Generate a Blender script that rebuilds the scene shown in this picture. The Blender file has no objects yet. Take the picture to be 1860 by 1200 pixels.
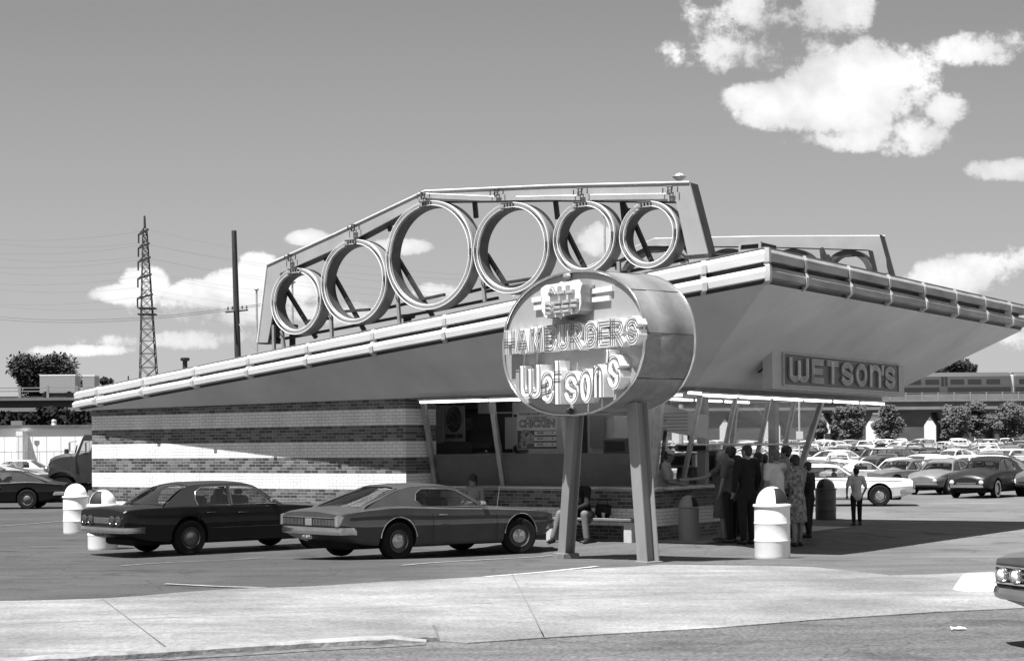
import bpy, bmesh, math, random
from mathutils import Vector, Matrix, noise
from mathutils.geometry import tessellate_polygon
R = math.radians; PI = math.pi
random.seed(7)
SC = bpy.context.scene
COL = SC.collection
# ------------------------------------------------------------------ camera
FPX, CX, CY, CAMH = 2975.0, 930.0, 815.0, 1.93      # focal length and principal point in units of the 1860 px wide photograph
ROLL = R(-0.4)
cd = bpy.data.cameras.new('camera'); cam = bpy.data.objects.new('camera', cd); COL.objects.link(cam)
cd.sensor_width = 36.0; cd.lens = 36.0 * FPX / 1860.0
cd.shift_x = 0.0; cd.shift_y = (CY - 600.0) / 1860.0
cd.clip_start = 0.1; cd.clip_end = 6000.0
cam.matrix_world = Matrix.Translation((0, 0, CAMH)) @ Matrix.Rotation(R(90), 4, 'X') @ Matrix.Rotation(ROLL, 4, 'Z')
SC.camera = cam
# ------------------------------------------------------------------ sun and sky
DROP = Vector((0.297, 0.294, -1.0))                 # the way sunlight travels
SUN_EL = math.atan2(1.0, math.hypot(DROP.x, DROP.y))
sl = bpy.data.lights.new('sun', 'SUN'); sl.energy = 5.0; sl.angle = R(0.53); sl.color = (1.0, 1.0, 1.0)
so = bpy.data.objects.new('sun', sl); COL.objects.link(so)
so.rotation_euler = DROP.to_track_quat('-Z', 'Y').to_euler()
to_sun = (-DROP).normalized()
W = bpy.data.worlds.new('World'); SC.world = W; W.use_nodes = True
nt = W.node_tree; N = nt.nodes; LK = nt.links
N.clear()
def wn(t, **kw):
    n = N.new(t)
    for k, v in kw.items(): setattr(n, k, v)
    return n
def wmath(op, a, b=None, c=None, clamp=False):
    n = wn('ShaderNodeMath', operation=op); n.use_clamp = clamp
    for i, v in enumerate((a, b, c)):
        if v is None: continue
        if isinstance(v, (int, float)): n.inputs[i].default_value = v
        else: LK.new(v, n.inputs[i])
    return n.outputs[0]
sky = wn('ShaderNodeTexSky'); sky.sky_type = 'NISHITA'; sky.sun_disc = False
sky.sun_elevation = SUN_EL; sky.sun_rotation = math.atan2(to_sun.x, to_sun.y); sky.air_density = 1.0; sky.dust_density = 1.2; sky.ozone_density = 1.0
sep = wn('ShaderNodeSeparateColor'); LK.new(sky.outputs[0], sep.inputs[0])
bw = wmath('ADD', wmath('MULTIPLY', sep.outputs[0], 0.35), wmath('ADD', wmath('MULTIPLY', sep.outputs[1], 0.5), wmath('MULTIPLY', sep.outputs[2], 0.15)))
tc = wn('ShaderNodeTexCoord'); sx = wn('ShaderNodeSeparateXYZ'); LK.new(tc.outputs['Generated'], sx.inputs[0])
ay = wmath('MAXIMUM', wmath('ABSOLUTE', sx.outputs[1]), 0.02)
gu = wmath('DIVIDE', sx.outputs[0], ay); gv = wmath('DIVIDE', sx.outputs[2], ay)
# a pan-film sky: a soft gradient from the horizon to the zenith on top of the physical one
cmb = wn('ShaderNodeCombineXYZ'); LK.new(gu, cmb.inputs[0]); LK.new(gv, cmb.inputs[1])
nz = wn('ShaderNodeTexNoise'); nz.inputs['Scale'].default_value = 26.0; nz.inputs['Detail'].default_value = 9.0; nz.inputs['Roughness'].default_value = 0.68
LK.new(cmb.outputs[0], nz.inputs['Vector'])
nz2 = wn('ShaderNodeTexNoise'); nz2.inputs['Scale'].default_value = 9.0; nz2.inputs['Detail'].default_value = 4.0
LK.new(cmb.outputs[0], nz2.inputs['Vector'])
wig = wmath('ADD', wmath('MULTIPLY', wmath('SUBTRACT', nz.outputs[0], 0.5), 4.4), wmath('MULTIPLY', wmath('SUBTRACT', nz2.outputs[0], 0.5), 2.0))
# banks of cumulus: centre and half size (azimuth, height) as tangents, then density
CLOUDS = [(.184, .208, .064, .018, 1.4), (.218, .224, .050, .025, 1.4), (.158, .211, .038, .013, 1.2), (.198, .270, .026, .020, 1.0), (.15, .262, .034, .016, .35), (.135, .250, .016, .020, .25), (.175, .240, .05, .008, .15),
          (.20, .187, .034, .006, .45), (.243, .190, .024, .010, .5), (.270, .207, .016, .012, .7), (.285, .241, .030, .009, .55), (.315, .246, .02, .008, .5), (.304, .168, .024, .009, 1.5), (.273, .103, .032, .012, 1.2), (.29, .108, .03, .014, 1.0),
          (.30, .07, .04, .010, .35),
          (-.240, .096, .020, .007, 1.5), (-.222, .102, .018, .012, 1.6), (-.196, .097, .020, .009, 1.4), (-.170, .100, .020, .012, 1.6), (-.153, .108, .015, .014, 1.7), (-.135, .100, .022, .010, 1.2), (-.185, .093, .072, .008, .9), (-.15, .084, .07, .006, .35),
          (-.122, .130, .017, .006, 1.4), (-.067, .124, .020, .005, .9), (-.045, .097, .018, .004, .5), (.055, .128, .014, .008, .5),
          (-.270, .062, .035, .0035, .7), (-.20, .068, .05, .004, .25), (.12, .05, .1, .006, .3)]
dens = None
for (cu, cv, a, b, d) in CLOUDS:
    du = wmath('DIVIDE', wmath('SUBTRACT', gu, cu), a); dv = wmath('DIVIDE', wmath('SUBTRACT', gv, cv), b)
    rr = wmath('ADD', wmath('MULTIPLY', du, du), wmath('MULTIPLY', dv, dv))
    e = wmath('MULTIPLY', wmath('SUBTRACT', 1.0, rr), d)
    e = wmath('MAXIMUM', e, -1.3)
    dens = e if dens is None else wmath('SMOOTH_MAX', dens, e, 0.25)
cl = wmath('ADD', dens, wig)
mr = wn('ShaderNodeMapRange'); mr.interpolation_type = 'SMOOTHSTEP'
LK.new(cl, mr.inputs[0]); mr.inputs[1].default_value = -0.12; mr.inputs[2].default_value = 0.55; mr.inputs[3].default_value = 0.0; mr.inputs[4].default_value = 1.0
SKYGAIN = 0.355
skyv = wmath('MULTIPLY', bw, SKYGAIN)
hz = wn('ShaderNodeMapRange'); LK.new(gv, hz.inputs[0]); hz.inputs[1].default_value = 0.0; hz.inputs[2].default_value = 0.27; hz.inputs[3].default_value = 3.6; hz.inputs[4].default_value = 1.8
skym = wmath('ADD', wmath('MULTIPLY', skyv, 0.25), wmath('MULTIPLY', hz.outputs[0], 0.75))
shd = wn('ShaderNodeTexNoise'); shd.inputs['Scale'].default_value = 14.0; shd.inputs['Detail'].default_value = 6.0; LK.new(cmb.outputs[0], shd.inputs['Vector'])
shr = wn('ShaderNodeMapRange'); LK.new(wmath('ADD', shd.outputs[0], wmath('MULTIPLY', cl, 0.16)), shr.inputs[0]); shr.inputs[1].default_value = .42; shr.inputs[2].default_value = .72; shr.inputs[3].default_value = 3.6; shr.inputs[4].default_value = 5.2
fin = wn('ShaderNodeMix'); fin.data_type = 'FLOAT'; LK.new(mr.outputs[0], fin.inputs[0]); LK.new(skym, fin.inputs[2]); LK.new(shr.outputs[0], fin.inputs[3])
bg = wn('ShaderNodeBackground'); bg.inputs['Strength'].default_value = 0.1
LK.new(fin.outputs[0], bg.inputs['Color'])
out = wn('ShaderNodeOutputWorld'); LK.new(bg.outputs[0], out.inputs[0])
SC.view_settings.view_transform = 'Standard'; SC.view_settings.look = 'None'; SC.view_settings.exposure = 0.95; SC.view_settings.gamma = 1.0
SC.view_settings.use_curve_mapping = False
SC.render.resolution_x = 1024; SC.render.resolution_y = 660
SC.cycles.max_bounces = 6; SC.cycles.transparent_max_bounces = 16; SC.cycles.caustics_reflective = False; SC.cycles.caustics_refractive = False
# ------------------------------------------------------------------ where things stand
US = Vector((0.826, -0.5635, 0)); VS = Vector((0.5635, 0.826, 0))     # along and across the hamburger stand
def sstep(a, b, x):
    t = min(1, max(0, (x - a) / (b - a))); return t * t * (3 - 2 * t)
def uv_of(x, y): return 0.826 * x - 0.5635 * y, 0.5635 * x + 0.826 * y
def gz(x, y):                                          # height of the lot
    z = 0.15 * (1 - sstep(25.2, 30.0, y)) + 1.45 * sstep(62, 200, y)
    u, v = uv_of(x, y)
    z = max(z, 0.12 * sstep(-25, -23, u) * (1 - sstep(-13.6, -12.4, u)) * sstep(26.0, 27.0, v) * (1 - sstep(36, 38, v)))
    return z
def ray(px, py):
    dx, dy = px - CX, CY - py
    c, s = math.cos(ROLL), math.sin(ROLL)
    return Vector(((dx * c - dy * s) / FPX, 1.0, (dx * s + dy * c) / FPX))
def at(px, py, Y):
    r = ray(px, py); return Vector((r.x * Y, Y, CAMH + r.z * Y))
def gnd(px, py, off=None):
    r = ray(px, py); Y = 30.0
    for _ in range(60):
        g = gz(r.x * Y, Y) if off is None else off
        Y = 0.5 * Y + 0.5 * (g - CAMH) / r.z
    return Vector((r.x * Y, Y, CAMH + r.z * Y))
def on_v(px, py, v0):                                  # the point on the vertical plane v = v0, as (u, v, z)
    r = ray(px, py); Y = v0 / (0.5635 * r.x + 0.826)
    x = r.x * Y; return Vector((0.826 * x - 0.5635 * Y, v0, CAMH + r.z * Y))
def on_u(px, py, u0):
    r = ray(px, py); Y = u0 / (0.826 * r.x - 0.5635)
    x = r.x * Y; return Vector((u0, 0.5635 * x + 0.826 * Y, CAMH + r.z * Y))
# ------------------------------------------------------------------ materials
MATS = {}
def newmat(name):
    m = bpy.data.materials.new(name); m.use_nodes = True
    nt = m.node_tree; p = nt.nodes['Principled BSDF']
    return m, nt, p
def gcol(g): return (g, g, g, 1.0)
def mat(name, g, rough=0.6, metal=0.0, var=0.15, scale=4.0, bump=0.0, spec=0.5, coat=0.0, stretch=(1, 1, 1), detail=6.0, bscale=None, emit=None):
    if name in MATS: return MATS[name]
    m, nt, p = newmat(name); L = nt.links
    tcn = nt.nodes.new('ShaderNodeTexCoord'); mp = nt.nodes.new('ShaderNodeMapping'); mp.inputs['Scale'].default_value = stretch
    L.new(tcn.outputs['Object'], mp.inputs[0])
    nz = nt.nodes.new('ShaderNodeTexNoise'); nz.inputs['Scale'].default_value = scale; nz.inputs['Detail'].default_value = detail; nz.inputs['Roughness'].default_value = 0.6
    L.new(mp.outputs[0], nz.inputs['Vector'])
    r = nt.nodes.new('ShaderNodeMapRange'); r.inputs[1].default_value = 0.3; r.inputs[2].default_value = 0.7
    r.inputs[3].default_value = g * (1 - var); r.inputs[4].default_value = min(1.0, g * (1 + var))
    L.new(nz.outputs[0], r.inputs[0]); L.new(r.outputs[0], p.inputs['Base Color'])
    p.inputs['Roughness'].default_value = rough; p.inputs['Metallic'].default_value = metal
    p.inputs['Specular IOR Level'].default_value = spec; p.inputs['Coat Weight'].default_value = coat; p.inputs['Coat Roughness'].default_value = 0.08
    if bump:
        bn = nt.nodes.new('ShaderNodeTexNoise'); bn.inputs['Scale'].default_value = bscale or scale * 6; bn.inputs['Detail'].default_value = 5
        L.new(mp.outputs[0], bn.inputs['Vector'])
        b = nt.nodes.new('ShaderNodeBump'); b.inputs['Strength'].default_value = bump; b.inputs['Distance'].default_value = 0.02
        L.new(bn.outputs[0], b.inputs['Height']); L.new(b.outputs[0], p.inputs['Normal'])
    if emit:
        p.inputs['Emission Color'].default_value = (1, 1, 1, 1); p.inputs['Emission Strength'].default_value = emit
    MATS[name] = m; return m
def paintmat(name, rough=0.38, coat=0.6, metal=0.0):    # vehicle paint: the colour is the object's own
    if name in MATS: return MATS[name]
    m, nt, p = newmat(name); L = nt.links
    oi = nt.nodes.new('ShaderNodeObjectInfo'); tcn = nt.nodes.new('ShaderNodeTexCoord')
    nz = nt.nodes.new('ShaderNodeTexNoise'); nz.inputs['Scale'].default_value = 3.0; nz.inputs['Detail'].default_value = 5; L.new(tcn.outputs['Object'], nz.inputs['Vector'])
    r = nt.nodes.new('ShaderNodeMapRange'); r.inputs[1].default_value = 0.3; r.inputs[2].default_value = 0.7; r.inputs[3].default_value = 0.86; r.inputs[4].default_value = 1.12
    L.new(nz.outputs[0], r.inputs[0])
    mx = nt.nodes.new('ShaderNodeVectorMath'); mx.operation = 'SCALE'; L.new(oi.outputs['Color'], mx.inputs[0]); L.new(r.outputs[0], mx.inputs['Scale'])
    L.new(mx.outputs[0], p.inputs['Base Color'])
    r2 = nt.nodes.new('ShaderNodeMapRange'); r2.inputs[3].default_value = rough * .8; r2.inputs[4].default_value = rough * 1.3; L.new(nz.outputs[0], r2.inputs[0]); L.new(r2.outputs[0], p.inputs['Roughness'])
    p.inputs['Specular IOR Level'].default_value = .3; p.inputs['Coat Weight'].default_value = coat; p.inputs['Coat Roughness'].default_value = 0.08; p.inputs['Metallic'].default_value = metal
    MATS[name] = m; return m
def glassmat(name, tint=0.75, refl=0.09, rough=0.02, dust=0.0):
    if name in MATS: return MATS[name]
    m = bpy.data.materials.new(name); m.use_nodes = True; nt = m.node_tree; nt.nodes.clear(); L = nt.links
    t = nt.nodes.new('ShaderNodeBsdfTransparent'); t.inputs[0].default_value = gcol(tint)
    g = nt.nodes.new('ShaderNodeBsdfGlossy'); g.inputs['Roughness'].default_value = rough; g.inputs[0].default_value = gcol(.95)
    lw_ = nt.nodes.new('ShaderNodeLayerWeight'); lw_.inputs[0].default_value = .5; lw = nt.nodes.new('ShaderNodeMath'); lw.operation = 'POWER'; lw.inputs[1].default_value = 4.5; L.new(lw_.outputs['Facing'], lw.inputs[0])
    a = nt.nodes.new('ShaderNodeMath'); a.operation = 'ADD'; a.inputs[1].default_value = refl - .04; a.use_clamp = True; L.new(lw.outputs[0], a.inputs[0])
    x = nt.nodes.new('ShaderNodeMixShader'); L.new(a.outputs[0], x.inputs[0]); L.new(t.outputs[0], x.inputs[1]); L.new(g.outputs[0], x.inputs[2])
    last = x.outputs[0]
    if dust:
        d = nt.nodes.new('ShaderNodeBsdfDiffuse'); d.inputs[0].default_value = gcol(.6)
        y = nt.nodes.new('ShaderNodeMixShader'); y.inputs[0].default_value = dust; L.new(last, y.inputs[1]); L.new(d.outputs[0], y.inputs[2]); last = y.outputs[0]
    o = nt.nodes.new('ShaderNodeOutputMaterial'); L.new(last, o.inputs[0]); MATS[name] = m; return m
# ------------------------------------------------------------------ mesh building
class MB:
    def __init__(s): s.v = []; s.f = []; s.m = []
    def add(s, vs, fs, m=0, T=None):
        o = len(s.v)
        s.v += [tuple((T @ Vector(v)) if T else v) for v in vs]
        s.f += [tuple(i + o for i in f) for f in fs]; s.m += [m] * len(fs); return s
    def bx(s, x0, x1, y0, y1, z0, z1, m=0, T=None):
        vs = [(x, y, z) for z in (z0, z1) for y in (y0, y1) for x in (x0, x1)]
        return s.add(vs, [(0, 2, 3, 1), (4, 5, 7, 6), (0, 1, 5, 4), (2, 6, 7, 3), (0, 4, 6, 2), (1, 3, 7, 5)], m, T)
    def rbx(s, x0, x1, y0, y1, z0, z1, r, m=0, T=None):     # box with bevelled upright and level edges
        r = min(r, (x1 - x0) / 2.01, (y1 - y0) / 2.01, (z1 - z0) / 2.01); rings = []
        for (z, i) in ((z0, r), (z0 + r, 0), (z1 - r, 0), (z1, r)):
            a, b, c, d = x0 + i, x1 - i, y0 + i, y1 - i
            rings.append([(a + r, c, z), (b - r, c, z), (b, c + r, z), (b, d - r, z), (b - r, d, z), (a + r, d, z), (a, d - r, z), (a, c + r, z)])
        return s.loft(rings, True, True, m, T)
    def loft(s, rings, closed=True, caps=True, m=0, T=None, loop=False):
        n = len(rings[0]); vs = [p for r in rings for p in r]; fs = []; K = len(rings)
        for k in range(K if loop else K - 1):
            k2 = (k + 1) % K
            for i in range(n if closed else n - 1):
                j = (i + 1) % n; fs.append((k * n + i, k * n + j, k2 * n + j, k2 * n + i))
        if caps and closed and not loop: fs.append(tuple(range(n - 1, -1, -1))); fs.append(tuple((K - 1) * n + i for i in range(n)))
        return s.add(vs, fs, m, T)
    def cyl(s, p0, p1, r0, r1=None, n=12, m=0, caps=True, T=None):
        r1 = r0 if r1 is None else r1; p0 = Vector(p0); p1 = Vector(p1); d = (p1 - p0).normalized()
        a = d.orthogonal().normalized(); b = d.cross(a)
        rg = [[tuple(p + (a * math.cos(t) + b * math.sin(t)) * r) for t in [2 * PI * i / n for i in range(n)]] for p, r in ((p0, r0), (p1, r1))]
        return s.loft(rg, True, caps, m, T)
    def tube(s, path, r, n=6, m=0, closed=False, T=None):
        P = [Vector(p) for p in path]; K = len(P); rg = []; up = None
        for i in range(K):
            if closed: d = P[(i + 1) % K] - P[i - 1]
            else: d = P[min(i + 1, K - 1)] - P[max(i - 1, 0)]
            d.normalize()
            if up is None: up = d.orthogonal().normalized()
            a = (up - d * up.dot(d)); a = a.normalized() if a.length > 1e-6 else d.orthogonal().normalized()
            up = a; b = d.cross(a); rr = r[i] if isinstance(r, (list, tuple)) else r
            rg.append([tuple(P[i] + (a * math.cos(2 * PI * k / n) + b * math.sin(2 * PI * k / n)) * rr) for k in range(n)])
        return s.loft(rg, True, not closed, m, T, loop=closed)
    def lathe(s, prof, n=24, m=0, T=None, caps=True):      # prof: (radius, z)
        return s.loft([[(r * math.cos(2 * PI * i / n), r * math.sin(2 * PI * i / n), z) for i in range(n)] for r, z in prof], True, caps, m, T)
    def ell(s, c, rad, nu=12, nv=8, m=0, T=None):
        rg = []
        for j in range(1, nv):
            t = PI * j / nv; rg.append([(c[0] + rad[0] * math.sin(t) * math.cos(2 * PI * i / nu), c[1] + rad[1] * math.sin(t) * math.sin(2 * PI * i / nu), c[2] - rad[2] * math.cos(t)) for i in range(nu)])
        o = len(s.v); s.loft(rg, True, False, m, T)
        k = len(s.v); b = Vector((c[0], c[1], c[2] - rad[2])); t = Vector((c[0], c[1], c[2] + rad[2]))
        if T: b = T @ b; t = T @ t
        s.v += [tuple(b), tuple(t)]
        for i in range(nu):
            j = (i + 1) % nu; s.f.append((k, o + j, o + i)); s.m.append(m); q = o + (nv - 2) * nu; s.f.append((k + 1, q + i, q + j)); s.m.append(m)
        return s
    def poly(s, outer, holes, fn, t0, t1, m=0, T=None):    # 2-D polygon with holes, fn(a, b, depth) -> point, a slab from depth t0 to t1
        loops = [list(outer)] + [list(h) for h in holes]
        flat = [p for l in loops for p in l]
        tri = tessellate_polygon([[Vector((p[0], p[1], 0)) for p in l] for l in loops])
        n = len(flat); vs = [fn(p[0], p[1], t0) for p in flat] + [fn(p[0], p[1], t1) for p in flat]
        fs = []
        for t in tri:
            a, b, c = [Vector(flat[i]) for i in t]
            ar = (b - a).cross(c - a)
            t = tuple(t) if ar > 0 else tuple(reversed(t))
            fs.append(t[::-1]); fs.append(tuple(i + n for i in t))
        o = 0
        for l in loops:
            k = len(l)
            for i in range(k):
                j = (i + 1) % k; fs.append((o + i, o + j, n + o + j, n + o + i))
            o += k
        return s.add(vs, fs, m, T)
    def ribbon(s, pts, w, fn, t0, t1, m=0, closed=False, T=None):
        L, Rr = offs(pts, w / 2, closed), offs(pts, -w / 2, closed); K = len(pts); rings = []
        for i in range(K): rings.append([fn(*L[i], t0), fn(*L[i], t1), fn(*Rr[i], t1), fn(*Rr[i], t0)])
        return s.loft(rings, True, not closed, m, T, loop=closed)
    def build(s, name, mats, parent=None, smooth=35, fix=True, loc=None):
        me = bpy.data.meshes.new(name); me.from_pydata(s.v, [], s.f)
        for m in (mats if isinstance(mats, (list, tuple)) else [mats]): me.materials.append(m)
        if len(me.polygons) == len(s.m): me.polygons.foreach_set('material_index', s.m)
        if fix:
            b = bmesh.new(); b.from_mesh(me); bmesh.ops.recalc_face_normals(b, faces=b.faces); b.to_mesh(me); b.free()
        if smooth:
            me.shade_smooth(); me.set_sharp_from_angle(angle=R(smooth))
        o = bpy.data.objects.new(name, me); COL.objects.link(o)
        if parent is not None: o.parent = parent
        if loc: o.location = loc
        return o
def offs(pts, d, closed=False):
    P = [Vector((p[0], p[1])) for p in pts]; K = len(P); o = []
    for i in range(K):
        a = P[i] - P[i - 1] if (i > 0 or closed) else P[1] - P[0]
        b = P[(i + 1) % K] - P[i] if (i < K - 1 or closed) else P[-1] - P[-2]
        a = a.normalized() if a.length > 1e-9 else b.normalized(); b = b.normalized() if b.length > 1e-9 else a
        na = Vector((-a.y, a.x)); nb = Vector((-b.y, b.x)); mm = na + nb
        if mm.length < 1e-4: mm = na
        mm.normalize(); k = 1 / max(0.45, mm.dot(na))
        o.append(tuple(P[i] + mm * d * k))
    return o
def tag(o, label=None, cat=None, group=None, kind=None):
    if label: o['label'] = label
    if cat: o['category'] = cat
    if group: o['group'] = group
    if kind: o['kind'] = kind
    return o
def thing(name, label, cat, loc=(0, 0, 0), rotz=0.0, group=None):
    o = bpy.data.objects.new(name, None); COL.objects.link(o); o.empty_display_size = 0.2
    o.location = loc; o.rotation_euler = (0, 0, rotz); return tag(o, label, cat, group)
def kids(o): return list(o.children)
def copy_tree(o, parent=None, color=None):
    c = o.copy(); COL.objects.link(c); c.parent = parent
    if parent: c.matrix_parent_inverse = o.matrix_parent_inverse.copy()
    if color and c.type == 'MESH': c.color = color
    for ch in KID.get(o.name, []): copy_tree(ch, c, color)
    return c
KID = {}
def index_kids():
    KID.clear()
    for o in bpy.data.objects:
        if o.parent: KID.setdefault(o.parent.name, []).append(o)
def text_mesh(txt, size, extr=0.002, offset=0.0, align='CENTER', sx=1.0, spacing=1.0):
    c = bpy.data.curves.new('txt', 'FONT'); c.body = txt; c.size = size; c.extrude = extr; c.offset = offset; c.align_x = align; c.align_y = 'CENTER'; c.space_character = spacing; c.resolution_u = 3
    o = bpy.data.objects.new('txt', c); COL.objects.link(o); dg = bpy.context.evaluated_depsgraph_get()
    me = bpy.data.meshes.new_from_object(o.evaluated_get(dg)); vs = [(v.co.x * sx, v.co.y, v.co.z) for v in me.vertices]; fs = [tuple(p.vertices) for p in me.polygons]
    bpy.data.objects.remove(o); bpy.data.curves.remove(c); bpy.data.meshes.remove(me); return vs, fs
def sheet(name, pts, m, dz, kind='structure', step=1.0):   # a level sheet draped on the lot
    pass
# ================================================================== ground, apron, road
asphalt, nt_, p_ = newmat('lot_asphalt'); L_ = nt_.links
def ground_mat(m, nt, p, base, dark, light, spk=0.06, patch=0.35, rough=.85, s1=.12, s2=1.2, crk=.66):
    L = nt.links; tcn = nt.nodes.new('ShaderNodeTexCoord')
    mp = nt.nodes.new('ShaderNodeMapping'); mp.inputs['Scale'].default_value = (.45, 1.5, 1); mp.inputs['Rotation'].default_value = (0, 0, R(6)); L.new(tcn.outputs['Object'], mp.inputs[0])
    def noise_(sc, det, src, ro=.6):
        n = nt.nodes.new('ShaderNodeTexNoise'); n.inputs['Scale'].default_value = sc; n.inputs['Detail'].default_value = det; n.inputs['Roughness'].default_value = ro; L.new(src, n.inputs['Vector']); return n.outputs[0]
    def mrange(x, a, b, c, d):
        r = nt.nodes.new('ShaderNodeMapRange'); r.inputs[1].default_value = a; r.inputs[2].default_value = b; r.inputs[3].default_value = c; r.inputs[4].default_value = d; L.new(x, r.inputs[0]); return r.outputs[0]
    def mth(op, a, b):
        n = nt.nodes.new('ShaderNodeMath'); n.operation = op
        for i, v in enumerate((a, b)):
            if isinstance(v, (int, float)): n.inputs[i].default_value = v
            else: L.new(v, n.inputs[i])
        return n.outputs[0]
    big = mrange(noise_(s1, 6, tcn.outputs['Object']), .35, .65, dark, light)
    mid = mrange(noise_(s2, 8, mp.outputs[0], .7), .3, .7, 1 - patch, 1 + patch)
    fine = mrange(noise_(22, 4, tcn.outputs['Object'], .8), .3, .7, 1 - spk * 2.2, 1 + spk * 2.2)
    v = nt.nodes.new('ShaderNodeTexVoronoi'); v.inputs['Scale'].default_value = .55; v.feature = 'DISTANCE_TO_EDGE'
    wob = nt.nodes.new('ShaderNodeVectorMath'); wob.operation = 'ADD'; nn = nt.nodes.new('ShaderNodeTexNoise'); nn.inputs['Scale'].default_value = 1.1; nn.inputs['Detail'].default_value = 5; L.new(tcn.outputs['Object'], nn.inputs['Vector'])
    L.new(tcn.outputs['Object'], wob.inputs[0]); L.new(nn.outputs['Color'], wob.inputs[1]); L.new(wob.outputs[0], v.inputs['Vector'])
    crack = mrange(v.outputs['Distance'], 0.0, 0.014, crk, 1.0)
    spots = mrange(noise_(.9, 3, wob.outputs[0], .5), .60, .70, 1.0, .66 if crk < .9 else .88)
    worn = mrange(noise_(.38, 7, mp.outputs[0], .72), .54, .68, 1.0, 1.28)
    col = mth('MULTIPLY', mth('MULTIPLY', mth('MULTIPLY', big, base), mid), mth('MULTIPLY', mth('MULTIPLY', fine, crack), mth('MULTIPLY', spots, worn)))
    L.new(col, p.inputs['Base Color']); p.inputs['Roughness'].default_value = rough; p.inputs['Specular IOR Level'].default_value = .3
    b = nt.nodes.new('ShaderNodeBump'); b.inputs['Strength'].default_value = .35; b.inputs['Distance'].default_value = .02; L.new(noise_(30, 5, tcn.outputs['Object'], .8), b.inputs['Height']); L.new(b.outputs[0], p.inputs['Normal'])
ground_mat(asphalt, nt_, p_, 1.0, .82, 1.22, spk=.12, patch=.26)
# the lot is newer and darker on the left, older and paler to the right of the stand
_sx = nt_.nodes.new('ShaderNodeSeparateXYZ'); _tc = nt_.nodes.new('ShaderNodeTexCoord'); L_.new(_tc.outputs['Object'], _sx.inputs[0])
_mr = nt_.nodes.new('ShaderNodeMapRange'); _mr.inputs[1].default_value = -3; _mr.inputs[2].default_value = 9; _mr.inputs[3].default_value = .062; _mr.inputs[4].default_value = .135; L_.new(_sx.outputs[0], _mr.inputs[0])
_old = p_.inputs['Base Color'].links[0].from_socket; _ml = nt_.nodes.new('ShaderNodeMath'); _ml.operation = 'MULTIPLY'; L_.new(_old, _ml.inputs[0]); L_.new(_mr.outputs[0], _ml.inputs[1]); L_.new(_ml.outputs[0], p_.inputs['Base Color'])
road_m, nt_, p_ = newmat('road_asphalt'); ground_mat(road_m, nt_, p_, .105, .85, 1.2, spk=.32, patch=.3, s2=2.0)
conc_m, nt_, p_ = newmat('worn_concrete'); ground_mat(conc_m, nt_, p_, .215, .72, 1.3, spk=.18, patch=.24, s1=.35, s2=1.1, crk=.97)
line_m = mat('worn_line_paint', .5, .7, var=.35, scale=9)
# front edge of the apron, photograph coordinates traced onto the pavement, then made level slabs
front = [gnd(a, b, 0.15) for a, b in ((-420, 1222), (-60, 1204), (330, 1180), (560, 1166), (775, 1155), (800, 1156), (850, 1159), (985, 1150), (1300, 1132), (1480, 1118), (1700, 1104), (1860, 1097), (2150, 1084), (3200, 1050))]
back = [gnd(a, b, 0.15) for a, b in ((-420, 1117), (-60, 1096), (200, 1085), (450, 1069), (700, 1058), (760, 1055), (880, 1047), (1085, 1032), (1200, 1025), (1480, 1030), (1620, 1046), (1860, 1036), (2150, 1026), (3200, 1000))]
def curb_y(x):
    for a, b in zip(front, front[1:]):
        if a.x <= x <= b.x: return a.y + (b.y - a.y) * (x - a.x) / (b.x - a.x)
    return front[0].y if x < front[0].x else front[-1].y
def back_y(x):
    for a, b in zip(back, back[1:]):
        if a.x <= x <= b.x: return a.y + (b.y - a.y) * (x - a.x) / (b.x - a.x)
    return back[0].y if x < back[0].x else back[-1].y
def gsurf(x, y):
    return -0.06 if y < max(curb_y(x) + .5, .35 * curb_y(x) + .65 * back_y(x)) else gz(x, y)
xs = [-900, -500, -300, -180, -120, -80, -60, -48, -40] + [-34 + i * 1.0 for i in range(75)] + [48, 60, 80, 120, 180, 300, 500, 900]
ys = [-40, -10, 4] + [9 + i * .5 for i in range(66)] + [43, 45, 48, 52, 57, 62, 68, 75, 83, 92, 102, 114, 128, 145, 165, 185, 205, 240, 300, 420, 700, 1300, 2600]
g = MB(); vs = []; fs = []
for j, y in enumerate(ys):
    for i, x in enumerate(xs): vs.append((x, y, gsurf(x, y) ))
for j in range(len(ys) - 1):
    for i in range(len(xs) - 1):
        a = j * len(xs) + i; fs.append((a, a + 1, a + 1 + len(xs), a + len(xs)))
g.add(vs, fs); tag(g.build('parking_lot_ground', asphalt), kind='structure')
# road: one flat sheet in front of the kerb
r = MB(); a = [(p.x, p.y + .25, 0.10) for p in front]; b = [(p.x, -30, 0.10) for p in front]
a = [(-400, front[0].y + 3, .10)] + a + [(400, front[-1].y + 3, .10)]; b = [(-400, -30, .10)] + b + [(400, -30, .10)]
n_ = len(a); r.add(a + b, [(i, i + n_, i + n_ + 1, i + 1) for i in range(n_ - 1)]); tag(r.build('road', road_m, smooth=0), kind='structure')
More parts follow.
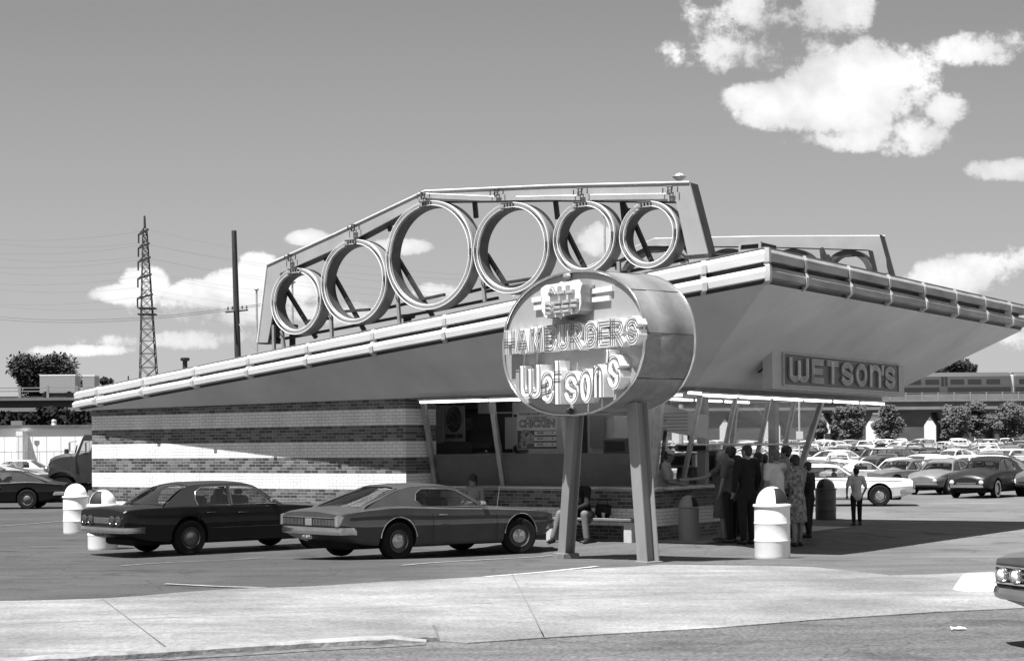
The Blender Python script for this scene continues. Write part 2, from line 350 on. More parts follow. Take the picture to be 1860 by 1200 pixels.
# apron slab
def densify(A, B):
    oa, ob = [], []
    for (a0, a1), (b0, b1) in zip(zip(A, A[1:]), zip(B, B[1:])):
        for t in range(4): oa.append(a0.lerp(a1, t / 4)); ob.append(b0.lerp(b1, t / 4))
    return oa + [A[-1]], ob + [B[-1]]
fr_d, bk_d = densify(front, back)
for q in bk_d: q.y += .30 * noise.noise(Vector((q.x * .9, 3.3, 0))) * (1 if abs(q.x) < 30 else 0)
ap = MB(); rows = []
for k, (f, q) in enumerate(zip(fr_d, bk_d)):
    low = k >= 20; zf = .112 if low else .154
    mid = f.lerp(q, .16)
    rows.append([(f.x, f.y, -.1), (f.x, f.y, zf - (0 if low else .012)), (f.x, f.y + .02, zf), (mid.x, mid.y, .156 if k < 16 or k > 20 else .15)] +
                [(f.lerp(q, t).x, f.lerp(q, t).y, .160) for t in (.4, .6, .8)] + [(q.x, q.y, gz(q.x, q.y) + .006 if q.y > 25.2 else .158), (q.x, q.y + .02, -.1)])
vs = []; fs = []; n_ = len(rows[0])
for rr in rows: vs += rr
for k in range(len(rows) - 1):
    for i in range(n_ - 1): fs.append((k * n_ + i, k * n_ + i + 1, (k + 1) * n_ + i + 1, (k + 1) * n_ + i))
ap.add(vs, fs); tag(ap.build('concrete_apron', conc_m, smooth=25), kind='structure')
# kerb stone with a crumbling edge (left of the driveway)
kb = MB(); pts = []
for k in range(31):
    t = k / 30; seg = [front[1], front[2], front[3], front[4]]
    s_ = t * 3; i = min(2, int(s_)); p = seg[i].lerp(seg[i + 1], s_ - i); pts.append(p)
rings = []
for k, p in enumerate(pts):
    w = .015 * noise.noise(Vector((k * .8, 0, 0))); h = .168 + .015 * noise.noise(Vector((k * .9, 4, 0)))
    if k > 27: h = .168 - (k - 27) * .015
    rings.append([(p.x, p.y - .08 + w, -.05), (p.x, p.y - .06 + w, h - .02), (p.x, p.y - .02, h), (p.x, p.y + .10, h), (p.x, p.y + .12, -.05)])
kb.loft(rings, True, True); tag(kb.build('kerb', mat('kerb_concrete', .26, .9, var=.45, scale=3, bump=.6)), 'crumbling concrete kerb along the road left of the driveway', 'kerb')
gut = MB(); gp = [(p.x, p.y - .10) for p in pts]
gut.loft([[(x, y, -.0+.106), (x, y - .22 - .10 * noise.noise(Vector((x, 9, 0))), .106)] for x, y in gp], False, False); tag(gut.build('gutter_dirt', mat('gutter_grit', .12, .95, var=.6, scale=9), smooth=0), kind='structure')
def drape(name, pxpts, w, m, off=.006, label=None, cat='road marking', kind='structure', group=None):
    P = [gnd(a, b) for a, b in pxpts]; Q = []
    for a, b in zip(P, P[1:]):
        n = max(1, int((b - a).length / .6))
        for i in range(n): Q.append(a.lerp(b, i / n))
    Q.append(P[-1]); e = MB(); L = offs([(p.x, p.y) for p in Q], w / 2); Rr = offs([(p.x, p.y) for p in Q], -w / 2)
    vs = []
    for (a, b) in zip(L, Rr):
        for q in (a, b):
            z = gz(*q) + off; vs.append((q[0], q[1], z))
    e.add(vs, [(2 * i, 2 * i + 1, 2 * i + 3, 2 * i + 2) for i in range(len(L) - 1)])
    o = e.build(name, m, smooth=0); tag(o, label, None, group, kind); return o
drape('parking_line', ((880, 1048), (980, 1040), (1085, 1029)), .10, line_m, .012)
drape('parking_line', ((730, 1027), (860, 1018), (1010, 1008)), .09, mat('faded_line_paint', .27, .8, var=.4, scale=6), .012)
drape('parking_line', ((300, 1061), (400, 1066), (482, 1068)), .10, mat('faded_line_paint', .27), .014)
drape('parking_line', ((220, 1028), (350, 1020), (480, 1013)), .07, mat('faded_line_paint2', .2, .8, var=.4, scale=6), .012)
drape('parking_line', ((-20, 957), (60, 951), (118, 946)), .10, mat('faded_line_paint2', .2), .014)
# expansion joints in the apron
jn = MB()
for (a, b) in (((185, 1088), (300, 1175)), ((1600, 1046), (1860, 1068)), ((-100, 1140), (560, 1112)), ((560, 1112), (1250, 1078)), ((930, 1043), (985, 1149))):
    P, Q = gnd(*a, .15), gnd(*b, .15); d = (Q - P).normalized(); nn = Vector((-d.y, d.x, 0)) * .007
    jn.add([tuple(P + nn + Vector((0, 0, .0162))), tuple(P - nn + Vector((0, 0, .0162))), tuple(Q - nn + Vector((0, 0, .0162))), tuple(Q + nn + Vector((0, 0, .0162)))], [(0, 1, 2, 3)])
tag(jn.build('joint_lines', mat('joint_tar', .17, .9), smooth=0), kind='structure')
# painted kerb end, wheel stop and litter on the right
wpaint = mat('white_paint', .80, .55, var=.06, scale=8, bump=.15)
def nose(c, L, Wd, H, rz, label, name='kerb_end', m=wpaint):
    b = MB(); rg = []
    for k in range(9):
        t = k / 8; x = -L / 2 + L * t; w = Wd / 2 * (1 - (1 - min(1, t * 3)) ** 2 * .5) * (1 if t < .9 else .8); h = H * (min(1, t * 2.5 + .25)) * (1 if t < .95 else .9)
        rg.append([(x, -w, -.05), (x, -w * .93, h * .75), (x, -w * .7, h), (x, w * .7, h), (x, w * .93, h * .75), (x, w, -.05)])
    b.loft(rg); o = b.build(name, m, smooth=40); o.location = c; o.rotation_euler = (0, 0, rz); tag(o, label, 'kerb'); return o
pp = gnd(1765, 1092, .02); nose((pp.x + .12, pp.y + .1, .08), .62, .50, .27, R(4), 'broad white painted kerb end in the driveway in front of the car bumper')
lit = MB(); pp = gnd(1738, 1142, .11); rg = []
for k in range(6):
    rg.append([(pp.x - .06 + .03 * k, pp.y - .03 + .012 * math.sin(k * 2), .112 + .012 * abs(math.sin(k * 1.3))), (pp.x - .06 + .03 * k, pp.y + .035, .12 + .016 * abs(math.cos(k)))])
lit.loft(rg, False, False); tag(lit.build('paper_scrap', wpaint), 'crumpled white paper scrap lying on the road', 'litter')
# ================================================================== hamburger stand
RB = math.atan2(-0.5635, 0.826)
def UVW(u, v, z=0): return US * u + VS * v + Vector((0, 0, z))
def bthing(name, label, cat, u, v, z, group=None):
    return thing(name, label, cat, UVW(u, v, z), RB, group), Matrix.Translation((-u, -v, -z))
# brick: bands of white and dark brick by height
def brick_mat(name, front):
    m, nt, p = newmat(name); L = nt.links
    tcn = nt.nodes.new('ShaderNodeTexCoord'); sp = nt.nodes.new('ShaderNodeSeparateXYZ'); L.new(tcn.outputs['Object'], sp.inputs[0])
    cb = nt.nodes.new('ShaderNodeCombineXYZ'); L.new(sp.outputs[1 if front else 0], cb.inputs[0]); 
    zz = nt.nodes.new('ShaderNodeMath'); zz.operation = 'SUBTRACT'; zz.inputs[1].default_value = 0.07; L.new(sp.outputs[2], zz.inputs[0]); L.new(zz.outputs[0], cb.inputs[1])
    def bt(c1, c2, mo, bias, ms):
        b = nt.nodes.new('ShaderNodeTexBrick'); b.inputs['Color1'].default_value = gcol(c1); b.inputs['Color2'].default_value = gcol(c2); b.inputs['Mortar'].default_value = gcol(mo)
        b.inputs['Scale'].default_value = 1.0; b.inputs['Brick Width'].default_value = .205; b.inputs['Row Height'].default_value = .068; b.inputs['Mortar Size'].default_value = ms; b.inputs['Bias'].default_value = bias; b.inputs['Mortar Smooth'].default_value = .2
        L.new(cb.outputs[0], b.inputs['Vector']); return b
    dk = bt(.05, .24, .34, -.2, .005); wh = bt(.82, .90, .30, 0, .0045)
    md = nt.nodes.new('ShaderNodeMath'); md.operation = 'FRACT'; dv = nt.nodes.new('ShaderNodeMath'); dv.operation = 'DIVIDE'; dv.inputs[1].default_value = .68; L.new(zz.outputs[0], dv.inputs[0]); L.new(dv.outputs[0], md.inputs[0])
    gt = nt.nodes.new('ShaderNodeMath'); gt.operation = 'GREATER_THAN'; gt.inputs[1].default_value = .5; L.new(md.outputs[0], gt.inputs[0])
    lt = nt.nodes.new('ShaderNodeMath'); lt.operation = 'LESS_THAN'; lt.inputs[1].default_value = 2.82; L.new(sp.outputs[2], lt.inputs[0])
    ml = nt.nodes.new('ShaderNodeMath'); ml.operation = 'MULTIPLY'; L.new(gt.outputs[0], ml.inputs[0]); L.new(lt.outputs[0], ml.inputs[1])
    mx = nt.nodes.new('ShaderNodeMix'); mx.data_type = 'RGBA'; L.new(ml.outputs[0], mx.inputs[0]); L.new(dk.outputs[0], mx.inputs[6]); L.new(wh.outputs[0], mx.inputs[7])
    # grime: streaks and blotches that belong to the wall
    mp = nt.nodes.new('ShaderNodeMapping'); mp.inputs['Scale'].default_value = (1.5, .35, 1); L.new(cb.outputs[0], mp.inputs[0])
    nz = nt.nodes.new('ShaderNodeTexNoise'); nz.inputs['Scale'].default_value = 1.6; nz.inputs['Detail'].default_value = 7; L.new(mp.outputs[0], nz.inputs[0])
    r = nt.nodes.new('ShaderNodeMapRange'); r.inputs[1].default_value = .3; r.inputs[2].default_value = .62; r.inputs[3].default_value = .86; r.inputs[4].default_value = 1.04; L.new(nz.outputs[0], r.inputs[0])
    vm = nt.nodes.new('ShaderNodeVectorMath'); vm.operation = 'SCALE'; L.new(mx.outputs[2], vm.inputs[0]); L.new(r.outputs[0], vm.inputs['Scale']); L.new(vm.outputs[0], p.inputs['Base Color'])
    p.inputs['Roughness'].default_value = .5
    b = nt.nodes.new('ShaderNodeBump'); b.inputs['Strength'].default_value = .5; b.inputs['Distance'].default_value = .006; b.invert = True
    am = nt.nodes.new('ShaderNodeMath'); am.operation = 'MAXIMUM'; L.new(dk.outputs[1], am.inputs[0]); L.new(wh.outputs[1], am.inputs[1]); L.new(am.outputs[0], b.inputs['Height']); L.new(b.outputs[0], p.inputs['Normal'])
    return m
brick_s, brick_f = brick_mat('banded_brick_side', False), brick_mat('banded_brick_front', True)
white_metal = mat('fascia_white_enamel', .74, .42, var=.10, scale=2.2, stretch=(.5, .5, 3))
fascia_old_shaded = mat('fascia_weathered_shaded_enamel', .30, .5, var=.4, scale=1.6, stretch=(.6, .6, 4))  # stained front enamel, also darkened in colour because it faces away from the sun
fascia_gap = mat('fascia_groove_shade', .06, .6, var=.3)  # groove tone, also paints the shadow line under the lower band
soff = mat('soffit_paint', .62, .5, var=.14, scale=.6, bump=.12, bscale=3)
alu = mat('aluminium', .45, .4, metal=.55, var=.2, scale=6)
darkm = mat('dark_recess', .02, .8)
roofm = mat('roof_felt', .12, .9, var=.3, scale=2, bump=.3)
steel = mat('galvanised_sheet', .50, .42, metal=.35, var=.22, scale=2.5, bump=.05)
struct_steel = mat('painted_black_steel', .035, .6, var=.4, scale=4)
GL = glassmat('shop_glass', .93, .05, .015)
U0, V0 = -23.0, 31.0
stand, T = bthing('hamburger_stand', 'flat wedge roofed hamburger stand with striped brick wall, slanted glass front and long soaring canopy', 'restaurant', U0, V0, 0)
ZB0, ZB1, ZC0, ZC1 = 2.935, 3.385, 4.705, 5.295
Bp, Cp, Fp, Dp = (-30.98, 26.85), (-12.09, 25.4), (-12.09, 39.6), (-30.98, 37.6)
LB, LC, LF, LD = (-30.7, 27.02), (-14.33, 27.02), (-14.33, 36.2), (-30.7, 36.4)
ZL = 3.05
UWc, VW = -21.1, 27.0          # corner of the brick wall, its plane
VG = 27.75; UG = -15.57; VG2 = 34.6; ZCT = 1.17      # glass and counter line, counter height
# brick rear block
w = MB(); w.bx(-30.72, UWc, VW, VW + .35, -.1, 3.02, T=T); w.build('brick_wall', brick_s, stand, smooth=0)
w = MB(); w.bx(UWc - .3, UWc, VW + .353, VG + .3, -.1, 3.02, T=T); w.build('brick_return', brick_f, stand, smooth=0)
w = MB(); w.bx(-30.72, -30.4, VW + .353, 36.2, -.1, 2.96, T=T); w.bx(-30.397, UWc, 35.9, 36.2, -.1, 2.96, T=T); w.build('rear_wall', brick_f, stand, smooth=0)
# interior partition and floor of the shop
w = MB(); w.bx(-30.3, -14.4, VW + .5, 34.5, .125, .14, T=T); w.build('shop_floor', mat('shop_floor_tile', .25, .5, var=.1), stand, smooth=0)
w = MB(); w.bx(UWc, -17.6, 29.6, 29.75, .14, 3.0, T=T); w.bx(-17.75, -17.6, 29.753, 31.4, .14, 3.0, T=T); w.build('kitchen_partition', mat('partition_panel', .6, .5, var=.12, scale=1.5), stand, smooth=0)
# low brick walls under the glass
w = MB(); w.bx(-21.09, UG, VG, VG + .22, .1, ZCT - .06, T=T); w.build('low_brick_wall', brick_s, stand, smooth=0)
w = MB(); w.bx(UG - .22, UG + .003, VG + .22, 30.5, .1, ZCT - .06, T=T); w.build('low_brick_wall', brick_f, stand, smooth=0); w = MB(); w.bx(UG - .22, UG + .003, 33.9, VG2, .1, ZCT - .06, T=T); w.build('low_brick_wall', brick_f, stand, smooth=0)
w = MB(); w.bx(-21.09, UG, VG2 - .2, VG2, .1, ZCT - .06, T=T); w.build('low_brick_wall', brick_s, stand, smooth=0)
w = MB(); w.bx(UG - .20, UG - .01, 30.503, 33.897, .1, ZCT - .06, T=T); w.build('counter_front', mat('counter_dark_panel', .05, .5, var=.3), stand, smooth=0)
w = MB(); w.rbx(-21.09, UG + .03, VG - .04, VG + .26, ZCT - .06, ZCT, .015, T=T); w.rbx(UG - .45, UG + .26, VG + .263, VG2, ZCT - .062, ZCT + .002, .015, T=T); w.rbx(-21.09, UG - .453, VG2 - .25, VG2 + .04, ZCT - .06, ZCT, .015, T=T)
w.build('counter_ledge', mat('stainless_ledge', .55, .35, metal=.6, var=.15, scale=3), stand)
CANT = .45
def pane_pt(side, a, z):      # canted glass: leans outward above the ledge
    k = (z - ZCT) / (ZL - ZCT) * CANT
    if side == 's': return (a, VG + .1 - k, z)
    if side == 'f': return (UG - .1 + k, a, z)
    return (a, VG2 - .1 + k, z)
def mull(side, a, nm='mullion', w=.05, d=.07, zb=ZCT, zt=ZL):
    m = MB(); rg = []
    for z in (zb, zt):
        p = pane_pt(side, a, z)
        if side == 'f': rg.append([(p[0] - d, p[1] - w, z), (p[0] + .02, p[1] - w, z), (p[0] + .02, p[1] + w, z), (p[0] - d, p[1] + w, z)])
        else:
            s = 1 if side == 's' else -1
            rg.append([(p[0] - w, p[1] + s * d, z), (p[0] - w, p[1] - s * .02, z), (p[0] + w, p[1] - s * .02, z), (p[0] + w, p[1] + s * d, z)])
    m.loft(rg, T=T); m.build(nm, alu, stand)
sm = [-20.18, -18.45, UG - .12]
def corner_mull(vc, s):
    m = MB(); rg = []
    for z in (ZCT, ZL):
        k = (z - ZCT) / (ZL - ZCT) * CANT; u, v = UG - .1 + k, vc - s * k
        rg.append([(u - .07, v - .07, z), (u + .05, v - .07, z), (u + .05, v + .05, z), (u - .07, v + .07, z)])
    m.loft(rg, T=T); m.build('mullion', alu, stand)
for a in (-20.98, -19.23, -17.55): mull('s', a); 
for a in (-20.98, -19.2, -17.4): mull('b', a)
corner_mull(VG + .1, 1); corner_mull(VG2 - .1, -1)
FM = [VG + .16, 29.05, 30.6, 32.2, 33.5, VG2 - .16]
for a in FM[1:-1]: mull('f', a, w=.035)
def pane(side, a0, a1, z0, z1, nm, m, off=0.0, k0=0, k1=0):
    g = MB(); q = []
    for a, z, kk in ((a0, z0, 0), (a1, z0, 0), (a1, z1, k1), (a0, z1, k0)):
        p = list(pane_pt(side, a + kk, z)); q.append(p)
    n = (0, -.008, -.003) if side == 's' else (.008, 0, -.003) if side == 'f' else (0, .008, -.003)
    if off: q = [[p[0] + (off if side == 'f' else 0), p[1] + (-off if side == 's' else 0), p[2]] for p in q]
    g.loft([[tuple(p) for p in q], [(p[0] + n[0], p[1] + n[1], p[2] + n[2]) for p in q]], T=T); g.build(nm, m, stand, smooth=0)
for a0, a1, k in ((-20.92, -19.29, 0), (-19.17, -17.61, 0), (-17.49, UG - .18, CANT)): pane('s', a0, a1, ZCT + .01, ZL - .02, 'window_pane', GL, 0, 0, k)
for a0, a1, k in ((-20.92, -19.26, 0), (-19.14, -17.46, 0), (-17.34, UG - .18, CANT)): pane('b', a0, a1, ZCT + .01, ZL - .02, 'window_pane', GL, 0, 0, k)
dz = (2.05 - ZCT) / (ZL - ZCT)
for i in range(5):
    a0, a1 = FM[i] + .05, FM[i + 1] - .05
    z0 = ZCT + .01 if i in (0,) else 2.02
    pane('f', a0, a1, z0, ZL - .02, 'window_pane', GL, 0, -CANT if i == 0 else 0, CANT if i == 4 else 0)
m = MB(); m.rbx(UG + .09, UG + .16, FM[1], VG2 - .2, 1.97, 2.02, .01, T=T); m.build('transom_bar', alu, stand)
# opaque lower panels behind the side glass
for a0, a1 in ((-20.90, -19.31), (-19.15, -17.63), (-17.47, UG - .25)):
    g = MB(); q = [pane_pt('s', a0, ZCT + .01), pane_pt('s', a1, ZCT + .01), pane_pt('s', a1, 1.83), pane_pt('s', a0, 1.83)]
    g.loft([[(p[0], p[1] + .05, p[2]) for p in q], [(p[0], p[1] + .09, p[2]) for p in q]], T=T); g.build('lower_panel', mat('grey_backing_panel', .17, .45, var=.12, scale=2), stand, smooth=0)
# columns
for (u, v, ww) in ((-15.9, 30.35, .09), (-15.9, 33.75, .09), (-19.5, 33.2, .06)):
    c = MB(); c.bx(u - ww, u + ww, v - ww, v + ww, .14, ZL, T=T); c.build('column', mat('column_grey', .3, .5), stand, smooth=0)
# ceiling and soffits
cl = MB(); cl.bx(-30.6, LC[0] - .02, VW + .37, LF[1] - .1, ZL + .0, ZL + .04, T=T); cl.build('ceiling', mat('ceiling_paint', .6, .5, var=.05), stand, smooth=0)
s_ = MB()
def q4(a, b, c, d, t=.03):
    s_.loft([[a, b, c, d], [tuple(Vector(p) + Vector((0, 0, t))) for p in (a, b, c, d)]], T=T)
B0, C0, F0, D0 = (*Bp, ZB0), (*Cp, ZC0), (*Fp, ZC0), (*Dp, ZB0)
lB, lC, lF, lD = (*LB, ZB0 + .0), (*LC, ZL), (*LF, ZL), (*LD, ZB0)
lBm = (UWc + .5, LC[1], ZL - .0)
s_.add([B0, C0, F0, D0, lB, lC, lF, lD], [(0, 1, 5, 4), (1, 2, 6, 5), (2, 3, 7, 6), (3, 0, 4, 7)], T=T)
s_.build('soffit', soff, stand, smooth=0, fix=False)
rt = MB()
def top(p, z): return (p[0], p[1], z)
rt.add([top(Bp, ZB1 - .03), top(Cp, ZC1 - .03), top(Fp, ZC1 - .03), top(Dp, ZB1 - .03)], [(0, 1, 2, 3)], T=T)
rt.build('roof', roofm, stand, smooth=0)
# trim line where the soffit meets wall and glass head
tr = MB(); tr.bx(-21.0, LC[0] + .03, LC[1] - .03, LC[1] + .03, ZL - .075, ZL - .004, T=T); tr.bx(LC[0] - .03, LC[0] + .03, LC[1] + .033, LF[1], ZL - .075, ZL - .004, T=T); tr.build('head_trim', mat('trim_grey', .16, .5), stand, smooth=0)
# fascia: two bulging enamel bands with a dark groove, swept round the roof edge
PR = [(0, 1.0, 0), (.05, .985, 0), (.10, .87, 0), (.085, .635, 0), (-.06, .625, 1), (-.06, .485, 1), (.085, .475, 0), (.13, .34, 0), (.115, .15, 0), (.01, .12, 1), (-.03, .0, 1)]
path = [(Bp, ZB0, ZB1), (Cp, ZC0, ZC1), (Fp, ZC0, ZC1), (Dp, ZB0, ZB1)]
def fascia_pt(i, d, f):
    P = [Vector(p[0]) for p in path]; K = 4; a = (P[i] - P[i - 1]).normalized(); b = (P[(i + 1) % K] - P[i]).normalized()
    na, nb = Vector((a.y, -a.x)), Vector((b.y, -b.x)); mm = (na + nb).normalized(); k = 1 / max(.4, mm.dot(na)); q = P[i] + mm * d * k
    return Vector((q.x, q.y, path[i][1] + (path[i][2] - path[i][1]) * f))
def fascia_side(i, j, nm):
    n = 30; rings = []
    for k in range(n + 1):
        t = k / n; w1 = .008 * noise.noise(Vector((k * .7, i * 5.0, 0)))
        rings.append([tuple(fascia_pt(i, d, f).lerp(fascia_pt(j, d, f), t) + Vector((0, 0, w1))) for d, f, _ in PR])
    fm = MB(); vs = [p for r in rings for p in r]; m_ = len(PR)
    for k in range(n):
        for q in range(m_ - 1): fm.f.append((k * m_ + q, k * m_ + q + 1, (k + 1) * m_ + q + 1, (k + 1) * m_ + q)); fm.m.append(1 if PR[q][2] and PR[q + 1][2] else 0)
    fm.v = [tuple(T @ Vector(p)) for p in vs]
    return fm.build(nm, [white_metal if i != 1 else fascia_old_shaded, fascia_gap], stand, smooth=30, fix=False)
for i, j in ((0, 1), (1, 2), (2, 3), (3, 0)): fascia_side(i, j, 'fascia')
def strap(i, j, t, w=.045):
    a, b = fascia_pt(i, 0, 0), fascia_pt(j, 0, 0); L = (b - a).length; dt = w / L; mb = MB(); rings = []
    for tt in (t - dt, t + dt):
        pr = [fascia_pt(i, d + .014, f).lerp(fascia_pt(j, d + .014, f), tt) for d, f in ((-.03, 1.02), (.05, 1.02), (.105, .87), (.10, .62), (.07, .55), (.10, .49), (.145, .34), (.13, .10), (.0, -.04), (-.03, -.03))]
        rings.append([tuple(p) for p in pr])
    mb.loft(rings, T=T); mb.build('fascia_strap', mat('strap_grey_white', .5, .5, var=.15), stand, smooth=20)
for t in (.046, .136, .230, .324, .4195, .519, .6205, .722, .827, .9335): strap(0, 1, t)
for t in (.106, .244, .382, .517, .651, .785, .9135): strap(1, 2, t)
cc = MB(); 
for i in (1,):
    pr = [fascia_pt(i, d, f) for d, f in ((.02, 1.03), (.13, 1.0), (.135, .6), (.09, .55), (.15, .5), (.165, .3), (.14, .05), (.0, -.04))]
    a = UVW(1, 0, 0); rings = [[tuple(p + Vector((-.10, 0, 0)) + Vector((0, .03, 0))) for p in pr], [tuple(p) for p in pr], [tuple(p + Vector((0.0, .12, 0)) + Vector((-.02, 0, 0))) for p in pr]]
    cc.loft(rings, False, False, T=T)
cc.build('corner_cap', mat('strap_grey_white', .5), stand, smooth=20, fix=False)
for i, j in ((0, 1), (1, 2)):
    ed = MB(); a, b = fascia_pt(i, .02, 1.02), fascia_pt(j, .02, 1.02); ed.tube([tuple(a), tuple(b)], .022, 6, T=T); ed.build('roof_edge_bead', mat('edge_bead_dark', .10, .5), stand)
# small louvre in the soffit, box behind the sign
def lamp_tube(u0, u1, v0, v1, z, nm='tube_light'):
    o, T2 = bthing('tube_light', 'x', 'light', (u0 + u1) / 2, (v0 + v1) / 2, z); m = MB(); n = MB()
    d = Vector((u1 - u0, v1 - v0, 0)); L = d.length; d.normalize(); s = Vector((-d.y, d.x, 0)) * .05
    a, b = Vector((u0, v0, z)), Vector((u1, v1, z))
    s = s * .6; m.loft([[tuple(a + s), tuple(a - s), tuple(a - s - Vector((0, 0, .03))), tuple(a + s - Vector((0, 0, .03)))], [tuple(b + s), tuple(b - s), tuple(b - s - Vector((0, 0, .03))), tuple(b + s - Vector((0, 0, .03)))]], T=T2)
    m.build('housing', alu, o, smooth=0)
    n.tube([tuple(a + d * .04 - Vector((0, 0, .055))), tuple(b - d * .04 - Vector((0, 0, .055)))], .026, 10, T=T2); n.build('tube', tube_m, o)
    return o
tube_m = mat('lit_tube', .9, .4, emit=2.0, var=.01)
TL = []
zt = ZL - .085
for k, (a, b) in enumerate(((-20.7, -19.1), (-18.95, -17.4), (-17.25, -15.95), (-15.8, -14.5))): TL.append(lamp_tube(a, b, 26.93, 26.93, zt))
for k in range(6): TL.append(lamp_tube(LC[0] + .06, LC[0] + .06, 27.25 + k * 1.52, 28.65 + k * 1.52, zt + .0))
for k in range(4): TL.append(lamp_tube(LC[0] - .45, LC[0] - .45, 27.6 + k * 1.52, 29.0 + k * 1.52, ZL - .02))
for k in range(5): TL.append(lamp_tube(-17.0, -17.0, 27.9 + k * 1.4, 29.2 + k * 1.4, ZL - .02))
for k in range(2): TL.append(lamp_tube(-20.4 + k * 1.7, -19.1 + k * 1.7, 28.7, 28.7, ZL - .02))  # unseen tubes added to brighten the kitchen partition
ords = ['first', 'second', 'third', 'fourth', 'fifth', 'sixth']
for k, o in enumerate(TL):
    grp = 'fluorescent tubes under the canopy'
    if k < 4: l = f'lit tube at the head of the side glass, {ords[k]} from the brick wall'
    elif k < 10: l = f'lit tube under the front canopy edge, {ords[k-4]} from the near corner'
    elif k < 14: l = f'lit tube in the inner canopy row, {ords[k-10]} from the near corner'
    elif k < 19: l = f'lit tube on the shop ceiling, {ords[k-14]} from the side glass'
    else: l = f'added fill tube on the ceiling above the kitchen, {ords[k-19]} from the brick wall'
    tag(o, l, 'light', grp)
# ---- framed WETSON'S panel hung on the canopy front
def arc(cx, cy, rx, ry, a0, a1, n=9): return [(cx + rx * math.cos(R(a0 + (a1 - a0) * i / (n - 1))), cy + ry * math.sin(R(a0 + (a1 - a0) * i / (n - 1)))) for i in range(n)]
GLY = {
 'H': (.62, [[(0, 0), (0, 1)], [(.62, 0), (.62, 1)], [(.0, .5), (.62, .5)]]),
 'A': (.62, [[(0, 0), (.1, .45), (.24, .97), (.38, .97), (.52, .45), (.62, 0)], [(.12, .33), (.5, .33)]]),
 'M': (.78, [[(0, 0), (.07, 1), (.16, 1), (.39, .35), (.62, 1), (.71, 1), (.78, 0)]]),
 'B': (.58, [[(0, 0), (0, 1)], [(0, 1)] + arc(.3, .76, .26, .24, 90, -90) + [(0, .52)], [(0, .52)] + arc(.32, .26, .26, .26, 90, -90) + [(0, 0)]]),
 'U': (.58, [[(0, 1), (0, .3)] + arc(.29, .29, .29, .29, 180, 360, 11) + [(.58, .3), (.58, 1)]]),
 'R': (.60, [[(0, 0), (0, 1)], [(0, 1)] + arc(.3, .74, .28, .26, 90, -90) + [(0, .48)], [(.26, .48), (.6, 0)]]),
 'G': (.60, [arc(.3, .70, .30, .30, 25, 180, 9) + arc(.3, .30, .30, .30, 180, 360, 11) + [(.6, .46), (.34, .46)]]),
 'E': (.52, [[(.52, 1), (0, 1), (0, 0), (.52, 0)], [(0, .5), (.46, .5)]]),
 'S': (.58, [arc(.29, .73, .28, .27, 20, 210, 10) + [(.2, .52), (.42, .42)] + arc(.29, .27, .29, .27, 25, -160, 10)]),
 'W': (.80, [[(0, 1), (0, .28)] + arc(.2, .22, .2, .22, 180, 360, 9) + [(.4, .85)], [(.4, .85), (.4, .28)] + arc(.6, .22, .2, .22, 180, 360, 9) + [(.8, .3), (.8, 1)]]),
 'T': (.56, [[(0, 1), (.56, 1)], [(.28, 1), (.28, 0)]]),
 'O': (.60, [arc(.3, .5, .3, .5, 90, 450, 25)]),
 'N': (.56, [[(0, 0), (0, 1)], [(0, .66)] + arc(.28, .70, .28, .30, 180, 0, 11) + [(.56, .6), (.56, 0)]]),
 "'": (.12, [[(.06, 1.05), (.0, .72)]]),
 'e': (.60, [[(.02, .45), (.50, .52)] + arc(.3, .66, .28, .34, 0, 180, 11) + arc(.3, .32, .30, .32, 180, 335, 11)]),
 't': (.50, [[(.22, 0), (.22, 1.0)], [(0, .70), (.48, .70)]]),
 'L': (.5, [[(0, 1), (0, 0), (.5, 0)]]), 'F': (.5, [[(0, 0), (0, 1), (.5, 1)], [(0, .52), (.42, .52)]]),
}
def letter(ch, x0, y0, x1, y1, fn, sw, depth, mats, parent, neon=((-.5, 0), (.5, 0)), nr=.009, name='letter', double_end=True, base=0.0):
    w_, st = GLY[ch]; sx_ = (x1 - x0 - sw) / max(.01, w_); sy_ = (y1 - y0 - sw)
    if ch == "'": sx_ = (x1 - x0) * 2
    body = MB(); tb = MB(); k = 0
    for s in st:
        P = [(x0 + sw / 2 + p[0] * sx_, y0 + sw / 2 + p[1] * sy_) for p in s]
        closed = ch == 'O'
        if closed: P = P[:-1]
        else:
            a, b = Vector(P[0]), Vector(P[1]); d = (a - b).normalized() * sw * .42; P[0] = tuple(a + d)
            a, b = Vector(P[-1]), Vector(P[-2]); d = (a - b).normalized() * sw * .42; P[-1] = tuple(a + d)
        k += 1; body.ribbon(P, sw, fn, base + .0, base + depth - .002 * k, closed=closed)
        for q, dd in neon:
            O = offs(P, sw * q, closed); zt_ = base + depth + nr * 1.6 + dd + .002 * k
            tb.tube([fn(*o, zt_) for o in O], nr, 5, closed=closed)
    if isinstance(mats[0], tuple):
        nP = 0; body.m = []
        for s in st:
            n_ = len(s) - (1 if ch == 'O' else 0); segs = n_ if ch == 'O' else n_ - 1
            body.m += [1 if i_ == 1 else 0 for _ in range(segs) for i_ in range(4)] + ([] if ch == 'O' else [0, 0])
        o = body.build(name, list(mats[0]), parent, smooth=30)
    else: o = body.build(name, mats[0], parent, smooth=30)
    t = tb.build('neon_tube', mats[1], o, smooth=60); return o
chan = mat('channel_letter_white', .84, .35, var=.05, scale=12); neonm = mat('neon_glass', .92, .12, var=.02, spec=.9); neon_dk = mat('neon_grey_glass', .62, .15, var=.1)
PU, PV0, PV1, PZ0, PZ1 = -13.4, 28.41, 35.24, 3.04, 3.755
panel, TP = bthing('hanging_sign', "long framed panel sign with double neon letters under the front of the canopy", 'sign', PU, 31.8, PZ0)
